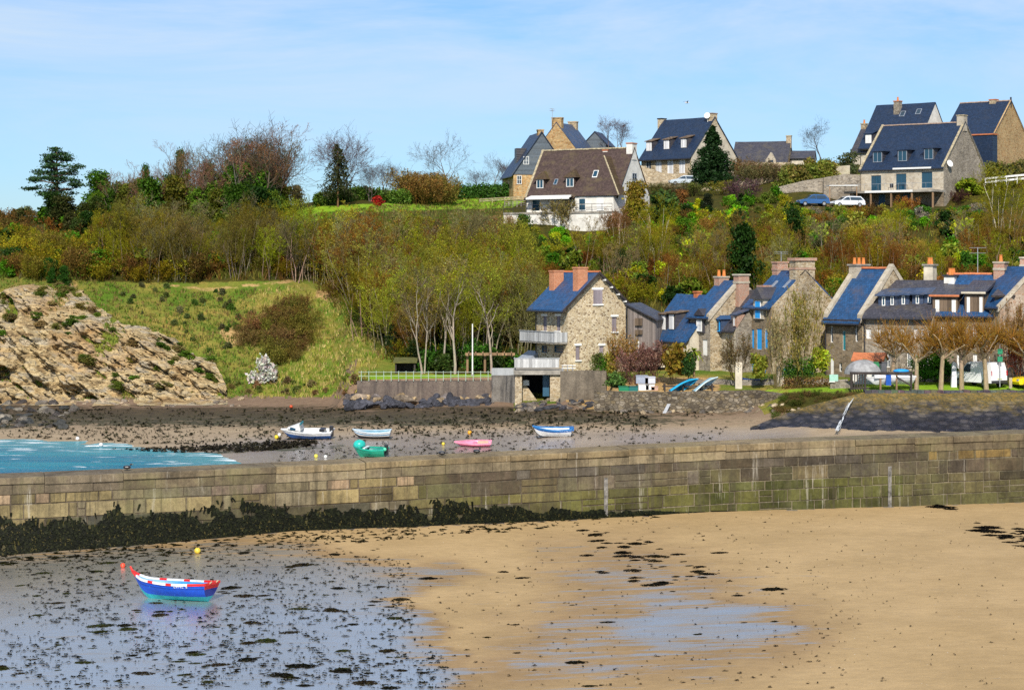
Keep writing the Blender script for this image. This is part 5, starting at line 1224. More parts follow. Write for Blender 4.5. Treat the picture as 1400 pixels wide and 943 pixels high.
    b.box(xs[0], y, zb, xs[1], y+.5, zl); b.box(xs[2], y, zb, xs[3], y+.5, zl); b.box(xs[0], y+.5, zb, xs[0]+.4, y+4, zl); b.box(xs[3]-.4, y+.5, zb, xs[3], y+4, zl); b.box(xs[0], y+4, zb, xs[3], y+4.3, zl)
    b.prism([(xs[1], y+1.3, zb), (xs[2]-.5, y+1.3, zb), (xs[1]+.1, y+1.3, zl-.6), (xs[1], y+1.3, zl-.5)], (0, .4, 0))
    b.build('wall', M['stone_tan'], root)
    b = MB(); b.box(xs[1], y+3.7, zb, xs[2], y+3.95, zl-.02); b.build('back_shade', M['black'], root)  # black sheet before the back wall paints the recess's shade
    b = MB(); b.box(xs[0]-.1, y-.25, zl+.003, xs[3]+.1, y+4.3, zl+.38); b.build('terrace_slab', M['concrete'], root)
    b = MB(); b.box(xs[0]-.05, y-.2, zt+.05, xs[3]-.35, y-.15, zt+.78); b.box(xs[0]-.05, y-.15, zt+.05, xs[0], y+3, zt+.78); b.build('railing_panel', planks('railing_boards', (.5, .5, .49), 4, .7), root)
    b = MB(); b.box(xs[0]-.1, y-.23, zt+.8, xs[3]-.3, y-.12, zt+.87); b.build('handrail', M['steel'], root)
    b = MB(); b.box(xs[2]-.6, y+1.2, zb+1.2, xs[2]-.05, y+1.3, zl-.1); b.build('inner_door', M['teal'], root)
    b = MB(); b.box(xs[1]+.12, y+1.25, zl-1.0, xs[1]+.62, y+1.29, zl-.55); b.build('white_board', M['white'], root)
    root = empty('gate_railing', P(770, 508, 169)); tag(root, 'short pale metal gate railing at the quay steps', 'railing'); o = root.location.copy()
    for px in (769, 776, 783): b = MB(); b.tube(P(px, 508, 169)-o, P(px, 499, 169)-o, .04, n=5); b.build('post', M['steel'], root)
    for py in (499.5, 503.5): b = MB(); b.tube(P(768, py, 169)-o, P(787, py, 169)-o, .035, n=5); b.build('rail', M['steel'], root)
# ================================================================ vegetation
def tubes(segs, n=3):
    """(N, 8) rows p0, p1, r0, r1 -> verts, quads"""
    s = np.asarray(segs, float); p, q = s[:, :3], s[:, 3:6]; d = q-p; d /= np.linalg.norm(d, axis=1, keepdims=True)+1e-9
    a = np.cross(d, np.where(np.abs(d[:, 2:3]) < .9, [[0, 0, 1.]], [[1., 0, 0]])); a /= np.linalg.norm(a, axis=1, keepdims=True)+1e-9; b = np.cross(d, a)
    V = []
    for c, r in ((p, s[:, 6]), (q, s[:, 7])):
        for i in range(n):
            t = 2*math.pi*i/n; V.append(c+a*(r*math.cos(t))[:, None]+b*(r*math.sin(t))[:, None])
    V = np.stack(V, 1); N = len(s); base = np.arange(N)[:, None]*(2*n)
    Q = np.stack([np.stack([base[:, 0]+i, base[:, 0]+(i+1) % n, base[:, 0]+n+(i+1) % n, base[:, 0]+n+i], -1) for i in range(n)], 1).reshape(-1, 4)
    return V.reshape(-1, 3), Q
def leaves(pos, size, r, up=.4, aspect=.6):
    """randomly turned leaf quads at the given points"""
    N = len(pos); size = np.broadcast_to(np.asarray(size, float), (N,))
    n = r.normal(size=(N, 3)); n[:, 2] += up; n /= np.linalg.norm(n, axis=1, keepdims=True)
    a = np.cross(n, r.normal(size=(N, 3))); a /= np.linalg.norm(a, axis=1, keepdims=True)+1e-9; b = np.cross(n, a)
    a = a*size[:, None]; b = b*(size*aspect)[:, None]
    V = np.stack([pos-a, pos-b*.9, pos+a, pos+b], 1).reshape(-1, 3)
    return V, np.arange(N*4).reshape(N, 4)
def join(parts):                                  # [(V, Q, C)]
    V, Q, C = [], [], []; n = 0
    for v, q, c in parts:
        V.append(v); Q.append(q+n); C.append(np.broadcast_to(np.asarray(c, float), (len(q), 3))); n += len(v)
    return np.concatenate(V), np.concatenate(Q), np.concatenate(C)
def var(n, r, k=.3, tint=.1):
    c = 1+r.normal(size=(n, 1))*k*.6; t = 1+r.normal(size=(n, 3))*tint; return np.clip(c*t, .25, 2)
def branching(seed, h, stems=1, spread=.25, lean=.15, levels=4, nb=(7, 5, 4, 3), ratio=.5, start=.3, up=.12, r0=None, wig=.18, ang=.75, twig=.014):
    """limb segments per level"""
    r = random.Random(seed); out = [[] for _ in range(levels)]; r0 = r0 or h*.013
    def vec(): return Vector((r.gauss(0, 1), r.gauss(0, 1), r.gauss(0, 1)))
    def grow(p, d, ln, rad, lv):
        n = (7, 4, 3, 2, 1)[lv]; rad = max(rad, twig*(.8 if lv >= 3 else 1))
        nodes = []
        for i in range(n):
            d = (d+vec()*wig*(1 if lv else .5)+Vector((0, 0, up))).normalized(); q = p+d*(ln/n)
            ra = rad*(1-.75*i/n); rb = rad*(1-.75*(i+1)/n); out[lv].append((*p, *q, max(ra, twig*.6), max(rb, twig*.5))); nodes.append((q.copy(), d.copy(), rb, (i+1)/n)); p = q
        if lv+1 < levels:
            for k in range(nb[lv]):
                t = (start if lv == 0 else .25)+(1-(start if lv == 0 else .25))*(k+r.random())/nb[lv]
                j = min(n-1, int(t*n)); q, dd, rr, _ = nodes[j]
                if lv == 0: ll = ln*ratio*(1.15-.65*t)
                else: ll = ln*ratio*1.15*(1.1-.4*t)
                side = dd.cross(vec()).normalized(); nd = (dd*math.cos(ang)+side*math.sin(ang)).normalized()
                grow(q, nd, ll*r.uniform(.75, 1.25), rr*.62, lv+1)
    for s in range(stems):
        a = r.uniform(0, 6.3); off = Vector((math.cos(a), math.sin(a), 0))*(spread*r.random() if stems > 1 else 0)
        d = (Vector((0, 0, 1))+Vector((math.cos(a), math.sin(a), 0))*lean*r.uniform(.3, 1.3)).normalized()
        grow(off-Vector((0, 0, .3)), d, h*r.uniform(.75, 1.0), r0*r.uniform(.6, 1) if stems > 1 else r0, 0)
    return out
def tree_parts(seed, trunk_lv=2, bud=0, budsize=.07, budcol=(1, 1, 1), twigk=.85, **kw):
    L = branching(seed, **kw); r = np.random.default_rng(seed)
    tv, tq = tubes(sum(L[:trunk_lv], []), 5); trunk = (tv, tq, var(len(tq), r, .15, .04))
    cs = sum(L[trunk_lv:], []); cv, cq = tubes(cs, 3); parts = [(cv, cq, np.array([twigk]*3)*var(len(cq), r, .25, .06))]
    if bud:
        s = np.array(L[-1]); i = r.integers(0, len(s), bud); t = r.random((bud, 1)); pos = s[i, :3]*(1-t)+s[i, 3:6]*t+r.normal(size=(bud, 3))*.09
        v, q = leaves(pos, budsize*r.uniform(.5, 1.3, bud), r); parts.append((v, q, np.array(budcol)*var(bud, r, .35, .1)))
    return trunk, join(parts)
def blob_leaves(seed, n, blobs, size, r_in=.5, up=.5, k=.3):
    """leaves through the volume of many lumps: (x, y, z, rx, rz)"""
    r = np.random.default_rng(seed); P_, C = [], []
    w = np.array([b[3]**2 for b in blobs]); w = w/w.sum()
    for b, ww in zip(blobs, w):
        m = max(8, int(n*ww)); d = r.normal(size=(m, 3)); d /= np.linalg.norm(d, axis=1, keepdims=True)
        rr = (r_in+(1-r_in)*r.random((m, 1))**.6)*(1+.22*r.normal(size=(m, 1)))
        P_.append(np.array(b[:3])+d*rr*np.array([b[3], b[3], b[4]])); tone = 1+r.normal()*.16
        C.append(np.array([[tone]*3])*var(m, r, k, .09))
    P_ = np.concatenate(P_); C = np.concatenate(C); v, q = leaves(P_, size*r.uniform(.6, 1.3, len(P_)), r, up); return v, q, C
def shrub_blobs(seed, n=16, rx=1.0, h=1.3, top=.5):
    r = random.Random(seed); out = []
    for i in range(n):
        a = r.uniform(0, 6.3); t = r.random(); rad = rx*(.75*math.sqrt(r.random()))*(1-.45*t); s = rx*r.uniform(.25, .5)
        out.append((math.cos(a)*rad, math.sin(a)*rad, s*.6+(h-s*1.1)*t, s, s*r.uniform(.65, .95)))
    return out
PRO = {}
def proto(kind, trunk, crown):
    tm = None
    if trunk is not None: tm = mesh_np(kind+'_trunk', *trunk); tm.materials.append(M['bark'])
    cm = mesh_np(kind+'_crown', *crown); cm.materials.append(M['foliage']); PRO.setdefault(kind, []).append((tm, cm))
def make_protos():
    for i in range(6):   # slender many stemmed thicket tree, 8 m
        proto('thicket', *tree_parts(100+i, 1, 1500, .07, (1.0, 1.05, .8), h=8, stems=4+i % 3, spread=1.2, lean=.3, levels=4, nb=(10, 6, 5), ratio=.40, start=.22, up=.16, r0=.085, twig=.017))
    for i in range(4):   # broad bare tree, 9 m
        proto('broad', *tree_parts(140+i, 2, 900, .06, (1.1, 1, .8), h=7.5, stems=1+i % 2, spread=.4, lean=.15, levels=5, nb=(9, 6, 4, 3), ratio=.62, start=.22, up=.10, r0=.17, ang=.7, twig=.016))
    for i in range(4):   # tall bare tree with open top, 10 m
        proto('tallbare', *tree_parts(160+i, 2, 700, .06, (.9, 1.1, .5), h=9.5, stems=1+i % 2, spread=.5, lean=.12, levels=5, nb=(12, 5, 4, 2), ratio=.36, start=.3, up=.2, r0=.15, ang=.6, twig=.016))
    for i in range(4):   # ivy clad tree
        tr, cr = tree_parts(180+i, 2, 300, .07, (1, 1, .7), h=9, stems=1+i % 2, spread=.5, lean=.1, levels=4, nb=(12, 6, 4), ratio=.38, start=.35, up=.18, r0=.16, ang=.65, twig=.016)
        r = random.Random(i); bl = []
        for k in range(46):
            z = r.uniform(.2, 7.0); w = (1.5-.14*z)*r.uniform(.5, 1.1); a = r.uniform(0, 6.3); bl.append((math.cos(a)*w*.5, math.sin(a)*w*.5, z, w*.6, w*.75))
        iv = blob_leaves(190+i, 4200, bl, .14, .3); proto('ivytree', tr, (cr[0], cr[1], cr[2]*np.array([1.9, 1.25, 1.2]))); PRO['ivytree'][-1] += (mesh_np('ivy', *iv),); PRO['ivytree'][-1][2].materials.append(M['foliage'])
    for i in range(7):   # leafy shrub, radius about 1
        v = blob_leaves(200+i, 1500, shrub_blobs(200+i, 18, 1.0, 1.5), .075+.03*(i % 4), .45); st = tubes(branching(220+i, 1.2, 5, .2, .5, 2, (5,), twig=.02)[0], 4); proto('shrub', None, join([v, (*st, (.35, .3, .22))]))
    for i in range(5):   # twiggy shrub
        L = branching(240+i, 1.9, 16, .5, .75, 3, (7, 5), ratio=.5, start=.2, r0=.03, twig=.012, up=.1); r = np.random.default_rng(240+i)
        tv, tq = tubes(sum(L, []), 3); s = np.array(L[2]); n = 1500; k = r.integers(0, len(s), n); t = r.random((n, 1)); pos = s[k, :3]*(1-t)+s[k, 3:6]*t+r.normal(size=(n, 3))*.06
        lv, lq = leaves(pos, .05*r.uniform(.6, 1.4, n), r); proto('brush', None, join([(tv, tq, .8*var(len(tq), r, .25, .06)), (lv, lq, var(n, r, .35, .1))]))
    for i in range(3):   # dense evergreen tree 6 m
        bl = shrub_blobs(260+i, 34, 2.1, 6.0); v = blob_leaves(260+i, 5200, [(x*(1.15-.1*z), y*(1.15-.1*z), z+.3, s, q) for x, y, z, s, q in bl], .17, .4)
        st = tubes(branching(270+i, 4, 1, .2, .1, 2, (6,), r0=.16)[0], 6); proto('evergreen', (*st, var(len(st[1]), np.random.default_rng(i), .1)), v)
    # conifer: drooping tiers
    def conifer(seed, h, w, tiers, n, size, droop=.35, gap=.0, stub=.06):
        r = np.random.default_rng(seed); pos = []
        for i in range(tiers):
            t = (i+.3)/tiers; z = h*(stub+(1-stub)*t); rad = w*(1-t)**.85*r.uniform(.8, 1.15)+.12; nb = max(5, int(16*(1-t))+4)
            for b in range(nb):
                a = r.uniform(0, 6.28); L_ = rad*r.uniform(.65, 1.12); m = int(n/(tiers*nb)*(.5+1.2*(1-t)))+3; s = r.random(m)**.7*L_
                if gap and r.random() < gap: continue
                p = np.stack([np.cos(a)*s, np.sin(a)*s, z-droop*s*s/rad+r.normal(size=m)*.07], 1)+r.normal(size=(m, 3))*.05*(1+rad); pos.append(p)
        pos = np.concatenate(pos); v, q = leaves(pos, size*r.uniform(.6, 1.3, len(pos)), r, .7, .45)
        tk = tubes([(0, 0, -.3, 0, 0, h*.97, h*.018, .02)], 7); return (*tk, (.8, .7, .6)), (v, q, var(len(q), r, .3, .07))
    proto('fir', *conifer(300, 8.2, 3.4, 26, 17000, .17, .3, 0, .02)); proto('spruce', *conifer(301, 8.5, 2.9, 14, 3000, .19, .22, .2, .2))
    # cedar-like pine with flat layered pads
    r = random.Random(5); bl = []; sg = [(0, 0, -.5, .1, 0, 4.0, .22, .16), (.1, 0, 4, .2, 0, 7.6, .15, .04)]
    for z, w, n in ((2.4, 3.2, 11), (3.2, 3.0, 12), (4.0, 2.6, 12), (4.8, 2.4, 11), (5.5, 2.1, 10), (6.2, 1.6, 8), (6.8, 1.1, 6), (7.3, .6, 3)):
        for k in range(n):
            a = r.uniform(0, 6.3); d = w*r.uniform(.3, 1.05); x, y = math.cos(a)*d, math.sin(a)*d; bl.append((x, y, z+r.uniform(-.2, .25), r.uniform(.6, 1.1), r.uniform(.16, .34))); sg.append((.1, 0, z-.5, x*.9, y*.9, z-.05, .06, .02))
    proto('pine', (*tubes(sg, 5), (1, .9, .8)), blob_leaves(310, 8000, bl, .13, .1, 1.0))
    # pollarded plane: knuckled limbs with a brush of straight shoots
    for i in range(4):
        r = random.Random(330+i); sg, tw = [], []; top = Vector((r.uniform(-.5, .5), 0, r.uniform(2.1, 2.7))); sg.append((0, 0, -.4, top.x*.5, 0, 1.4, .215, .17)); sg.append((top.x*.5, 0, 1.4, *top, .17, .16))
        for k in range(6):
            a = 6.283*k/6+r.uniform(-.4, .4); d = Vector((math.cos(a)*1.25, math.sin(a)*1.25, .75)); p = top.copy()-Vector((0, 0, r.uniform(0, .5))); rad = .10
            for j in range(4):
                d = (d+Vector((r.gauss(0, .3), r.gauss(0, .3), .12))).normalized(); q = p+d*r.uniform(.42, .7); sg.append((*p, *q, rad, rad*.8)); rad *= .82; p = q
                if True:
                    for _ in range((8, 16, 20, 32)[j]):
                        e = Vector((r.gauss(0, .75), r.gauss(0, .75), r.choice((1.0, 1.0, 1.0, .25)))).normalized(); L_ = r.uniform(.5, 1.9); m = p+e*L_*.5; f = m+(e+Vector((r.gauss(0, .15), r.gauss(0, .15), .15))).normalized()*L_*.5
                        tw.append((*p, *m, .017, .013)); tw.append((*m, *f, .013, .007))
        rr = np.random.default_rng(i); tv, tq = tubes(sg, 7); v, q = tubes(tw, 3); n = 700; s = np.array(tw); k = rr.integers(0, len(s), n); lv, lq = leaves(s[k, 3:6]+rr.normal(size=(n, 3))*.06, .045, rr)
        proto('pollard', (tv, tq, var(len(tq), rr, .15, .04)), join([(v, q, var(len(q), rr, .3, .1)), (lv, lq, np.array([.9, 1, .6])*var(n, rr, .3, .1))]))
    # palm, and spiky clump
    r = np.random.default_rng(5); V, Q, C = [], [], []; n = 0
    for k in range(46):
        a = r.uniform(0, 6.28); el = r.uniform(-.5, 1.2); L_ = r.uniform(.9, 1.3)
        for j in range(5):
            t0, t1 = j/5, (j+1)/5; f = lambda t: np.array([math.cos(a)*math.cos(el)*t*L_, math.sin(a)*math.cos(el)*t*L_, 2.6+math.sin(el)*t*L_-.55*t*t*L_]); p, q_ = f(t0), f(t1); sd = np.array([-math.sin(a), math.cos(a), 0])*.12*(1-abs(t0-.4))
            V += [p-sd, p+sd, q_+sd*.8, q_-sd*.8]; Q.append([n, n+1, n+2, n+3]); C.append(.7+.6*r.random(3)*[1, 1, .6]); n += 4
    proto('palm', (*tubes([(0, 0, -.3, 0, 0, 2.6, .13, .12)], 7), (1, 1, 1)), (np.array(V), np.array(Q), np.array(C)))

def plant_at(kind, name, label, cat, loc, s, col, group=None, tcol=(.30, .26, .20), i=None, rz=None, sz=None, ivy=(.05, .10, .015)):
    p = rnd.choice(PRO[kind]) if i is None else PRO[kind][i % len(PRO[kind])]
    rz = rnd.uniform(0, 6.28) if rz is None else rz; sc_ = (s, s, (sz or s))
    if p[0] is None:
        o = bpy.data.objects.new(name, p[1]); COL.objects.link(o); o.location = loc; o.rotation_euler.z = rz; o.scale = sc_; o.color = (*col, 1); return tag(o, label, cat, group)
    root = empty(name, loc, rz); root.scale = sc_
    for me, nm, c in ((p[0], 'trunk', tcol), (p[1], 'crown', col), *(((p[2], 'ivy', ivy),) if len(p) > 2 else ())):
        o = bpy.data.objects.new(nm, me); COL.objects.link(o); o.parent = root; o.color = (*c, 1)
    return tag(root, label, cat, group)
def jit(c, k=.25): m = rnd.uniform(1-k, 1+k); return tuple(max(.004, x*m*rnd.uniform(.88, 1.12)) for x in c)
def zone(kind, name, label, cat, poly, n, h0, h1, cols, group, unit, tcol=(.24, .20, .14), ymin=60, mind=0, wide=(.9, 1.15), sink=.0, ivy=(.05, .10, .015)):
    """plants rooted where the ground is seen inside a photo polygon"""
    xs = [p[0] for p in poly]; ys = [p[1] for p in poly]; pts = np.array(poly, float); k = 0; t = 0; done = []
    while k < n and t < n*40:
        t += 1; px, py = rnd.uniform(min(xs), max(xs)), rnd.uniform(min(ys), max(ys))
        if poly_mask(np.array([px]), np.array([py]), pts, 1)[0] < .5: continue
        if mind and any(abs(px-a)+abs(py-b) < mind for a, b in done): continue
        done.append((px, py)); g = ground_at(px, py, ymin); h = rnd.uniform(h0, h1); s = h/unit
        c = rnd.choice(cols)
        plant_at(kind, name, label, cat, (g.x, g.y, g.z-.15-sink), s*rnd.uniform(*wide), jit(c), group, jit(tcol, .2), sz=s, ivy=jit(ivy)); k += 1
OLIVE = (.22, .175, .010); OLIVE2 = (.30, .28, .014); RUST = (.26, .11, .018); BROWN = (.17, .095, .022); GREY = (.26, .21, .10); YG = (.42, .44, .015); GREEN = (.07, .19, .008); DARK = (.022, .055, .008); PURPLE = (.15, .10, .10); BRIGHT = (.15, .36, .01)
def build_plants():
    make_protos()
    # --- skyline on the left
    plant_at('pine', 'pine_tree', 'flat topped dark pine standing alone on the western skyline', 'pine tree', ground_at(78, 296), 1.18, (.04, .085, .03), tcol=(.16, .11, .07))
    for poly, n, h0, h1 in (([(118,300),(215,292),(215,304),(118,306)], 9, 4.5, 6.5), ([(215,292),(310,296),(310,304),(215,304)], 9, 6.5, 8.8), ([(310,296),(392,292),(392,303),(310,306)], 9, 9, 11.5)):
        zone('tallbare', 'bare_tree', 'tall leafless tree in the wood on the headland skyline', 'tree', poly, n, h0, h1, [(.20,.165,.085),(.22,.18,.08),(.17,.15,.10)], 'leafless trees of the headland wood', 10, (.18, .15, .11), mind=7)
    for poly, n, h0, h1 in (([(150,304),(220,298),(220,316),(150,318)], 9, 5.5, 7.5), ([(220,298),(310,300),(310,318),(220,316)], 12, 7, 9.5), ([(310,298),(390,296),(390,310),(310,318)], 13, 8.5, 11.5)):
        zone('ivytree', 'ivy_clad_tree', 'ivy clad tree with bare top in the headland wood', 'tree', poly, n, h0, h1, [(.15,.12,.08),(.17,.12,.07)], 'ivy clad trees of the headland wood', 10, (.14, .12, .08), mind=8, ivy=(.075, .16, .012))
    zone('broad', 'bare_tree', 'broad bare tree rising above the headland wood', 'tree', [(320,300),(385,298),(385,305),(320,307)], 5, 8.5, 11, [(.15,.12,.08)], 'broad bare trees above the headland wood', 9, mind=14)
    zone('evergreen', 'leafy_tree', 'leafy green tree standing among the bare trees of the ridge', 'tree', [(130,304),(390,298),(390,320),(130,320)], 26, 4, 6.8, [(.055,.12,.01),(.09,.15,.012),(.13,.14,.015)], 'leafy trees among the bare ridge trees', 6.3, mind=12)
    zone('evergreen', 'evergreen_tree', 'dense dark evergreen tree on the headland slope', 'evergreen tree', [(70,322),(140,312),(150,338),(90,345)], 7, 3.2, 5.5, [DARK, (.045,.05,.012), (.05,.075,.015)], 'dark evergreens on the headland slope', 6.3, mind=12)
    zone('evergreen', 'evergreen_tree', 'dark evergreen at the eastern end of the headland wood', 'evergreen tree', [(335,312),(375,306),(378,322),(340,325)], 9, 4.0, 6.5, [DARK, (.06,.10,.014)], 'evergreens at the end of the headland wood', 6.3, mind=10)
    zone('evergreen', 'evergreen_bush', 'bright green evergreen bush at the top of the cliff', 'bush', [(58,372),(92,366),(96,392),(62,392)], 6, 1.5, 3.2, [(.045,.13,.015),(.04,.10,.012)], 'green bushes above the cliff', 6.3, mind=7)
    for px, py, s, sz, c, lab in ((345, 303, 1.0, 1.25, (.045,.10,.01), 'massive ivy green tree at the eastern end of the ridge wood'), (366, 304, 1.05, 1.15, (.05,.11,.01), 'broad ivy green tree last in the ridge wood before the lawn'), (322, 303, .8, 1.2, (.07,.13,.012), 'mid green ivy tree one in from the end of the ridge wood'), (199, 302, .42, 1.1, (.04,.09,.01), 'narrow ivy column nearest the lone pine'), (246, 300, .45, 1.35, (.04,.095,.01), 'tallest narrow ivy column in the middle of the ridge wood'), (178, 303, .36, .8, (.05,.10,.012), 'short narrow ivy column at the western end of the ridge wood'), (285, 302, .5, 1.1, (.06,.11,.012), 'leaning ivy column right of the tallest one')):
        plant_at('evergreen', 'ivy_tree', lab, 'tree', ground_at(px, py), s, c, tcol=(.14,.11,.07), sz=sz)
    zone('brush', 'weedy_tuft', 'low brown weedy tuft on the bank between the rubble wall and the sloping sea wall', 'bush', [(1045,556),(1075,540),(1180,538),(1170,545),(1110,556),(1060,572)], 34, .3, .75, [(.14,.12,.03),(.10,.13,.02),(.17,.11,.04)], 'weedy tufts on the bank by the sea wall', 2.0, mind=4)
    for i in range(90):
        px = rnd.uniform(-10, 300); top = float(np.interp(px, [0, 70, 100, 130, 170, 230, 285, 300], [410, 398, 392, 425, 455, 470, 492, 512])); py = top+rnd.uniform(-4, 10) if i < 55 else top+rnd.uniform(12, 85)
        if py > 536: continue
        g = ground_at(px, py, 185); Y = g.y-(.5 if i < 55 else 1.2); s_ = rnd.uniform(.35, .8); c = rnd.choice([(.10,.17,.02), (.16,.16,.03), (.22,.17,.06), (.08,.13,.015)])
        plant_at('shrub', 'cliff_plant', 'low green plant growing on the tan cliff face or its brow', 'plant', P(px, py+3, Y), s_*1.3, jit(c), 'plants growing on the cliff', sz=s_*.7)
    # --- headland slope thicket
    zone('thicket', 'bare_tree', 'thin pale stemmed tree in the thicket above the grass cliff', 'tree', [(130,350),(400,345),(400,384),(300,388),(150,384)], 58, 4.0, 7.0, [OLIVE, OLIVE2, (.18,.145,.03), GREY], 'thin trees in the thicket above the cliff', 8.5, (.22, .18, .12), mind=6)
    zone('brush', 'scrub_bush', 'brown scrub bush on the headland slope below the wood', 'bush', [(-10,325),(60,318),(200,322),(380,330),(400,384),(300,390),(150,386),(-10,384)], 115, 1.9, 3.6, [OLIVE, BROWN, RUST, (.20,.18,.02), OLIVE2], 'brown scrub bushes on the headland slope', 2.0, mind=5)
    zone('shrub', 'green_shrub', 'leafy green shrub on the headland slope below the wood', 'shrub', [(-10,315),(60,300),(240,315),(390,330),(390,375),(120,380),(-10,382)], 80, 1.5, 3.2, [GREEN, (.15,.20,.02), DARK, (.14,.18,.02), (.05,.09,.01)], 'green shrubs on the headland slope', 1.6, mind=6)
    zone('shrub', 'green_shrub', 'small scrub shrub along the western skyline', 'shrub', [(-20,300),(110,292),(130,302),(-20,312)], 14, 1.2, 2.4, [(.08,.09,.025), DARK, (.10,.10,.03)], 'shrubs along the western skyline', 1.6, mind=8)
    for px, py in ((245, 366), (362, 515)):
        plant_at('shrub', 'blossom_bush', 'white blossoming bush ' + ('among thin trees above the cliff' if py < 400 else 'at the foot of the grass slope beside the cliff'), 'bush', ground_at(px, py+(6 if py < 400 else 8)), 1.7 if py < 400 else 1.45, (.60, .58, .5), i=2, sz=2.4 if py < 400 else 1.6)
    zone('brush', 'bramble_bush', 'big brown bramble bush on the grass slope beside the cliff', 'bush', [(372,425),(402,415),(420,440),(424,470),(404,496),(376,502),(362,490),(338,478),(336,462),(358,455)], 38, 1.0, 2.5, [(.22,.125,.04),(.20,.13,.04),(.20,.17,.03)], 'brown brambles on the grass slope', 2.0, mind=9)
    zone('shrub', 'grass_clump', 'low green clump on the grass slope', 'bush', [(190,392),(350,400),(340,500),(300,500),(230,440),(150,430),(120,400)], 34, .4, .9, [(.07,.14,.02),(.10,.12,.03),(.14,.13,.05)], 'low clumps on the grass slope', 1.6, mind=8)
    zone('shrub', 'low_bush', 'low tan bush along the foot of the grass slope', 'bush', [(270,520),(420,520),(490,520),(488,540),(280,540)], 26, .4, .9, [(.22,.17,.06),(.13,.16,.03),(.20,.13,.06)], 'low bushes at the foot of the grass slope', 1.6, mind=8)
    # --- central wood
    big = [(398,372),(440,376),(520,380),(640,382),(700,385),(722,392),(730,410),(725,490),(640,504),(530,504),(500,470),(470,408),(430,394),(400,386)]
    zone('thicket', 'bare_tree', 'tangled olive grey bare tree in the wood above the railed lawn', 'tree', big, 130, 5, 8.6, [OLIVE, OLIVE2, (.30,.32,.03), GREY, (.30,.26,.05), (.28,.24,.10), RUST, (.36,.33,.035)], 'bare trees of the wood above the railed lawn', 8.5, (.25, .20, .13), mind=8)
    zone('brush', 'scrub_bush', 'rust, olive or dark green scrub bush under the trees of the central wood', 'bush', [(395,345),(440,322),(560,318),(690,322),(735,345),(730,480),(560,500),(490,440),(440,385)], 120, 1.8, 3.2, [OLIVE, RUST, OLIVE2, BROWN, (.05,.07,.012), (.035,.05,.01), (.09,.12,.015)], 'scrub bushes of the central wood', 2.0, mind=7)
    zone('shrub', 'green_shrub', 'dark green shrub in the shade of the central wood', 'shrub', [(540,492),(700,480),(728,500),(700,508),(560,508)], 20, 1.4, 2.6, [(.05,.13,.015),(.06,.17,.015),(.03,.06,.01)], 'dark shrubs behind the railed lawn', 1.6, mind=8)
    zone('evergreen', 'evergreen_tree', 'dark undergrowth evergreen deep in the central wood', 'evergreen tree', [(500,450),(560,420),(700,420),(725,470),(640,495),(540,495)], 12, 3, 4.6, [(.028,.05,.012),(.035,.045,.012)], 'dark evergreens deep in the central wood', 6.3, mind=18)
    for px, py, h, w in ((580, 511, 8.5, .8), (622, 512, 10, .9), (672, 510, 10, .9), (606, 506, 9, .8)):
        plant_at('tallbare', 'grey_tree', 'tall grey barked bare tree rooted at the edge of the railed lawn', 'tree', ground_at(px, py), h/10, (.16, .12, .07), 'tall grey trees at the railed lawn', (.36, .30, .23))
    # --- skyline in the middle
    plant_at('spruce', 'spruce_tree', 'dark spruce growing in front of a bare birch on the skyline', 'spruce tree', ground_at(462, 283), .95, (.055, .062, .022), tcol=(.22, .14, .08))
    plant_at('broad', 'birch_tree', 'tall purplish bare birch behind the lone spruce', 'birch tree', ground_at(470, 277), 1.0, (.17, .115, .12), tcol=(.2, .15, .13), i=1)
    plant_at('broad', 'birch_tree', 'slim purplish bare birch beside the lone spruce', 'birch tree', ground_at(446, 278), .85, (.17, .12, .125), tcol=(.2, .15, .13), i=2)
    for px, py, s, lab, c in ((527, 274, .62, 'low spreading bare tree beyond the hedge and red bush', (.16,.13,.13)), (548, 273, .7, 'fan shaped bare tree beyond the hedge', (.17,.135,.12)), (612, 270, .88, 'bare grey tree with fine upswept twigs beyond the round brown tree', (.17,.15,.14)), (505, 276, .5, 'small bare shrub tree beyond the hedge', (.17,.13,.12)), (672, 266, .6, 'purplish bare tree beside the slate clad house', (.14,.10,.11)), (690, 265, .55, 'small purplish bare tree touching the slate clad house', (.15,.10,.12)), (655, 268, .42, 'little bare tree at the far end of the hedge', (.15,.11,.11)), (848, 212, .55, 'bare purple tree above the white chimney', (.15,.09,.09)), (832, 205, .5, 'bare reddish tree above the brown tiled roof', (.19,.10,.07))):
        plant_at('broad', 'bare_tree', lab, 'tree', ground_at(px, py) if px < 800 else P(px, py, 292), s, c, tcol=(.18, .14, .12))
    zone('brush', 'round_bush', 'round rusty brown tree like bush in front of the hedge', 'bush', [(562,272),(608,272),(608,280),(562,280)], 9, 3.6, 5.2, [(.24,.14,.035),(.22,.15,.03)], 'round rusty bushes in front of the hedge', 2.0, mind=3)
    for a, b, ya, yb, hh, lab, c in ((430, 560, 285, 280, 1.5, 'clipped green hedge between the spruce and the round brown bush', (.11,.19,.025)), (545, 625, 279, 273, 1.7, 'pale green hedge behind the round brown bush', (.14,.22,.03)), (600, 725, 275, 268, 1.7, 'dark green clipped hedge running to the slate house', (.055,.13,.02))):
        g0, g1 = ground_at(a, ya), ground_at(b, yb); n = 26; bl = [(g0.x+(g1.x-g0.x)*(k+.5)/n, g0.y+(g1.y-g0.y)*(k+.5)/n, hz(g0.x+(g1.x-g0.x)*(k+.5)/n, g0.y+(g1.y-g0.y)*(k+.5)/n)+hh*.55, (g1.x-g0.x)/n*1.0, hh*.62) for k in range(n)]
        me = mesh_np('hedge', *blob_leaves(int(a), 9000, bl, .19, .6, .6, .2)); o = link('hedge', me, M['foliage']); o.color = (*c, 1); tag(o, lab, 'hedge')
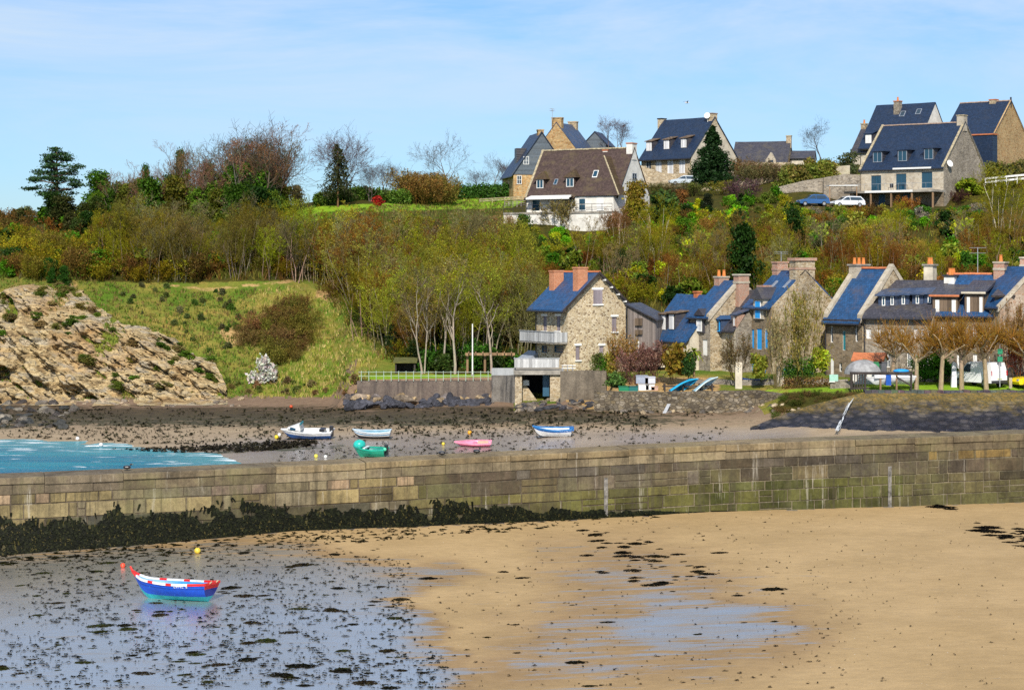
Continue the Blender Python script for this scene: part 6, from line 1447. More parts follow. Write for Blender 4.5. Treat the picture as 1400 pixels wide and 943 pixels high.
    plant_at('shrub', 'red_bush', 'bright red leaved bush standing in the hedge', 'bush', ground_at(518, 282), 1.0, (.42, .03, .02), sz=.85); plant_at('shrub', 'yellow_bush', 'pale yellow green bush beside the ivy clad wood', 'bush', ground_at(404, 287), 1.5, (.25, .2, .08), sz=2.0)
    plant_at('evergreen', 'fruit_tree', 'small green and orange leaved tree on the lawn by the wood', 'tree', ground_at(405, 281), .42, (.14, .13, .03), tcol=(.2, .15, .1))
    # --- fir beside the dormer house and hill gardens
    g = P(974, 257, 279); plant_at('fir', 'fir_tree', 'dense dark green conical fir tree in front of the white gable', 'fir tree', (g.x, g.y, g.z-.3), 1.32, (.020, .050, .014), tcol=(.1, .07, .05), sz=1.1)
    plant_at('broad', 'round_bare_tree', 'small bare tree with round twiggy head near the low slate sheds', 'tree', P(1123, 222, 297), .62, (.09, .075, .07), tcol=(.12, .1, .09), i=2)
    plant_at('shrub', 'green_shrub', 'rounded grey green bush at the side of the skyline houses', 'shrub', P(1160, 240, 285), 2.2, (.085, .105, .04), sz=2.2)
    zone('shrub', 'bamboo', 'tall yellow green bamboo like shrub above the sloping lawn', 'shrub', [(1068,250),(1135,240),(1140,247),(1072,258)], 14, 2.0, 3.2, [(.20,.21,.035),(.16,.19,.03),(.23,.2,.04)], 'bamboo like shrubs above the sloping lawn', 1.6, mind=5)
    zone('brush', 'garden_bush', 'brown twiggy bush in front of the low slate cottage', 'bush', [(1005,242),(1070,240),(1070,252),(1010,256)], 10, 2.2, 3.4, [(.16,.13,.05),(.19,.11,.05)], 'twiggy bushes before the low slate cottage', 2.0, mind=6)
    x_ = xat(870, 246); plant_at('evergreen', 'bronze_tree', 'bronze and green leaved tree at the corner of the white house', 'tree', (x_, 246, hz(x_, 246)), 1.0, (.26, .19, .025), i=0, tcol=(.2,.15,.1)); x_ = xat(908, 253); plant_at('shrub', 'evergreen_bush', 'dark green bush beside the bronze leaved tree', 'bush', (x_, 253, hz(x_, 253)), 2.6, (.05, .09, .02), i=1, sz=2.4)
    for px, Y, c, lab in ((922, 272, (.17,.13,.05), 'straw coloured bush in front of the silver car'), (938, 272, (.20,.17,.09), 'pale twiggy bush at the nose of the silver car'), (950, 271, (.14,.16,.03), 'olive bush at the foot of the dark fir'), (985, 270, (.25,.22,.03), 'yellow olive bush just below the dark fir'), (895, 275, (.12,.12,.03), 'olive bush at the foot of the stone terrace')):
        x_ = xat(px, Y); plant_at('brush', 'garden_bush', lab, 'bush', (x_, Y, hz(x_, Y)), 1.5, c, sz=1.1)
    plant_at('shrub', 'russet_bush', 'round russet bush among the green garden shrubs', 'bush', ground_at(931, 288), 1.5, (.20, .09, .025), sz=1.8)
    plant_at('brush', 'purple_bush', 'purplish bare bush above the hill garden', 'bush', ground_at(1015, 274), 1.8, (.13, .07, .075), sz=1.6); plant_at('evergreen', 'dark_bush', 'nearly black evergreen bush in the hill garden', 'bush', ground_at(968, 296), .45, (.022, .03, .012))
    for px, py, s, sz, c, lab in ((762, 312, 1.9, 2.0, (.24,.19,.06), 'wide straw coloured bush in front of the white house terrace'), (812, 312, 1.2, 1.0, (.28,.33,.05), 'yellow green spiky bush below the white house terrace'), (716, 313, 1.3, 1.2, (.05,.10,.02), 'rounded dark bush at the corner of the white house terrace'), (832, 310, .9, 1.2, (.10,.05,.05), 'small purple bush at the foot of the white house staircase'), (690, 315, 1.2, 1.0, (.40,.25,.09), 'tan ornamental grass clump beside the white house'), (843, 325, 1.4, 1.7, (.22,.11,.035), 'rust coloured bush below the brick staircase')):
        plant_at('brush' if c[0] > .2 and px != 812 else 'shrub', 'garden_bush', lab, 'bush', ground_at(px, py), s, c, sz=sz)
    zone('shrub', 'garden_shrub', 'leafy garden shrub on the slope below the white house', 'shrub', [(700,326),(860,326),(900,300),(930,285),(1060,270),(1090,285),(1000,305),(900,340),(740,350)], 85, 1.0, 2.0, [GREEN, YG, BRIGHT, (.10,.14,.02), DARK, OLIVE2], 'garden shrubs below the white house', 1.6, mind=7)
    zone('shrub', 'garden_shrub', 'rounded green shrub in the garden below the big stone house terrace', 'shrub', [(1085,296),(1180,298),(1290,298),(1350,290),(1345,312),(1200,316),(1090,312)], 52, 1.2, 2.0, [GREEN, BRIGHT, (.08,.23,.02), (.05,.12,.012), (.24,.25,.03), (.22,.20,.13)], 'shrubs below the stone house terrace', 1.6, mind=7)
    plant_at('shrub', 'lime_bush', 'bright lime green bush beside the grey stone gable', 'bush', ground_at(1324, 268), 1.9, (.24, .31, .02), sz=1.3); plant_at('brush', 'orange_bush', 'small orange brown bush in the terraced garden', 'bush', ground_at(1172, 306), 1.3, (.36, .17, .025), sz=1.1); plant_at('brush', 'orange_bush', 'orange bush against the terrace posts', 'bush', ground_at(1242, 292), 1.2, (.36, .15, .03), sz=1.2); plant_at('brush', 'dark_red_bush', 'dark red bush beside the stone gable', 'bush', ground_at(1312, 280), 1.2, (.10, .045, .035), sz=1.0)
    zone('shrub', 'hedge_shrub', 'olive hedge shrub behind the white fence on the hilltop', 'shrub', [(1348,250),(1430,240),(1430,262),(1350,262)], 16, 2.0, 3.4, [(.12,.12,.03),(.15,.12,.04)], 'hedge shrubs behind the hilltop fence', 1.6, mind=6)
    # --- slope above the cottages
    sl = [(735,350),(860,335),(930,310),(1090,305),(1400,302),(1440,302),(1440,400),(1000,412),(900,425),(860,410),(740,380)]
    zone('brush', 'scrub_bush', 'rust, olive or brown scrub bush on the slope above the quay cottages', 'bush', sl, 120, 1.6, 2.9, [RUST, OLIVE, OLIVE2, (.30,.15,.035), BROWN, (.33,.30,.03)], 'scrub bushes on the slope above the cottages', 2.0, mind=6)
    zone('shrub', 'green_shrub', 'green or yellow green shrub on the slope above the quay cottages', 'shrub', sl, 135, 1.3, 2.8, [YG, GREEN, (.17,.24,.02), (.27,.33,.03), DARK, (.05,.11,.015), (.22,.20,.04)], 'green shrubs on the slope above the cottages', 1.6, mind=8)
    zone('thicket', 'bare_tree', 'slim bare tree on the scrub slope above the quay cottages', 'tree', [(735,375),(900,352),(1090,345),(1400,345),(1440,400),(1000,412),(900,425),(860,410)], 56, 3.5, 6.0, [OLIVE, RUST, GREY, OLIVE2, (.33,.20,.04)], 'slim bare trees above the cottages', 8.5, (.25, .20, .13), mind=10)
    zone('shrub', 'yellow_shrub', 'bright yellow flowering shrub behind the golden stone house', 'shrub', [(835,380),(870,368),(880,400),(850,410)], 6, 1.6, 2.4, [(.38,.40,.03),(.20,.26,.03)], 'yellow shrubs behind the golden house', 1.6, mind=6)
    for px, py, s, c, lab in ((1015, 410, 1.05, DARK, 'tall dark holly tree standing above the double chimneys'), (1085, 352, .8, DARK, 'dark holly tree on the slope above the broad chimney'), (1010, 345, .8, (.04,.06,.015), 'dark evergreen higher on the slope among scrub'), (850, 385, .6, (.045,.08,.02), 'dark green tree behind the golden stone house roof'), (1320, 385, .5, (.06,.16,.015), 'bright green bush behind the orange ridge roof')):
        plant_at('evergreen', 'holly_tree', lab, 'holly tree' if 'holly' in lab else 'evergreen', ground_at(px, py), s, c, tcol=(.1, .08, .06), sz=s*(1.15 if 'holly' in lab else 1))
    for px, py, s, lab in ((900, 350, .75, 'pale stemmed many trunked willow in the middle of the slope'), (846, 348, .62, 'coppiced rust twigged tree below the white house staircase'), (1365, 330, 1.0, 'tall pale branched bare tree beside the hilltop road'), (1378, 332, .85, 'slender pale bare tree beside the taller pale one')):
        plant_at('thicket', 'pale_tree', lab, 'tree', ground_at(px, py), s, OLIVE2 if px != 846 else (.22, .11, .035), tcol=(.52, .46, .34))
    # --- quay gardens
    for i, (px, py, s, lab) in enumerate(((1218, 516, .95, 'pollarded plane with forked leaning limbs behind the boat rack'), (1253, 528, 1.0, 'leaning pollarded plane at the end of the boat rack'), (1286, 527, 1.05, 'stout pollarded plane in front of the round green bush'), (1315, 528, 1.05, 'straight pollarded plane beside the white van'), (1349, 527, 1.05, 'pollarded plane standing in front of the white van doors'), (1404, 529, 1.1, 'pollarded plane by the yellow vehicle'))):
        g = P(px, py, 158.6 if i else 160.5); plant_at('pollard', 'plane_tree', lab, 'plane tree', (g.x, g.y, hz(g.x, g.y)), s, (.36, .185, .03), tcol=(.36, .28, .17), i=i, rz=.4+i*.9, sz=s*1.12)
    for px, py, Y, s, sz, c, k, nm, lab in ((1283, 516, 163, 1.7, 1.35, (.055,.16,.015), 'shrub', 'green_bush', 'wide bright green bush behind the plane trunks'), (1262, 516, 162.4, 1.4, 1.2, (.06,.17,.015), 'shrub', 'green_bush', 'rounded green bush beside the boat rack planes'), (1119, 508, 165, 1.1, 1.3, (.36,.42,.03), 'shrub', 'yellow_bush', 'bright yellow green bush at the end of the hedge'), (1039, 516, 164.5, .9, 1.2, (.24,.25,.03), 'shrub', 'yellow_bush', 'yellow green bush beside the blue doors'), (851, 510, 168, 1.1, 1.9, (.33,.19,.05), 'brush', 'orange_bush', 'orange twigged bush on the grey quay wall'), (868, 520, 167, 1.3, 1.6, (.24,.12,.09), 'brush', 'pink_twig_bush', 'pinkish brown twiggy bush below the board barn'), (895, 508, 166.5, 1.5, 1.3, (.24,.12,.09), 'brush', 'pink_twig_bush', 'reddish bare climbing bush before the blue roofed cottage'), (818, 507, 169, .8, 1.0, (.10,.12,.03), 'shrub', 'green_bush', 'olive bush clipped beside the golden house gable'), (826, 508, 168.8, .8, .75, (.09,.22,.02), 'shrub', 'green_bush', 'low bright green box bush on the grey quay wall'), (838, 510, 168.6, .9, 1.25, (.26,.22,.03), 'shrub', 'yellow_bush', 'golden green bush on top of the grey quay wall'), (842, 530, 165.5, .9, .9, (.10,.18,.04), 'shrub', 'green_bush', 'trailing green plant beside the green bins'), (920, 512, 166, 1.3, 1.6, (.22,.15,.02), 'shrub', 'bronze_bush', 'bronze and yellow leaved bush beside the palm'), (942, 512, 166, 1.0, 1.3, (.03,.07,.015), 'shrub', 'dark_bush', 'dark green bush under the palm'), (1008, 512, 165.5, 1.2, 1.7, (.17,.12,.05), 'brush', 'brown_bush', 'brown bare climbing bush at the pink arched door'), (1062, 515, 164, .8, 3.0, (.30,.24,.10), 'brush', 'pale_climber', 'pale bare climber against the tall stone gable'), (1098, 512, 165.2, 1.3, 3.8, (.27,.22,.05), 'brush', 'yellow_climber', 'olive yellow bare tree trained up the tall stone gable'), (1394, 505, 159.6, .7, 1.3, (.34,.06,.025), 'brush', 'red_bush', 'red leaved bush at the stone gable end'), (1180, 512, 161.5, .6, .8, (.16,.2,.03), 'shrub', 'green_bush', 'small green bush in front of the orange roofed shed'), (1390, 508, 159.8, .8, 3.0, (.26,.15,.05), 'brush', 'brown_climber', 'brown bare climbing tree against the pink rubble gable')):
        plant_at(k, nm, lab, 'bush', P(px, py, Y), s, c, sz=sz)
    plant_at('palm', 'palm_tree', 'small green fan palm in the cottage garden', 'palm tree', P(949, 515, 166), .82, (.20, .26, .025), tcol=(.28, .2, .1))
    for px, c in ((1075, (.10,.17,.03)), (1090, (.11,.18,.03)), (1105, (.10,.16,.03))): pass
    g0, g1 = P(1072, 508, 164.6), P(1112, 508, 164.6); bl = [(g0.x+(g1.x-g0.x)*k/9, g0.y, g0.z+.35, .35, .75) for k in range(10)]
    o = link('hedge', mesh_np('hedge', *blob_leaves(77, 1600, bl, .09, .7)), M['foliage']); o.color = (.08, .17, .02, 1); tag(o, 'low green hedge above the garden wall below the tall gable', 'hedge')
    bl = [(g0.x+(g1.x-g0.x+1.5)*k/9, g0.y-1.0, hz(g0.x, g0.y-1)+.35, .35, .5) for k in range(10)]
    o = link('hedge', mesh_np('hedge', *blob_leaves(78, 1300, bl, .09, .7)), M['foliage']); o.color = (.20, .12, .04, 1); tag(o, 'brown clipped beech hedge behind the mottled garden wall', 'hedge')
    # --- grass blades and weed: nobody could count these
    def blades(name, label, cat, regions, n, h, cols, seed):
        r = np.random.default_rng(seed); V, Q, C = [], [], []; k = 0; tries = 0
        for poly, share in regions:
            xs = [p[0] for p in poly]; ys = [p[1] for p in poly]; m = int(n*share); px = r.uniform(min(xs), max(xs), m*3); py = r.uniform(min(ys), max(ys), m*3); ok = poly_mask(px, py, poly, 1) > .5
            px, py = px[ok][:m], py[ok][:m]
            for a, b in zip(px, py):
                g = ground_at(a, b, 140); c = np.array(cols[r.integers(len(cols))])*r.uniform(.7, 1.3); hh = h*r.uniform(.5, 1.4)
                for j in range(4):
                    t = r.uniform(0, 6.28); w = .05*r.uniform(.6, 1.4); off = r.normal(size=2)*.12; ln = r.normal(size=2)*.35*hh; x, y = g.x+off[0], g.y+off[1]; dx, dy = math.cos(t)*w, math.sin(t)*w
                    V += [(x-dx, y-dy, g.z-.05), (x+dx, y+dy, g.z-.05), (x+ln[0]+dx*.2, y+ln[1]+dy*.2, g.z+hh), (x+ln[0]-dx*.2, y+ln[1]-dy*.2, g.z+hh)]; Q.append((k, k+1, k+2, k+3)); C.append(c*r.uniform(.85, 1.15)); k += 4
        tag(link(name, mesh_np(name, V, Q, C), M['foliage']), label, cat, kind='stuff')
    blades('grass', 'rough green and straw coloured grass on the slope beside the cliff', 'grass', [([(-5,385),(110,380),(215,395),(300,402),(350,395),(350,545),(255,545),(250,548),(-5,548)], .6), ([(380,300),(560,278),(700,268),(700,300),(400,330)], .4)], 9500, .24, [(.09,.16,.018),(.19,.18,.04),(.13,.15,.022),(.075,.15,.013),(.26,.185,.06),(.16,.12,.04)], 3)
    blades('dry_grass', 'pale dry yellow green grass between the bramble and the railed wall', 'grass', [([(345,400),(400,392),(480,420),(530,470),(495,545),(345,545)], 1)], 2600, .3, [(.16,.26,.025),(.40,.34,.09),(.30,.30,.05),(.46,.36,.13)], 6)
    blades('undergrowth', 'tangled low undergrowth between the shrubs of the hillside', 'undergrowth', [([(735,345),(930,305),(1090,300),(1400,300),(1400,400),(900,430),(740,390)], .5), ([(1400,300),(1750,300),(1750,420),(1400,410)], .35), ([(0,320),(400,330),(400,384),(0,384)], .25), ([(400,340),(700,310),(735,360),(720,500),(520,500),(430,390)], .25)], 7000, .8, [(.10,.085,.02),(.15,.08,.02),(.10,.13,.015),(.20,.17,.03)], 4)
# ================================================================ boats
def boat(name, label, loc, yaw, L, B, D, cols, rake=.12, sheer=.45, stern=.12, roll=0, pitch=0, inside=(.6,.6,.6), gun=None, thwarts=3, stripes=None, fine=1.7, flare=.75, cat='boat', transomcol=None, thick=.05, bowup=.0):
    """cols: [(upto v, colour)] bands from keel (0) to gunwale (1)"""
    root = empty(name, loc); root.rotation_euler = (roll, pitch, yaw); tag(root, label, cat)
    NS, NV = 26, 14
    hb = lambda t: B/2*(1-max(0, t-.35)/.65)**0 * (1-(max(0, (t-.38)/.62))**fine)*(.80+.20*min(1, t/.35)) if t < 1 else 0
    zs = lambda t: D*(.80+stern*(1-t)**2+sheer*t**2.2+bowup*max(0, t-.8)**2*25)
    zk = lambda t: D*.9*max(0, (t-.82)/.18)**2*.5
    def pt(t, v, side, off=0.0):
        w = max(0, hb(t)-off); k = (flare+(1-flare)*v)*(1-(1-v)**2.6)
        z = zk(t)+off*.8*(1-v)+(zs(t)-zk(t))*v
        return (-.5*L+L*t*(1-rake)+L*rake*t*v*t-(.05*L*(v)*(1-t)**6), side*w*k, z)
    vs_ = [0]+[.02+.98*(j/NV)**1.0 for j in range(1, NV+1)]
    def colr(v):
        for u, c in cols:
            if v <= u: return c
        return cols[-1][1]
    b = MB()
    for side in (-1, 1):
        for i in range(NS):
            for j in range(NV):
                t0, t1, v0, v1 = i/NS, (i+1)/NS, vs_[j], vs_[j+1]; q = [pt(t0, v0, side), pt(t1, v0, side), pt(t1, v1, side), pt(t0, v1, side)]
                b.add(q if side < 0 else q[::-1], [(0,1,2,3)], colr((v0+v1)/2))
    hull = b.build('hull', M['boat'], root, True)
    b = MB()
    for j in range(NV): b.add([pt(0, vs_[j], 1), pt(0, vs_[j], -1), pt(0, vs_[j+1], -1), pt(0, vs_[j+1], 1)], [(0,1,2,3)], (transomcol(vs_[j]) if transomcol else colr((vs_[j]+vs_[j+1])/2)))
    b.build('transom', M['boat'], root)
    b = MB(); vin = [.35+.65*j/8 for j in range(9)]
    for side in (-1, 1):
        for i in range(NS):
            t0, t1 = .015+i/NS*.955, .015+(i+1)/NS*.955
            for j in range(8): q = [pt(t0, vin[j], side, thick), pt(t1, vin[j], side, thick), pt(t1, vin[j+1], side, thick), pt(t0, vin[j+1], side, thick)]; b.add(q if side > 0 else q[::-1], [(0,1,2,3)], inside)
            a, c = pt(t0, vin[0], side, thick), pt(t1, vin[0], side, thick); b.quad(a, c, (c[0], 0, c[2]-.02), (a[0], 0, a[2]-.02), tuple(x*.7 for x in inside))
    for j in range(8): b.add([pt(.015, vin[j], 1, thick), pt(.015, vin[j], -1, thick), pt(.015, vin[j+1], -1, thick), pt(.015, vin[j+1], 1, thick)], [(0,3,2,1)], inside)
    b.build('interior', M['boat'], root)
    b = MB(); gw = .035; gc = gun or (.8, .8, .78)
    for side in (-1, 1):
        for i in range(NS):
            t0, t1 = i/NS*.995, (i+1)/NS*.995; c = stripes((t0+t1)/2, side) if stripes else gc
            a, d = Vector(pt(t0, 1, side)), Vector(pt(t1, 1, side)); ai, di = Vector(pt(t0, 1, side, thick+.01)), Vector(pt(t1, 1, side, thick+.01)); o = Vector((0, side*gw, 0)); u = Vector((0, 0, .045)); lo = Vector((0, 0, -.045))
            b.add([a+o+lo, d+o+lo, d+o+u, a+o+u, ai+u, di+u, ai-u, di-u], [(0,1,2,3),(3,2,5,4),(4,5,7,6)], c)
    c = stripes(0, 1) if stripes else gc; a, d = Vector(pt(0, 1, 1)), Vector(pt(0, 1, -1)); b.obox(d+Vector((-.03, 0, -.05)), a-d, Vector((.09, 0, 0)), Vector((0, 0, .1)), c)
    b.build('gunwale', M['boat'], root)
    for k in range(thwarts):
        t = .16+.27*k; y = hb(t)*.95-thick; z = zs(t)*.72; x = -.5*L+L*t*(1-rake*.5); b = MB(); b.box(x-.13, -y, z, x+.13, y, z+.04, tuple(v*.9 for v in inside)); b.build('thwart', M['boat'], root)
    return root, pt, zs
def build_boats():
    W, BL, TQ, RD = (.8, .8, .78), (.004, .085, .60), (.02, .40, .45), (.78, .02, .012)
    # the blue boat on the near beach
    p = ground_at(232, 820); st = lambda t, s: RD if t < .2 or t > .9 or .40 < t < .46 or .66 < t < .73 else W
    root, pt, zs = boat('rowing_boat', 'bright blue rowing boat with red and white gunwale lying on the wet sand', (p.x, p.y, p.z-.03), R(159), 3.75, 1.6, .86, [(.27, TQ), (.31, (.01,.015,.03)), (.5, BL), (.53, (.003, .05, .38)), (.74, BL), (.77, (.003, .05, .38)), (1, BL)], rake=.13, sheer=.30, stern=.10, pitch=R(1.6), inside=(.03, .27, .62), stripes=st, thick=.06, roll=R(2), transomcol=lambda v: RD if v > .66 else TQ if v < .28 else (.012, .03, .30), bowup=.32)  # transom's middle blue is darkened to paint the stern in shade
    b = MB(); e = Vector(pt(1, 1, 1)); b.tube(e+Vector((-.1, 0, -.12)), e+Vector((.05, 0, .16)), .055, .04, 6); b.build('stem_post', paint('red_paint', RD, .4), root)
    cu = bpy.data.curves.new('registration', 'FONT'); cu.body = 'LWVL  8'; cu.size = .17; cu.extrude = .004; o = bpy.data.objects.new('registration', cu); COL.objects.link(o); bpy.context.view_layer.update()
    me = bpy.data.meshes.new_from_object(o.evaluated_get(bpy.context.evaluated_depsgraph_get())); bpy.data.objects.remove(o)
    a, d, up = Vector(pt(.36, .84, 1)), Vector(pt(.12, .84, 1)), None; u = (d-a).normalized(); t_ = Vector(pt(.25, .95, 1))-Vector(pt(.25, .75, 1)); n = u.cross(t_).normalized(); n = n if n.y > 0 else -n; t_ = n.cross(u); t_ = t_ if t_.z > 0 else -t_
    Mx = Matrix((u, t_, n)).transposed().to_4x4(); Mx.translation = a+n*.02
    if u.cross(t_).dot(n) < 0: pass
    me.transform(Mx); link('registration', me, M['white'], root)
    for k, s in enumerate((-.3, .25)): b = MB(); q = Vector(pt(0, 1, 1)); b.tube((q.x+.02, s, q.z-.02), (q.x-.12, s, q.z+.1), .03, n=5); b.build('cleat', M['lichen'], root)
    # boats in the bay
    def at(px, py, dz=-.05): g = ground_at(px, py, 120); return (g.x, g.y, g.z+dz)
    root, pt, zs = boat('cabin_boat', 'white motor boat with small cuddy and blue topsides on the bay mud', at(418, 601), R(172), 4.0, 1.65, .85, [(.22, (.02, .02, .03)), (.62, (.015, .10, .33)), (.68, W), (1, W)], sheer=.22, roll=R(-9), inside=(.75, .75, .72), thwarts=1)
    b = MB(); x0, x1 = .25, 1.45; z = .86
    b.prism([(x0, -.62, z), (x0, .62, z), (x0+.1, .52, z+.5), (x0+.1, -.52, z+.5)], (.02, 0, 0), (.75, .74, .7)); b.add([(x0, -.68, z), (x0, .68, z), (x0+.15, .5, z+.48), (x0+.15, -.5, z+.48), (x1, .3, z+.12), (x1, -.3, z+.12)], [(3,2,1,0),(2,3,5,4),(0,5,3),(1,2,4),(0,1,4,5)], (.8, .8, .77)); cb = b.build('cuddy', M['boat'], root)
    b = MB(); b.obox((x0+.42, -.57, z+.06), (.5, .12, 0), (0, .02, .0), (-.05, .08, .18)); b.obox((x0+.42, .55, z+.06), (.5, -.12, 0), (0, .02, 0), (-.05, -.08, .18)); b.build('cabin_window', M['glassblue'], cb)
    b = MB(); b.obox((x0-.02, -.5, z+.46), (0, 1, 0), (.05, 0, .13), (.04, 0, 0)); b.build('windscreen', M['teal2'], cb)
    b = MB(); b.box(-1.6, -.35, .75, -1.2, .35, .95, (.03, .03, .035)); b.box(-2.25, -.14, .35, -1.98, .14, 1.15, (.03, .03, .035)); b.build('outboard_motor', M['boat'], root)
    root, pt, zs = boat('open_boat', 'white and pale blue open boat with dark bottom beside the green boat', at(507, 600), R(176), 2.9, 1.1, .62, [(.42, (.02, .02, .025)), (.6, W), (.74, (.03, .22, .42)), (1, W)], sheer=.5, stern=.35, roll=R(-7), inside=(.08, .30, .42), gun=(.55, .66, .72))
    root, pt, zs = boat('green_boat', 'green boat with turquoise cover over its bow on the bay mud', at(505, 625), R(160), 2.55, 1.25, .75, [(1, (.01, .36, .21))], sheer=.3, roll=R(-6), inside=(.03, .25, .22), gun=(.01, .42, .28), transomcol=lambda v: (.005, .06, .05))
    b = MB(); b.sphere((.75, 0, .95), .42, 12, 8, (.02, .48, .40), 1.1, 1, .85); b.build('cover', M['boat'], root, True)
    b = MB(); b.box(-1.5, -.12, .25, -1.28, .12, 1.0, (.02, .03, .03)); b.sphere((-1.4, .32, .72), .14, 8, 6, (.1, .6, .35)); b.build('outboard_motor', M['boat'], root)
    b = MB(); b.box(.12, -.45, .72, .3, .45, .8, (.75, .8, .8)); b.build('thwart', M['boat'], root)
    root, pt, zs = boat('pink_dinghy', 'pink and yellow green dinghy lying flat on the bay mud', at(645, 610.5), R(178), 2.7, 1.1, .42, [(.35, (.03, .03, .03)), (1, (.75, .18, .30))], sheer=.15, roll=R(-12), inside=(.80, .24, .38), gun=(.85, .30, .42), thwarts=2, transomcol=lambda v: (.45, .36, .06))
    b = MB(); b.box(-1.25, -.42, .30, -.45, .42, .345, (.78, .5, .3)); b.box(-1.15, -.53, .06, -.5, -.48, .3, (.38, .36, .05)); b.build('stern_seat', M['boat'], root)
    root, pt, zs = boat('white_rowing_boat', 'white rowing boat with blue gunwale and dark keel on the bay mud', at(754, 597), R(174), 2.95, 1.15, .72, [(.14, (.02, .02, .02)), (.74, W), (1, (.015, .12, .38))], sheer=.42, stern=.25, roll=R(-9), inside=(.72, .74, .74), gun=(.03, .20, .5), bowup=.05)
    b = MB(); b.box(-1.75, -.14, .55, -1.4, .14, .85, (.015, .14, .42)); b.build('outboard_motor', M['boat'], root)
    # small boats on the quay
    def tilt(name, lab, pa, pb, Y, B, D, cols, inside, gun, roll, cat='dinghy'):
        a, c = P(*pa, Y), P(*pb, Y+1.2); d = c-a; L_ = d.length; yaw = math.atan2(d.y, d.x); m = (a+c)/2
        root, pt, zs = boat(name, lab, m, 0, L_, B, D, cols, inside=inside, gun=gun, thwarts=2, sheer=.15, cat=cat); root.rotation_mode = 'XYZ'
        X = d.normalized(); Yv = Vector((0, 0, 1)).cross(X).normalized(); Zv = X.cross(Yv); Mx = Matrix((X, Yv, Zv)).transposed() @ Matrix.Rotation(roll, 3, 'X'); root.rotation_euler = Mx.to_euler()
        return root
    tilt('blue_dinghy', 'bright sky blue upturned dinghy leaning on the quay rack', (914, 533), (950, 513), 163.6, 1.0, .5, [(1, (.015, .33, .60))], (.015, .26, .48), (.02, .42, .70), R(128))
    tilt('pale_dinghy', 'pale blue and white upturned dinghy leaning beside the sky blue one', (946, 534), (976, 511), 163.6, 1.0, .5, [(.35, (.10, .30, .42)), (.6, (.6, .68, .7)), (1, (.12, .36, .48))], (.32, .48, .55), (.6, .7, .72), R(128))
    b = MB(); a = P(930, 537, 164.2)
    rk = empty('dinghy_rack', a); tag(rk, 'low dark timber rack carrying the two upturned dinghies', 'rack')
    for dx in (-1.3, .2, 1.6, 2.6):
        b = MB(); b.box(dx-.06, -.4, 0, dx+.06, .5, .75); b.build('rack_post', M['darkwood'], rk)
    b = MB(); b.box(-1.5, -.2, .5, 2.8, -.1, .62); b.build('crossbar', M['darkwood'], rk)
    p = P(1024, 522, 166.6); boat('navy_dinghy', 'small dark blue dinghy standing below the blue double doors', (p.x, p.y, p.z-.15), R(178), 1.7, .8, .4, [(1, (.01, .035, .14))], inside=(.02, .06, .2), gun=(.02, .07, .25), thwarts=1)
    # white hull under the timber rack
    p = P(1214, 530, 158.3); root, pt, zs = boat('white_yacht_hull', 'white sailing boat hull with blue strap stored under the timber rack', (p.x, p.y, p.z+.25), R(184), 3.9, 1.1, .72, [(1, (.82, .82, .82))], inside=(.7, .7, .7), thwarts=0, sheer=.02, fine=1.4, cat='sailing boat')
    b = MB(); b.box(-.1, -.62, -.02, .3, .62, .80, (.01, .09, .42)); b.box(-1.9, -.45, .55, 1.2, .45, .8, (.8, .8, .8)); b.build('boat_cover', M['boat'], root)
    rk = empty('boat_rack', P(1205, 531, 157.9)); tag(rk, 'dark timber boat rack with slatted end beside the pollarded planes', 'rack'); o = rk.location.copy()
    for px in (1164, 1183, 1204, 1226, 1246): b = MB(); c = P(px, 533, 157.8)-o; b.box(c.x-.07, -.08, -.1, c.x+.07, .06, 1.3); b.build('rack_post', M['wood'] if px in (1204, 1226) else M['darkwood'], rk)
    b = MB(); x0, x1 = (P(1163, 533, 157.8)-o).x, (P(1248, 533, 157.8)-o).x; b.box(x0, -.1, 1.12, x1, .3, 1.3); b.box(x0, -.03, -.05, x0+1.5, .1, .1); b.build('top_beam', M['darkwood'], rk)
    b = MB(); 
    for i in range(6): b.box(x0+.1+i*.2, -.02, .05, x0+.18+i*.2, .03, 1.12)
    b.build('slat_panel', M['darkwood'], rk)
    b = MB(); b.obox((x1-1.35, -.16, .9), (1.2, 0, -.75), (0, .06, 0), (.03, 0, .12)); b.build('brace', M['darkwood'], rk)
    # covered boat and shed behind the rack
    p = P(1181, 511, 160.2); b = MB(); 
    vs, fs = [], []
    for j in range(7):
        ph = math.pi/2*j/6
        for i in range(18): t = 6.283*i/18; rr = 1.55*math.cos(ph)*(1+.05*math.sin(5*t)); vs.append((rr*math.cos(t), .75*rr*math.sin(t), 1.15*math.sin(ph)))
    for j in range(6):
        for i in range(18): fs.append((j*18+i, j*18+(i+1) % 18, (j+1)*18+(i+1) % 18, (j+1)*18+i))
    b.add(vs, fs); o_ = b.build('tarpaulin_dome', paint('grey_tarpaulin', (.34, .34, .34), .6, .35, .3, 2.5), None, True); o_.location = p; tag(o_, 'grey domed tarpaulin cover standing behind the boat rack', 'tarpaulin')
    for px, c, nm, lab in ((1199, (.03, .22, .08), 'green_bin', 'narrow green bin beside the grey tarpaulin dome'), (1206, (.10, .10, .11), 'grey_bin', 'dark grey bin next to the narrow green one')):
        p = P(px, 512, 160); r_ = empty(nm, p); tag(r_, lab, 'bin'); b = MB(); b.prism([(-.27, -.3, 0), (.27, -.3, 0), (.31, -.34, .95), (-.31, -.34, .95)], (0, .6, 0), c); b.build('bin_body', M['car'], r_); b = MB(); b.box(-.33, -.38, .951, .33, .32, 1.03, tuple(x*.8 for x in c)); b.build('lid', M['car'], r_)
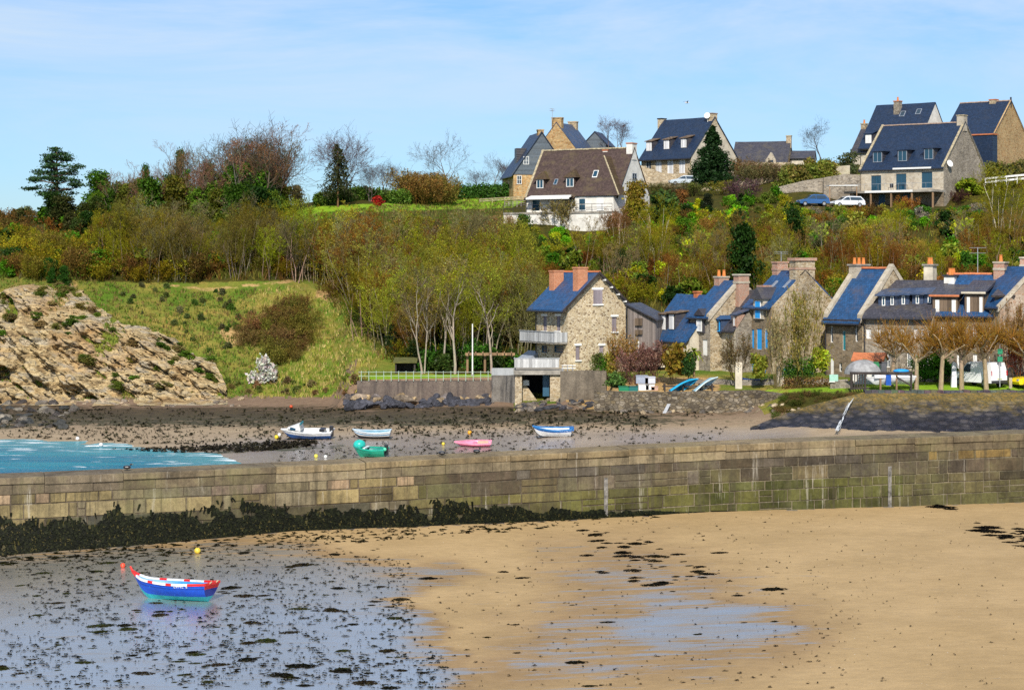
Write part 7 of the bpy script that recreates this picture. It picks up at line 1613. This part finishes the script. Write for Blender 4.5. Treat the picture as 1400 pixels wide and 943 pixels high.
    h = House('orange_roof_shed', 'small white shed with orange tiled roof behind the boat rack', 1207, 162.2, 20, 517, 493, 484, pa=1166, W=2.0, cat='shed'); h.walls('render_white'); h.roof('ridge_orange', ov=.15, gutter=None)
    # boxes at the quay
    for px, w, c, lab in ((853, .85, (.02, .20, .10), 'dark green plastic chest on the quay wall'), (866, .75, (.02, .15, .14), 'teal plastic chest next to the dark green one')):
        p = P(px, 536, 163.9); r_ = empty('storage_chest', p); tag(r_, lab, 'chest'); b = MB(); b.box(-w/2, 0, -.05, w/2, .6, .42, c); b.build('chest_body', M['car'], r_); b = MB(); b.box(-w/2-.03, -.03, .421, w/2+.03, .63, .5, tuple(x*.7 for x in c)); b.build('lid', M['car'], r_)
    for i, (px, py, s, c, lab) in enumerate(((880, 534, .42, (.75, .74, .72), 'white crate on the quay below the pink twiggy bush'), (889, 533, .36, (.78, .76, .72), 'second white crate on the quay, beside a pinkish tub'), (878, 524, .5, (.30, .33, .4), 'grey blue stacked plastic box behind the white crates'), (889, 524, .42, (.55, .55, .6), 'pale box stacked behind the white crates'), (895, 534, .28, (.50, .32, .25), 'small pinkish tub at the end of the crates'))):
        p = P(px, py, 164.2+(i > 1 and i < 4)*.6); r_ = empty('crate', p); tag(r_, lab, 'crate'); b = MB(); b.box(-s, 0, 0, s, .02, s*1.3, c); b.box(-s, .7, 0, s, .72, s*1.3, c); b.box(-s, .02, 0, -s+.02, .7, s*1.3, c); b.box(s-.02, .02, 0, s, .7, s*1.3, c); b.box(-s+.02, .02, 0, s-.02, .7, .03, c); b.build('crate_side', M['car'], r_); b = MB(); b.box(-s-.03, -.03, s*1.3-.08, s+.03, -.002, s*1.3, tuple(x*.8 for x in c)); b.build('rim', M['car'], r_)
    # gangplank and white marker on the rubble wall
    b = MB(); a, c = P(905, 567, 161.6), P(920, 538, 162.9); b.obox(a, Vector((.28, 0, 0)), c-a, Vector((0, -.03, .06))); tag(b.build('gangplank', M['steel']), 'pale metal gangplank leaning on the rubble wall', 'gangplank')
    b = MB(); a = P(903, 547, 162.4); b.prism([a+Vector((-.16, 0, -.2)), a+Vector((.1, 0, -.4)), a+Vector((.2, 0, 0)), a+Vector((.02, 0, .38)), a+Vector((-.22, 0, .05))], (0, .05, 0)); tag(b.build('marker_board', M['white']), 'white diamond shaped board hung on the rubble wall', 'board')
    # mooring buoys
    for px, py, s, c, lab in ((378, 600, .17, (.75, .58, .02), 'yellow mooring buoy off the bow of the white motor boat'), (382, 596, .14, (.8, .8, .78), 'white mooring buoy just behind the yellow one'), (432, 626, .15, (.7, .62, .08), 'pale yellow buoy on the mud behind the pier'), (445, 626, .13, (.75, .75, .7), 'small white float on the mud behind the pier'), (642, 594, .17, (.85, .38, .02), 'orange buoy on the mud behind the pink dinghy'), (606, 609, .13, (.7, .55, .05), 'small yellow buoy near the pink dinghy'), (270, 757, .16, (.75, .55, .06), 'yellow buoy lying at the foot of the pier'), (168, 777, .12, (.85, .08, .03), 'small red float beyond the blue boat bow'), (138, 612, .17, (.8, .8, .78), 'white buoy floating in the bay'), (106, 602, .16, (.8, .8, .78), 'white buoy farther out in the bay'), (398, 558, .16, (.6, .08, .02), 'red float on the brown shore below the grass slope')):
        g = ground_at(px, py, 60); z = max(g.z, 0); r_ = empty('mooring_buoy', (g.x, g.y, z)); tag(r_, lab, 'buoy'); b = MB(); b.sphere((0, 0, s*.85), s, 12, 8, c); b.build('float', M['boat'], r_, True); b = MB(); b.tube((0, 0, s*1.75), (0, 0, s*2.15), s*.2, n=6); b.build('ring', M['darkmetal'], r_)

# ================================================================ vehicles
def car(name, label, loc, yaw, col, L=4.1, Wd=1.7, Hh=1.45, profile=None, van=False, cat='car', group=None):
    root = empty(name, loc, yaw); tag(root, label, cat, group); h = Wd/2
    if van:
        body = [(-L/2, .35), (L/2-.05, .35), (L/2, .8), (L/2-.15, 1.0), (L/2-.95, 1.15), (L/2-1.5, Hh-.1), (L/2-1.8, Hh), (-L/2+.15, Hh), (-L/2, Hh-.7)]
    else:
        body = [(-L/2, .35), (L/2-.1, .33), (L/2, .55), (L/2-.12, .75), (L/2-1.05, .92), (L/2-1.75, Hh-.08), (L/2-2.1, Hh), (-L/2+.55, Hh-.04), (-L/2+.1, .98), (-L/2-.02, .75)]
    n = len(body); vs, fs = [], []
    for yy, k in ((-h, 0), (-h+.06, 1), (h-.06, 1), (h, 0)):
        for x, z in body:
            tum = .13*max(0, (z-.9)/(Hh-.9)) if z > .9 else 0
            vs.append((x if not k else x, (yy-tum*(yy/abs(yy))*-1 if False else yy*(1-tum/h)), z+(.03 if k and z > .6 else 0)))
    b = MB()
    for r_ in range(3):
        for i in range(n): fs.append((r_*n+i, r_*n+(i+1) % n, (r_+1)*n+(i+1) % n, (r_+1)*n+i))
    fs += [tuple(range(n)), tuple(range(3*n, 4*n))[::-1]]
    b.add(vs, fs, col); b.build('body', M['car'], root)
    def side_y(z): return h*(1-(.13*max(0, (z-.9)/(Hh-.9)))/h)+.008
    for s in (-1, 1):
        b = MB()
        if van: pts = [[(L/2-1.05, 1.18), (L/2-1.55, Hh-.15), (L/2-2.0, Hh-.15), (L/2-2.0, 1.15)]]
        else: pts = [[(L/2-1.15, .95), (L/2-1.8, Hh-.12), (L/2-2.2, Hh-.09), (L/2-2.25, .95)], [(L/2-2.33, .95), (L/2-2.28, Hh-.09), (-L/2+.62, Hh-.13), (-L/2+.28, .97)]]
        for pl in pts: q = [(x, s*side_y(z), z) for x, z in pl]; b.add(q if s < 0 else q[::-1], [(3,2,1,0)])
        b.build('side_window', M['glass'], root)
        for x in (L/2-.75, -L/2+.75):
            b = MB(); b.tube((x, s*(h-.19), .31), (x, s*(h+.012), .31), .31, n=18); w = b.build('wheel', M['rubber'], root); b = MB(); b.tube((x, s*(h+.0), .31), (x, s*(h+.022), .31), .19, n=12); b.build('rim', M['steel'], w)
        b = MB(); zt = .95 if van else .72; b.box(-L/2-.025, s*(h-.05)-(.06 if s > 0 else .06), zt, -L/2+.02, s*(h-.05)+.04*0+(.06 if s < 0 else -.0), zt+(.38 if van else .16)); b.build('tail_light', M['red_lens'], root)
        b = MB(); b.box(L/2-.2, s*(h-.2)-.14, .62, L/2-.02, s*(h-.2)+.14, .76); b.build('headlight', M['zinc'], root)
    b = MB(); x0, x1 = (L/2-.95, L/2-1.5) if van else (L/2-1.08, L/2-1.73); z0, z1 = (1.17, Hh-.11) if van else (.94, Hh-.1); b.quad((x0+.03, -h+.14, z0+.02), (x0+.03, h-.14, z0+.02), (x1+.04, h-.2, z1+.03), (x1+.04, -h+.2, z1+.03)); b.build('windscreen', M['glass'], root)
    b = MB()
    if van:
        for s in (-1, 1): b.box(-L/2-.02+.0, s*.42-.3, 1.25, -L/2+.1, s*.42+.3, Hh-.72)
    else: b.quad((-L/2+.08, -h+.18, 1.0), (-L/2+.08, h-.18, 1.0), (-L/2+.5, h-.24, Hh-.05), (-L/2+.5, -h+.24, Hh-.05))
    if not van: b.build('rear_window', M['glass'], root)
    b = MB(); b.box(-L/2-.07, -h+.04, .34, -L/2+.05, h-.04, .56, (.04, .04, .045) if van else col); b.build('bumper', M['car'], root)
    if van:
        b = MB(); b.box(-L/2-.012, -.012, .6, -L/2+.06, .012, Hh-.12, (.3, .3, .3)); b.box(-L/2-.02, -.3, .62, -L/2, .2, .72, (.6, .6, .3)); b.build('rear_door_seam', M['car'], root)
    return root
def build_vehicles():
    p = P(1344, 529, 159.4); car('white_van', 'white delivery van parked with its rear doors towards the sea', (p.x, p.y+1.2, hz(p.x, p.y+1.2)), R(122), (.82, .83, .84), 4.3, 1.8, 1.95, van=True, cat='van')
    p = P(1399, 527, 159.2); car('yellow_car', 'bright yellow car at the edge of the green beside the gable house', (p.x+.9, p.y+.6, hz(p.x, p.y)), R(200), (.85, .62, .01), 3.7, 1.6, 1.5)
    p = P(1111, 279, 262); car('blue_car', 'dark blue hatchback parked on the hilltop drive', (p.x, p.y, hz(p.x, p.y)), R(190), (.03, .10, .26), 4.1, 1.7, 1.5)
    p = P(1158, 276, 263); car('white_car', 'white estate car parked beside the terrace of the big stone house', (p.x, p.y, hz(p.x, p.y)), R(196), (.72, .75, .78), 4.4, 1.75, 1.45)
    p = P(934, 254, 279); car('silver_car', 'silver car half hidden by shrubs under the dormer house', (p.x, p.y, p.z), R(185), (.5, .56, .6), 4.0, 1.7, 1.4)
    root = empty('boat_trailer', P(1148, 268, 266)); tag(root, 'white roof panel of a carport beside the big stone house', 'carport'); root.name = 'carport'
    b = MB(); b.box(-1.6, -1.2, 1.3, 2.2, 1.6, 1.4); b.build('roof', M['white'], root)
    for x in (-1.5, 2.1): b = MB(); b.box(x-.06, -1.1, -1, x+.06, -1.0, 1.3); b.build('post', M['wood'], root)

# ================================================================ street furniture, fences, birds
def build_misc():
    # pole and pergola at the lawn
    r_ = empty('flag_pole', P(646, 512, 180)); tag(r_, 'slim pale pole standing at the lawn in front of the trees', 'pole'); o = r_.location.copy(); o.z = hz(o.x, o.y); r_.location = o
    b = MB(); b.tube((0, 0, 0), (0, 0, 4.7), .07, .05, 8); b.build('shaft', M['white'], r_); b = MB(); b.tube((0, 0, 0), (0, 0, .15), .16, n=10); b.build('base', M['concrete'], r_)
    r_ = empty('pergola', P(670, 511, 182)); tag(r_, 'timber pergola frame under the trees beside the quay', 'pergola'); o = r_.location.copy()
    for px in (639, 663, 700): b = MB(); a = P(px, 514, 182)-o; c = P(px, 485, 182)-o; b.box(a.x-.1, -.1, a.z, a.x+.1, .1, c.z); b.build('post', M['wood'], r_)
    for y in (-.5, .5): b = MB(); a, c = P(636, 485.5, 182)-o, P(704, 485.5, 182)-o; b.box(a.x, y-.07, a.z, c.x, y+.07, a.z+.2); b.build('beam', M['wood'], r_)
    b = MB()
    for i in range(7): x = a.x+(c.x-a.x)*(i+.5)/7; b.box(x-.05, -.9, a.z+.2, x+.05, .9, a.z+.32)
    b.build('rafter_slats', M['wood'], r_)
    r_ = empty('garden_shed', P(554, 511, 184)); tag(r_, 'dark open timber shed with mossy roof under the trees', 'shed'); o = r_.location.copy()
    b = MB(); b.box(-.95, 0, -.3, -.8, 1.6, 1.0); b.box(.8, 0, -.3, .95, 1.6, 1.0); b.box(-.8, 1.5, -.3, .8, 1.6, 1.0); b.build('wall', M['darkwood'], r_)
    b = MB(); b.prism([(-1.1, -.2, 1.0), (1.1, -.2, 1.0), (1.1, -.2, 1.1), (-1.1, -.2, 1.1)], (0, 2.0, .35)); b.build('roof', paint('mossy_roof', (.12, .12, .03), .9, .4), r_)
    # fences
    def fence(name, label, pts, h, mat, bars=2, step=1.2, pickets=False):
        r_ = empty(name, pts[0]); tag(r_, label, 'fence'); o = r_.location.copy()
        for a, c in zip(pts[:-1], pts[1:]):
            a, c = Vector(a)-o, Vector(c)-o; n = max(1, int((c-a).length/step))
            for i in range(n): q = a.lerp(c, i/n); b = MB(); b.box(q.x-.05, q.y-.05, q.z-.2, q.x+.05, q.y+.05, q.z+h); b.build('post', M[mat], r_)
            for k in range(bars): z = Vector((0, 0, h*(k+.7)/bars)); b = MB(); b.obox(a+z+Vector((0, -.075, 0)), c-a, Vector((0, .02, 0)), Vector((0, 0, h*.26 if bars == 2 else .07))); b.build('rail', M[mat], r_)
    fence('white_fence', 'white board fence beside the big stone house on the hilltop', [P(1347, 254, 268), P(1376, 251, 266), P(1420, 247, 264)], .95, 'white')
    g = lambda px, py: ground_at(px, py)
    fence('lawn_fence', 'low pale timber fence across the lawn above the white house', [g(656, 278), g(690, 276), g(716, 275)], .55, 'lichen', 2, 2)
    fence('slat_fence', 'weathered slat fence on the lawn beside the white house', [g(690, 284), g(718, 282)], .8, 'barn', 3, .6)
    # retaining walls of the hill gardens
    for pts, mat, lab in (([(958, 268, 276), (985, 264, 276), (1030, 256, 280), (1064, 252, 281)], 'stone_tan', 'pale retaining wall under the low slate cottage'), ([(1060, 268, 270), (1100, 258, 271), (1128, 254, 271)], 'stone_grey', 'grey garden wall at the edge of the sloping lawn'), ([(1126, 254, 270), (1155, 249, 270), (1176, 250, 269)], 'stone_grey', 'low rubble wall on the sloping lawn beside the big stone house'), ([(875, 245, 284), (905, 247, 283), (945, 250, 282)], 'stone_tan', 'stone terrace wall in front of the dormer house'), ([(928, 316, 247), (955, 308, 249), (985, 304, 250)], 'stone_grey', 'short dry stone wall among shrubs in the hill garden'), ([(846, 285, 253), (870, 300, 249), (885, 306, 247)], 'brickpale', 'pinkish garden wall descending beside the white house')):
        w = wall_path('retaining_wall', [(*P(px, py, Y)[:2], zat(py, Y)-2.5, zat(py, Y)+(1.1 if py > 245 else 2.0)) for px, py, Y in pts], M[mat], .4); tag(w, lab, 'garden wall')
    w = wall_path('cottage_yard_wall', [(*P(px, 236, 300)[:2], zat(248, 300), zat(222, 300)) for px in (1004, 1080)], M['stone_tan'], .4); tag(w, 'tall tan wall under the low slate cottage roof', 'garden wall')
    w = wall_path('garden_wall', [(*P(px, py, 282)[:2], zat(py+6, 282)-1, zat(py, 282)) for px, py in ((1100, 232), (1140, 228), (1162, 226))], M['stone_pale'], .4); tag(w, 'pale wall behind the bamboo like shrubs on the skyline', 'garden wall')
    # bench and green post by the van
    r_ = empty('park_bench', P(1378, 525, 159.4)); tag(r_, 'dark slatted bench on the green beside the white van', 'bench')
    b = MB(); b.box(-.7, 0, .42, .7, .4, .47); b.build('seat', M['darkwood'], r_); b = MB(); b.box(-.7, .4, .5, .7, .45, .9); b.build('backrest', M['darkwood'], r_)
    for x in (-.6, .6): b = MB(); b.box(x-.05, .05, -.1, x+.05, .4, .42); b.build('leg', M['darkwood'], r_)
    b = MB(); a = P(1381.5, 529, 158); b.box(a.x-.12, a.y-.06, a.z-.1, a.x+.12, a.y+.06, a.z+.75); tag(b.build('yellow_bollard', M['lichen']), 'short yellowish bollard beside the yellow car', 'bollard')
    r_ = empty('sign_post', P(1367, 527, 158.6)); tag(r_, 'thin post with green sign between the van and the pink gable', 'sign'); b = MB(); b.tube((0, 0, -.1), (0, 0, 3.3), .045, n=6); b.build('post', M['steel'], r_)
    for z in (2.5, 1.9): b = MB(); b.box(-.2, -.09, z, .2, -.05, z+.42); b.build('sign_board', paint('green_sign', (.02, .25, .12), .5), r_)
    b = MB(); p = P(1304, 528, 159.6); b.prism([(p.x-.2, p.y, p.z-.1), (p.x+.25, p.y, p.z-.1), (p.x+.22, p.y, p.z+1.85), (p.x, p.y, p.z+1.98), (p.x-.1, p.y, p.z+1.7)], (0, .3, 0)); tag(b.build('boat_sail_bag', paint('white_canvas', (.75, .76, .8), .7, .15)), 'tall white canvas cover standing beside a plane trunk and the van', 'cover')
    for px, lab in ((1243, 'blue tarpaulin bundle at the end of the boat rack'), (1232, 'blue folded sail cover lying on the boat rack beam')):
        py = 517 if px == 1243 else 507; p = P(px, py, 158.6); b = MB(); b.sphere((0, 0, 0), .42, 10, 6, None, 1.6 if px != 1243 else .9, .7, .4); o_ = b.build('blue_tarpaulin', M['navy'] if px == 1243 else M['blue'], None, True); o_.location = p; tag(o_, lab, 'tarpaulin')
    r_ = empty('notice_frame', P(1140, 522, 161.3)); tag(r_, 'small pale green frame on top of the short grey wall', 'sign'); b = MB(); b.box(-.35, 0, 0, .35, .04, .6); b.build('board', paint('pale_green', (.35, .6, .5), .6), r_); b = MB(); b.box(-.4, -.03, -.02, .4, -.002, .05); b.build('frame', M['white'], r_)
    r_ = empty('blue_net_fence', P(1090, 512, 165.0)); tag(r_, 'blue mesh panel fence between the two low hedges', 'fence'); b = MB(); b.box(-1.3, 0, 0, 1.3, .03, .55); b.build('mesh_panel', M['teal2'], r_)
    for x in (-1.3, 0, 1.3): b = MB(); b.tube((x, -.03, -.2), (x, -.03, .6), .03, n=5); b.build('post', M['steel'], r_)
    for px in (1014, 1067): 
        b = MB(); p = P(px-4 if px == 1014 else px, 520, 164.8); b.box(p.x-.28, p.y, p.z-.8, p.x+.28, p.y+.4, p.z+(1.5 if px == 1014 else 1.2)); tag(b.build('gate_pillar', M['cream'] if px == 1014 else M['stone_pale']), 'pale gate pillar below the blue door house' if px == 1014 else 'mottled stone pillar at the corner of the tall gable', 'pillar')
    # gulls
    for loc, ya, lab in ((P(939, 141, 240), .4, 'gull flying above the dormer house'),):
        r_ = empty('gull', loc, ya); tag(r_, lab, 'bird'); b = MB()
        b.tube((-.3, 0, 0), (0, 0, .02), .02, .085, 8, (.7, .7, .7)); b.tube((0, 0, .02), (.3, 0, .03), .085, .04, 8, (.75, .75, .75)); b.add([(-.1, 0, .05), (.12, 0, .05), (.02, .38, .26), (-.1, .36, .24), (-.16, .75, .16), (-.05, .72, .18)], [(0,1,2,3),(3,2,5,4)], (.3, .3, .33)); b.add([(-.1, 0, .05), (.12, 0, .05), (.02, -.38, .26), (-.1, -.36, .24), (-.16, -.75, .16), (-.05, -.72, .18)], [(3,2,1,0),(4,5,2,3)], (.3, .3, .33)); b.build('bird_body', M['boat'], r_)
    for px, lab in ((176, 'dark bird resting on the pier top beside the sea'), (660, 'dark bird perched on the pier behind the pink dinghy'), (612, 'small bird crouched on the pier coping')):
        s_ = (pier_pt(px)-_PO).dot(U); q = pw(s_, pier_top(s_)+.03, -1.4); r_ = empty('perched_bird', q, .5); tag(r_, lab, 'bird')
        b = MB(); b.sphere((0, 0, .13), .11, 8, 6, (.03, .03, .035), 1.9, 1, .9); b.sphere((.2, 0, .26), .06, 8, 6, (.03, .03, .035)); b.tube((.25, 0, .26), (.34, 0, .25), .02, .006, 5, (.3, .2, .05)); b.tube((0, .03, .06), (0, .03, -.02), .012, n=4, col=(.1, .08, .05)); b.tube((0, -.03, .06), (0, -.03, -.02), .012, n=4, col=(.1, .08, .05)); b.build('bird_body', M['boat'], r_)

# ================================================================ seaweed on the sand
def build_weed():
    ms = []
    for i in range(9):
        r = np.random.default_rng(400+i); n = 130; ang = r.uniform(0, 6.28, n); rad = r.random(n)**.7; el = 1+.9*r.random()
        x = np.cos(ang)*rad*el; y = np.sin(ang)*rad*.8; z = .20*(1-rad)**.8*r.random(n)+.02
        P0 = np.stack([x, y, z], 1); d = np.stack([np.cos(ang+r.normal(size=n)*.9), np.sin(ang+r.normal(size=n)*.9), r.normal(size=n)*.15-.12], 1); L_ = r.uniform(.18, .55, n)[:, None]; w = r.uniform(.05, .13, n)[:, None]; s = np.cross(d, [0, 0, 1.]); s /= np.linalg.norm(s, axis=1, keepdims=True)+1e-9
        A = P0-d*L_*.5; B_ = P0+d*L_*.5; A[:, 2] = np.maximum(A[:, 2], .0); B_[:, 2] = np.maximum(B_[:, 2], .0); up = np.array([0, 0, .05])
        V = np.stack([A-s*w*.6, A+s*w*.6, P0+s*w+up, P0-s*w+up, B_+s*w*.4, B_-s*w*.4], 1).reshape(-1, 3); k = np.arange(n)[:, None]*6
        Q = np.concatenate([k+[0, 1, 2, 3], k+[3, 2, 4, 5]]); c = np.array([[1, 1, 1.]])*var(n, r, .5, .12); C = np.concatenate([c, c])
        me = mesh_np('seaweed_clump', V, Q, C); me.materials.append(M['foliage']); ms.append(me)
    r = random.Random(23)
    Zs = [ # polygon, count, smin, smax, label, colours
      ([(0,775),(330,752),(520,770),(560,830),(560,900),(620,943),(0,943)], 150, .1, .34, 'dark seaweed clump on the wet sand around the blue boat', 'seaweed clumps around the blue boat', ((.014,.013,.007),(.035,.026,.012),(.04,.045,.012))),
      ([(0,762),(400,738),(700,722),(500,760),(200,770),(0,785)], 20, .1, .3, 'brown seaweed clump on the sand along the pier foot', 'seaweed clumps along the pier', ((.014,.012,.007),(.03,.024,.010))),
      ([(780,725),(880,728),(980,785),(950,800),(830,795),(800,760)], 58, .1, .40, 'black seaweed clump in the line leading to the pool on the sand', 'seaweed clumps above the sand pool', ((.010,.009,.006),(.02,.016,.008))),
      ([(1270,690),(1300,690),(1345,735),(1400,752),(1440,752),(1440,735),(1350,715)], 52, .14, .42, 'black seaweed clump in the dark drift line on the dry sand', 'seaweed drift line on the dry sand', ((.008,.007,.005),(.014,.011,.007))),
      ([(600,790),(800,740),(1100,800),(1060,860),(820,943),(640,930)], 18, .1, .26, 'lone dark seaweed clump scattered on the damp sand', 'scattered seaweed clumps on the sand', ((.010,.009,.006),(.025,.022,.008)))]
    for poly, n, s0, s1, lab, grp, cols in Zs:
        k = 0; xs = [p[0] for p in poly]; ys = [p[1] for p in poly]; pts = np.array(poly, float)
        while k < n:
            px, py = r.uniform(min(xs), max(xs)), r.uniform(min(ys), max(ys))
            if poly_mask(np.array([px]), np.array([py]), pts, 1)[0] < .5 or (n > 100 and float(fbm(np.array([px/70]), np.array([py/22]), 3, 55)[0]) < .22+.26*r.random()) or abs(px-232) < 72 and abs(py-806) < 18: continue
            g = ground_at(px, py); s = s0+(s1-s0)*r.random()**2.2; o = bpy.data.objects.new('seaweed_clump', r.choice(ms)); COL.objects.link(o); o.location = (g.x, g.y, g.z-.01); o.scale = (s*r.uniform(.9, 1.4), s*r.uniform(.9, 1.5), s*r.uniform(.8, 1.5)); o.rotation_euler.z = r.uniform(-.5, .5)+(3.14 if r.random() < .5 else 0); c = r.choice(cols); o.color = (*c, 1); tag(o, lab, 'seaweed', grp); k += 1
    for px, py, s in ((832, 852, .3), (790, 908, .42), (412, 912, .55), (470, 920, .5), (1060, 806, .55), (585, 792, .5), (895, 800, .5), (985, 757, .4), (1010, 816, .3)):
        g = ground_at(px, py); o = bpy.data.objects.new('seaweed_clump', ms[int(px) % 9]); COL.objects.link(o); o.location = (g.x, g.y, g.z-.01); o.scale = (s*.85, s*.7, s*.8); o.color = (.012, .011, .006, 1); tag(o, 'lone dark seaweed clump scattered on the damp sand', 'seaweed', 'scattered seaweed clumps on the sand')
    # small bits of weed and shell past counting
    rr = np.random.default_rng(9); V, Q, C = [], [], []; k = 0
    def bits(poly, n, s0, s1, cols, ymin=50, flat=.05):
        nonlocal k
        xs = [p[0] for p in poly]; ys = [p[1] for p in poly]; px = rr.uniform(min(xs), max(xs), n*4); py = rr.uniform(min(ys), max(ys), n*4); ok = (poly_mask(px, py, poly, 1) > .5) & (fbm(px/60, py/20, 3, 57) > .18+.3*rr.random(len(px)))
        for a, b in list(zip(px[ok], py[ok]))[:n]:
            g = ground_at(a, b, ymin); s = s0+(s1-s0)*rr.random()**2; c = np.array(cols[rr.integers(len(cols))])
            for j in range(3):
                t = rr.uniform(0, 6.28); d = np.array([math.cos(t)*1.5, math.sin(t), 0])*s*rr.uniform(.5, 1.2); e = np.array([-math.sin(t)*1.2, math.cos(t), 0])*s*.35; o = np.array([g.x, g.y, g.z+.012])+rr.normal(size=3)*[s*.4, s*.4, 0]; h = np.array([0, 0, flat*rr.random()+s*.15])
                V.extend([o-d, o-e+h, o+d, o+e+h]); Q.append((k, k+1, k+2, k+3)); C.append(c*rr.uniform(.6, 1.4)); k += 4
    bits([(0,765),(400,742),(560,770),(570,850),(640,943),(0,943)], 3600, .02, .12, [(.012,.012,.007),(.03,.03,.01),(.022,.018,.01)])
    bits([(560,760),(780,722),(1120,700),(1200,800),(1150,943),(620,943)], 520, .02, .09, [(.02,.016,.01),(.05,.035,.02),(.10,.07,.04)])
    bits([(1100,700),(1400,690),(1400,943),(1100,943)], 160, .02, .06, [(.03,.022,.014),(.12,.08,.05)])
    bits([(0,740),(420,722),(900,700),(900,712),(420,748),(0,775)], 900, .05, .2, [(.014,.014,.007),(.03,.03,.01)])
    bits([(380,596),(700,585),(1000,585),(1000,600),(600,640),(380,640)], 700, .05, .2, [(.014,.013,.009),(.03,.03,.012)], 115, .1)
    bits([(150,616),(330,608),(430,603),(440,610),(330,619),(180,620)], 520, .1, .32, [(.012,.011,.009),(.025,.02,.014),(.04,.035,.02)], 115, .2)
    bits([(0,560),(500,558),(1000,562),(900,592),(500,602),(250,610),(0,598)], 2400, .05, .22, [(.012,.012,.008),(.03,.035,.012),(.045,.04,.02)], 115, .15)
    tag(link('seaweed_litter', mesh_np('seaweed_litter', V, Q, C), M['foliage']), 'scattered scraps of dark seaweed across the sand and mud', 'seaweed', kind='stuff')

# ================================================================ sky, sun, camera
def build_light():
    el, az = R(39), R(-4)                         # sun high behind the camera, a little to the right
    to = Vector((math.sin(az)*math.cos(el), -math.cos(az)*math.cos(el), math.sin(el)))
    w = bpy.data.worlds.new('World'); sc.world = w; w.use_nodes = True; nt = w.node_tree; nt.nodes.clear(); g = G(nt)
    out = nt.nodes.new('ShaderNodeOutputWorld'); bg = nt.nodes.new('ShaderNodeBackground')
    sky = g.n('TexSky', sky_type='NISHITA', sun_disc=False, sun_elevation=el, sun_rotation=R(180)-az, altitude=0, air_density=1.0, dust_density=.3, ozone_density=2.5)
    dirv = g.n('TexCoord').outputs['Generated']; sp = g.n('SeparateXYZ', i_Vector=dirv)
    n = g.noise(g.n('Mapping', i_Vector=dirv, i_Rotation=(0, .25, 0), i_Scale=(1, 1, 4.5)).outputs[0], 3.6, 7, .62, .6)
    tint = g.mix(1.0, sky.outputs[0], SKY_TINT, 'MULTIPLY')
    veil = g.math('MULTIPLY', g.ramp(n, [(.36, 0.0), (.66, 1.0)]), g.ramp(sp.outputs[2], [(.04, .25), (.12, 1.0)]))
    col = g.mix(g.math('MULTIPLY', veil, .9), tint, SKY_VEIL)
    nt.links.new(col, bg.inputs[0]); bg.inputs[1].default_value = .105; nt.links.new(bg.outputs[0], out.inputs[0])
    L = bpy.data.lights.new('sun', 'SUN'); L.energy = 5.0; L.angle = R(.55); L.color = (1, .93, .82)
    o = bpy.data.objects.new('sun', L); COL.objects.link(o); o.rotation_euler = to.to_track_quat('Z', 'Y').to_euler(); o.location = (0, 0, 80)
    cam = bpy.data.cameras.new('camera'); co = bpy.data.objects.new('camera', cam); COL.objects.link(co); co.location = (0, 0, CH); co.rotation_euler = (R(90), 0, 0)
    cam.sensor_width = 36; cam.lens = 36*F/1400; cam.shift_y = -(471.5-CY)/1400; cam.clip_start = .5; cam.clip_end = 3000; sc.camera = co
    sc.view_settings.view_transform = 'Standard'; sc.view_settings.look = 'None'; sc.view_settings.exposure = EXPO; sc.view_settings.gamma = 1; sc.view_settings.use_curve_mapping = False
    sc.cycles.max_bounces = 5; sc.cycles.transparent_max_bounces = 4; sc.cycles.use_denoising = False
SKY_TINT, SKY_VEIL, EXPO = (.56, .785, 1.10), (5.6, 6.7, 7.9), .18
import time
for fn in (build_ground, build_cliff, build_pier, build_walls, build_houses, build_plants, build_boats, build_vehicles, build_misc, build_weed, build_light):
    t = time.time(); fn(); print(fn.__name__, round(time.time()-t, 1))
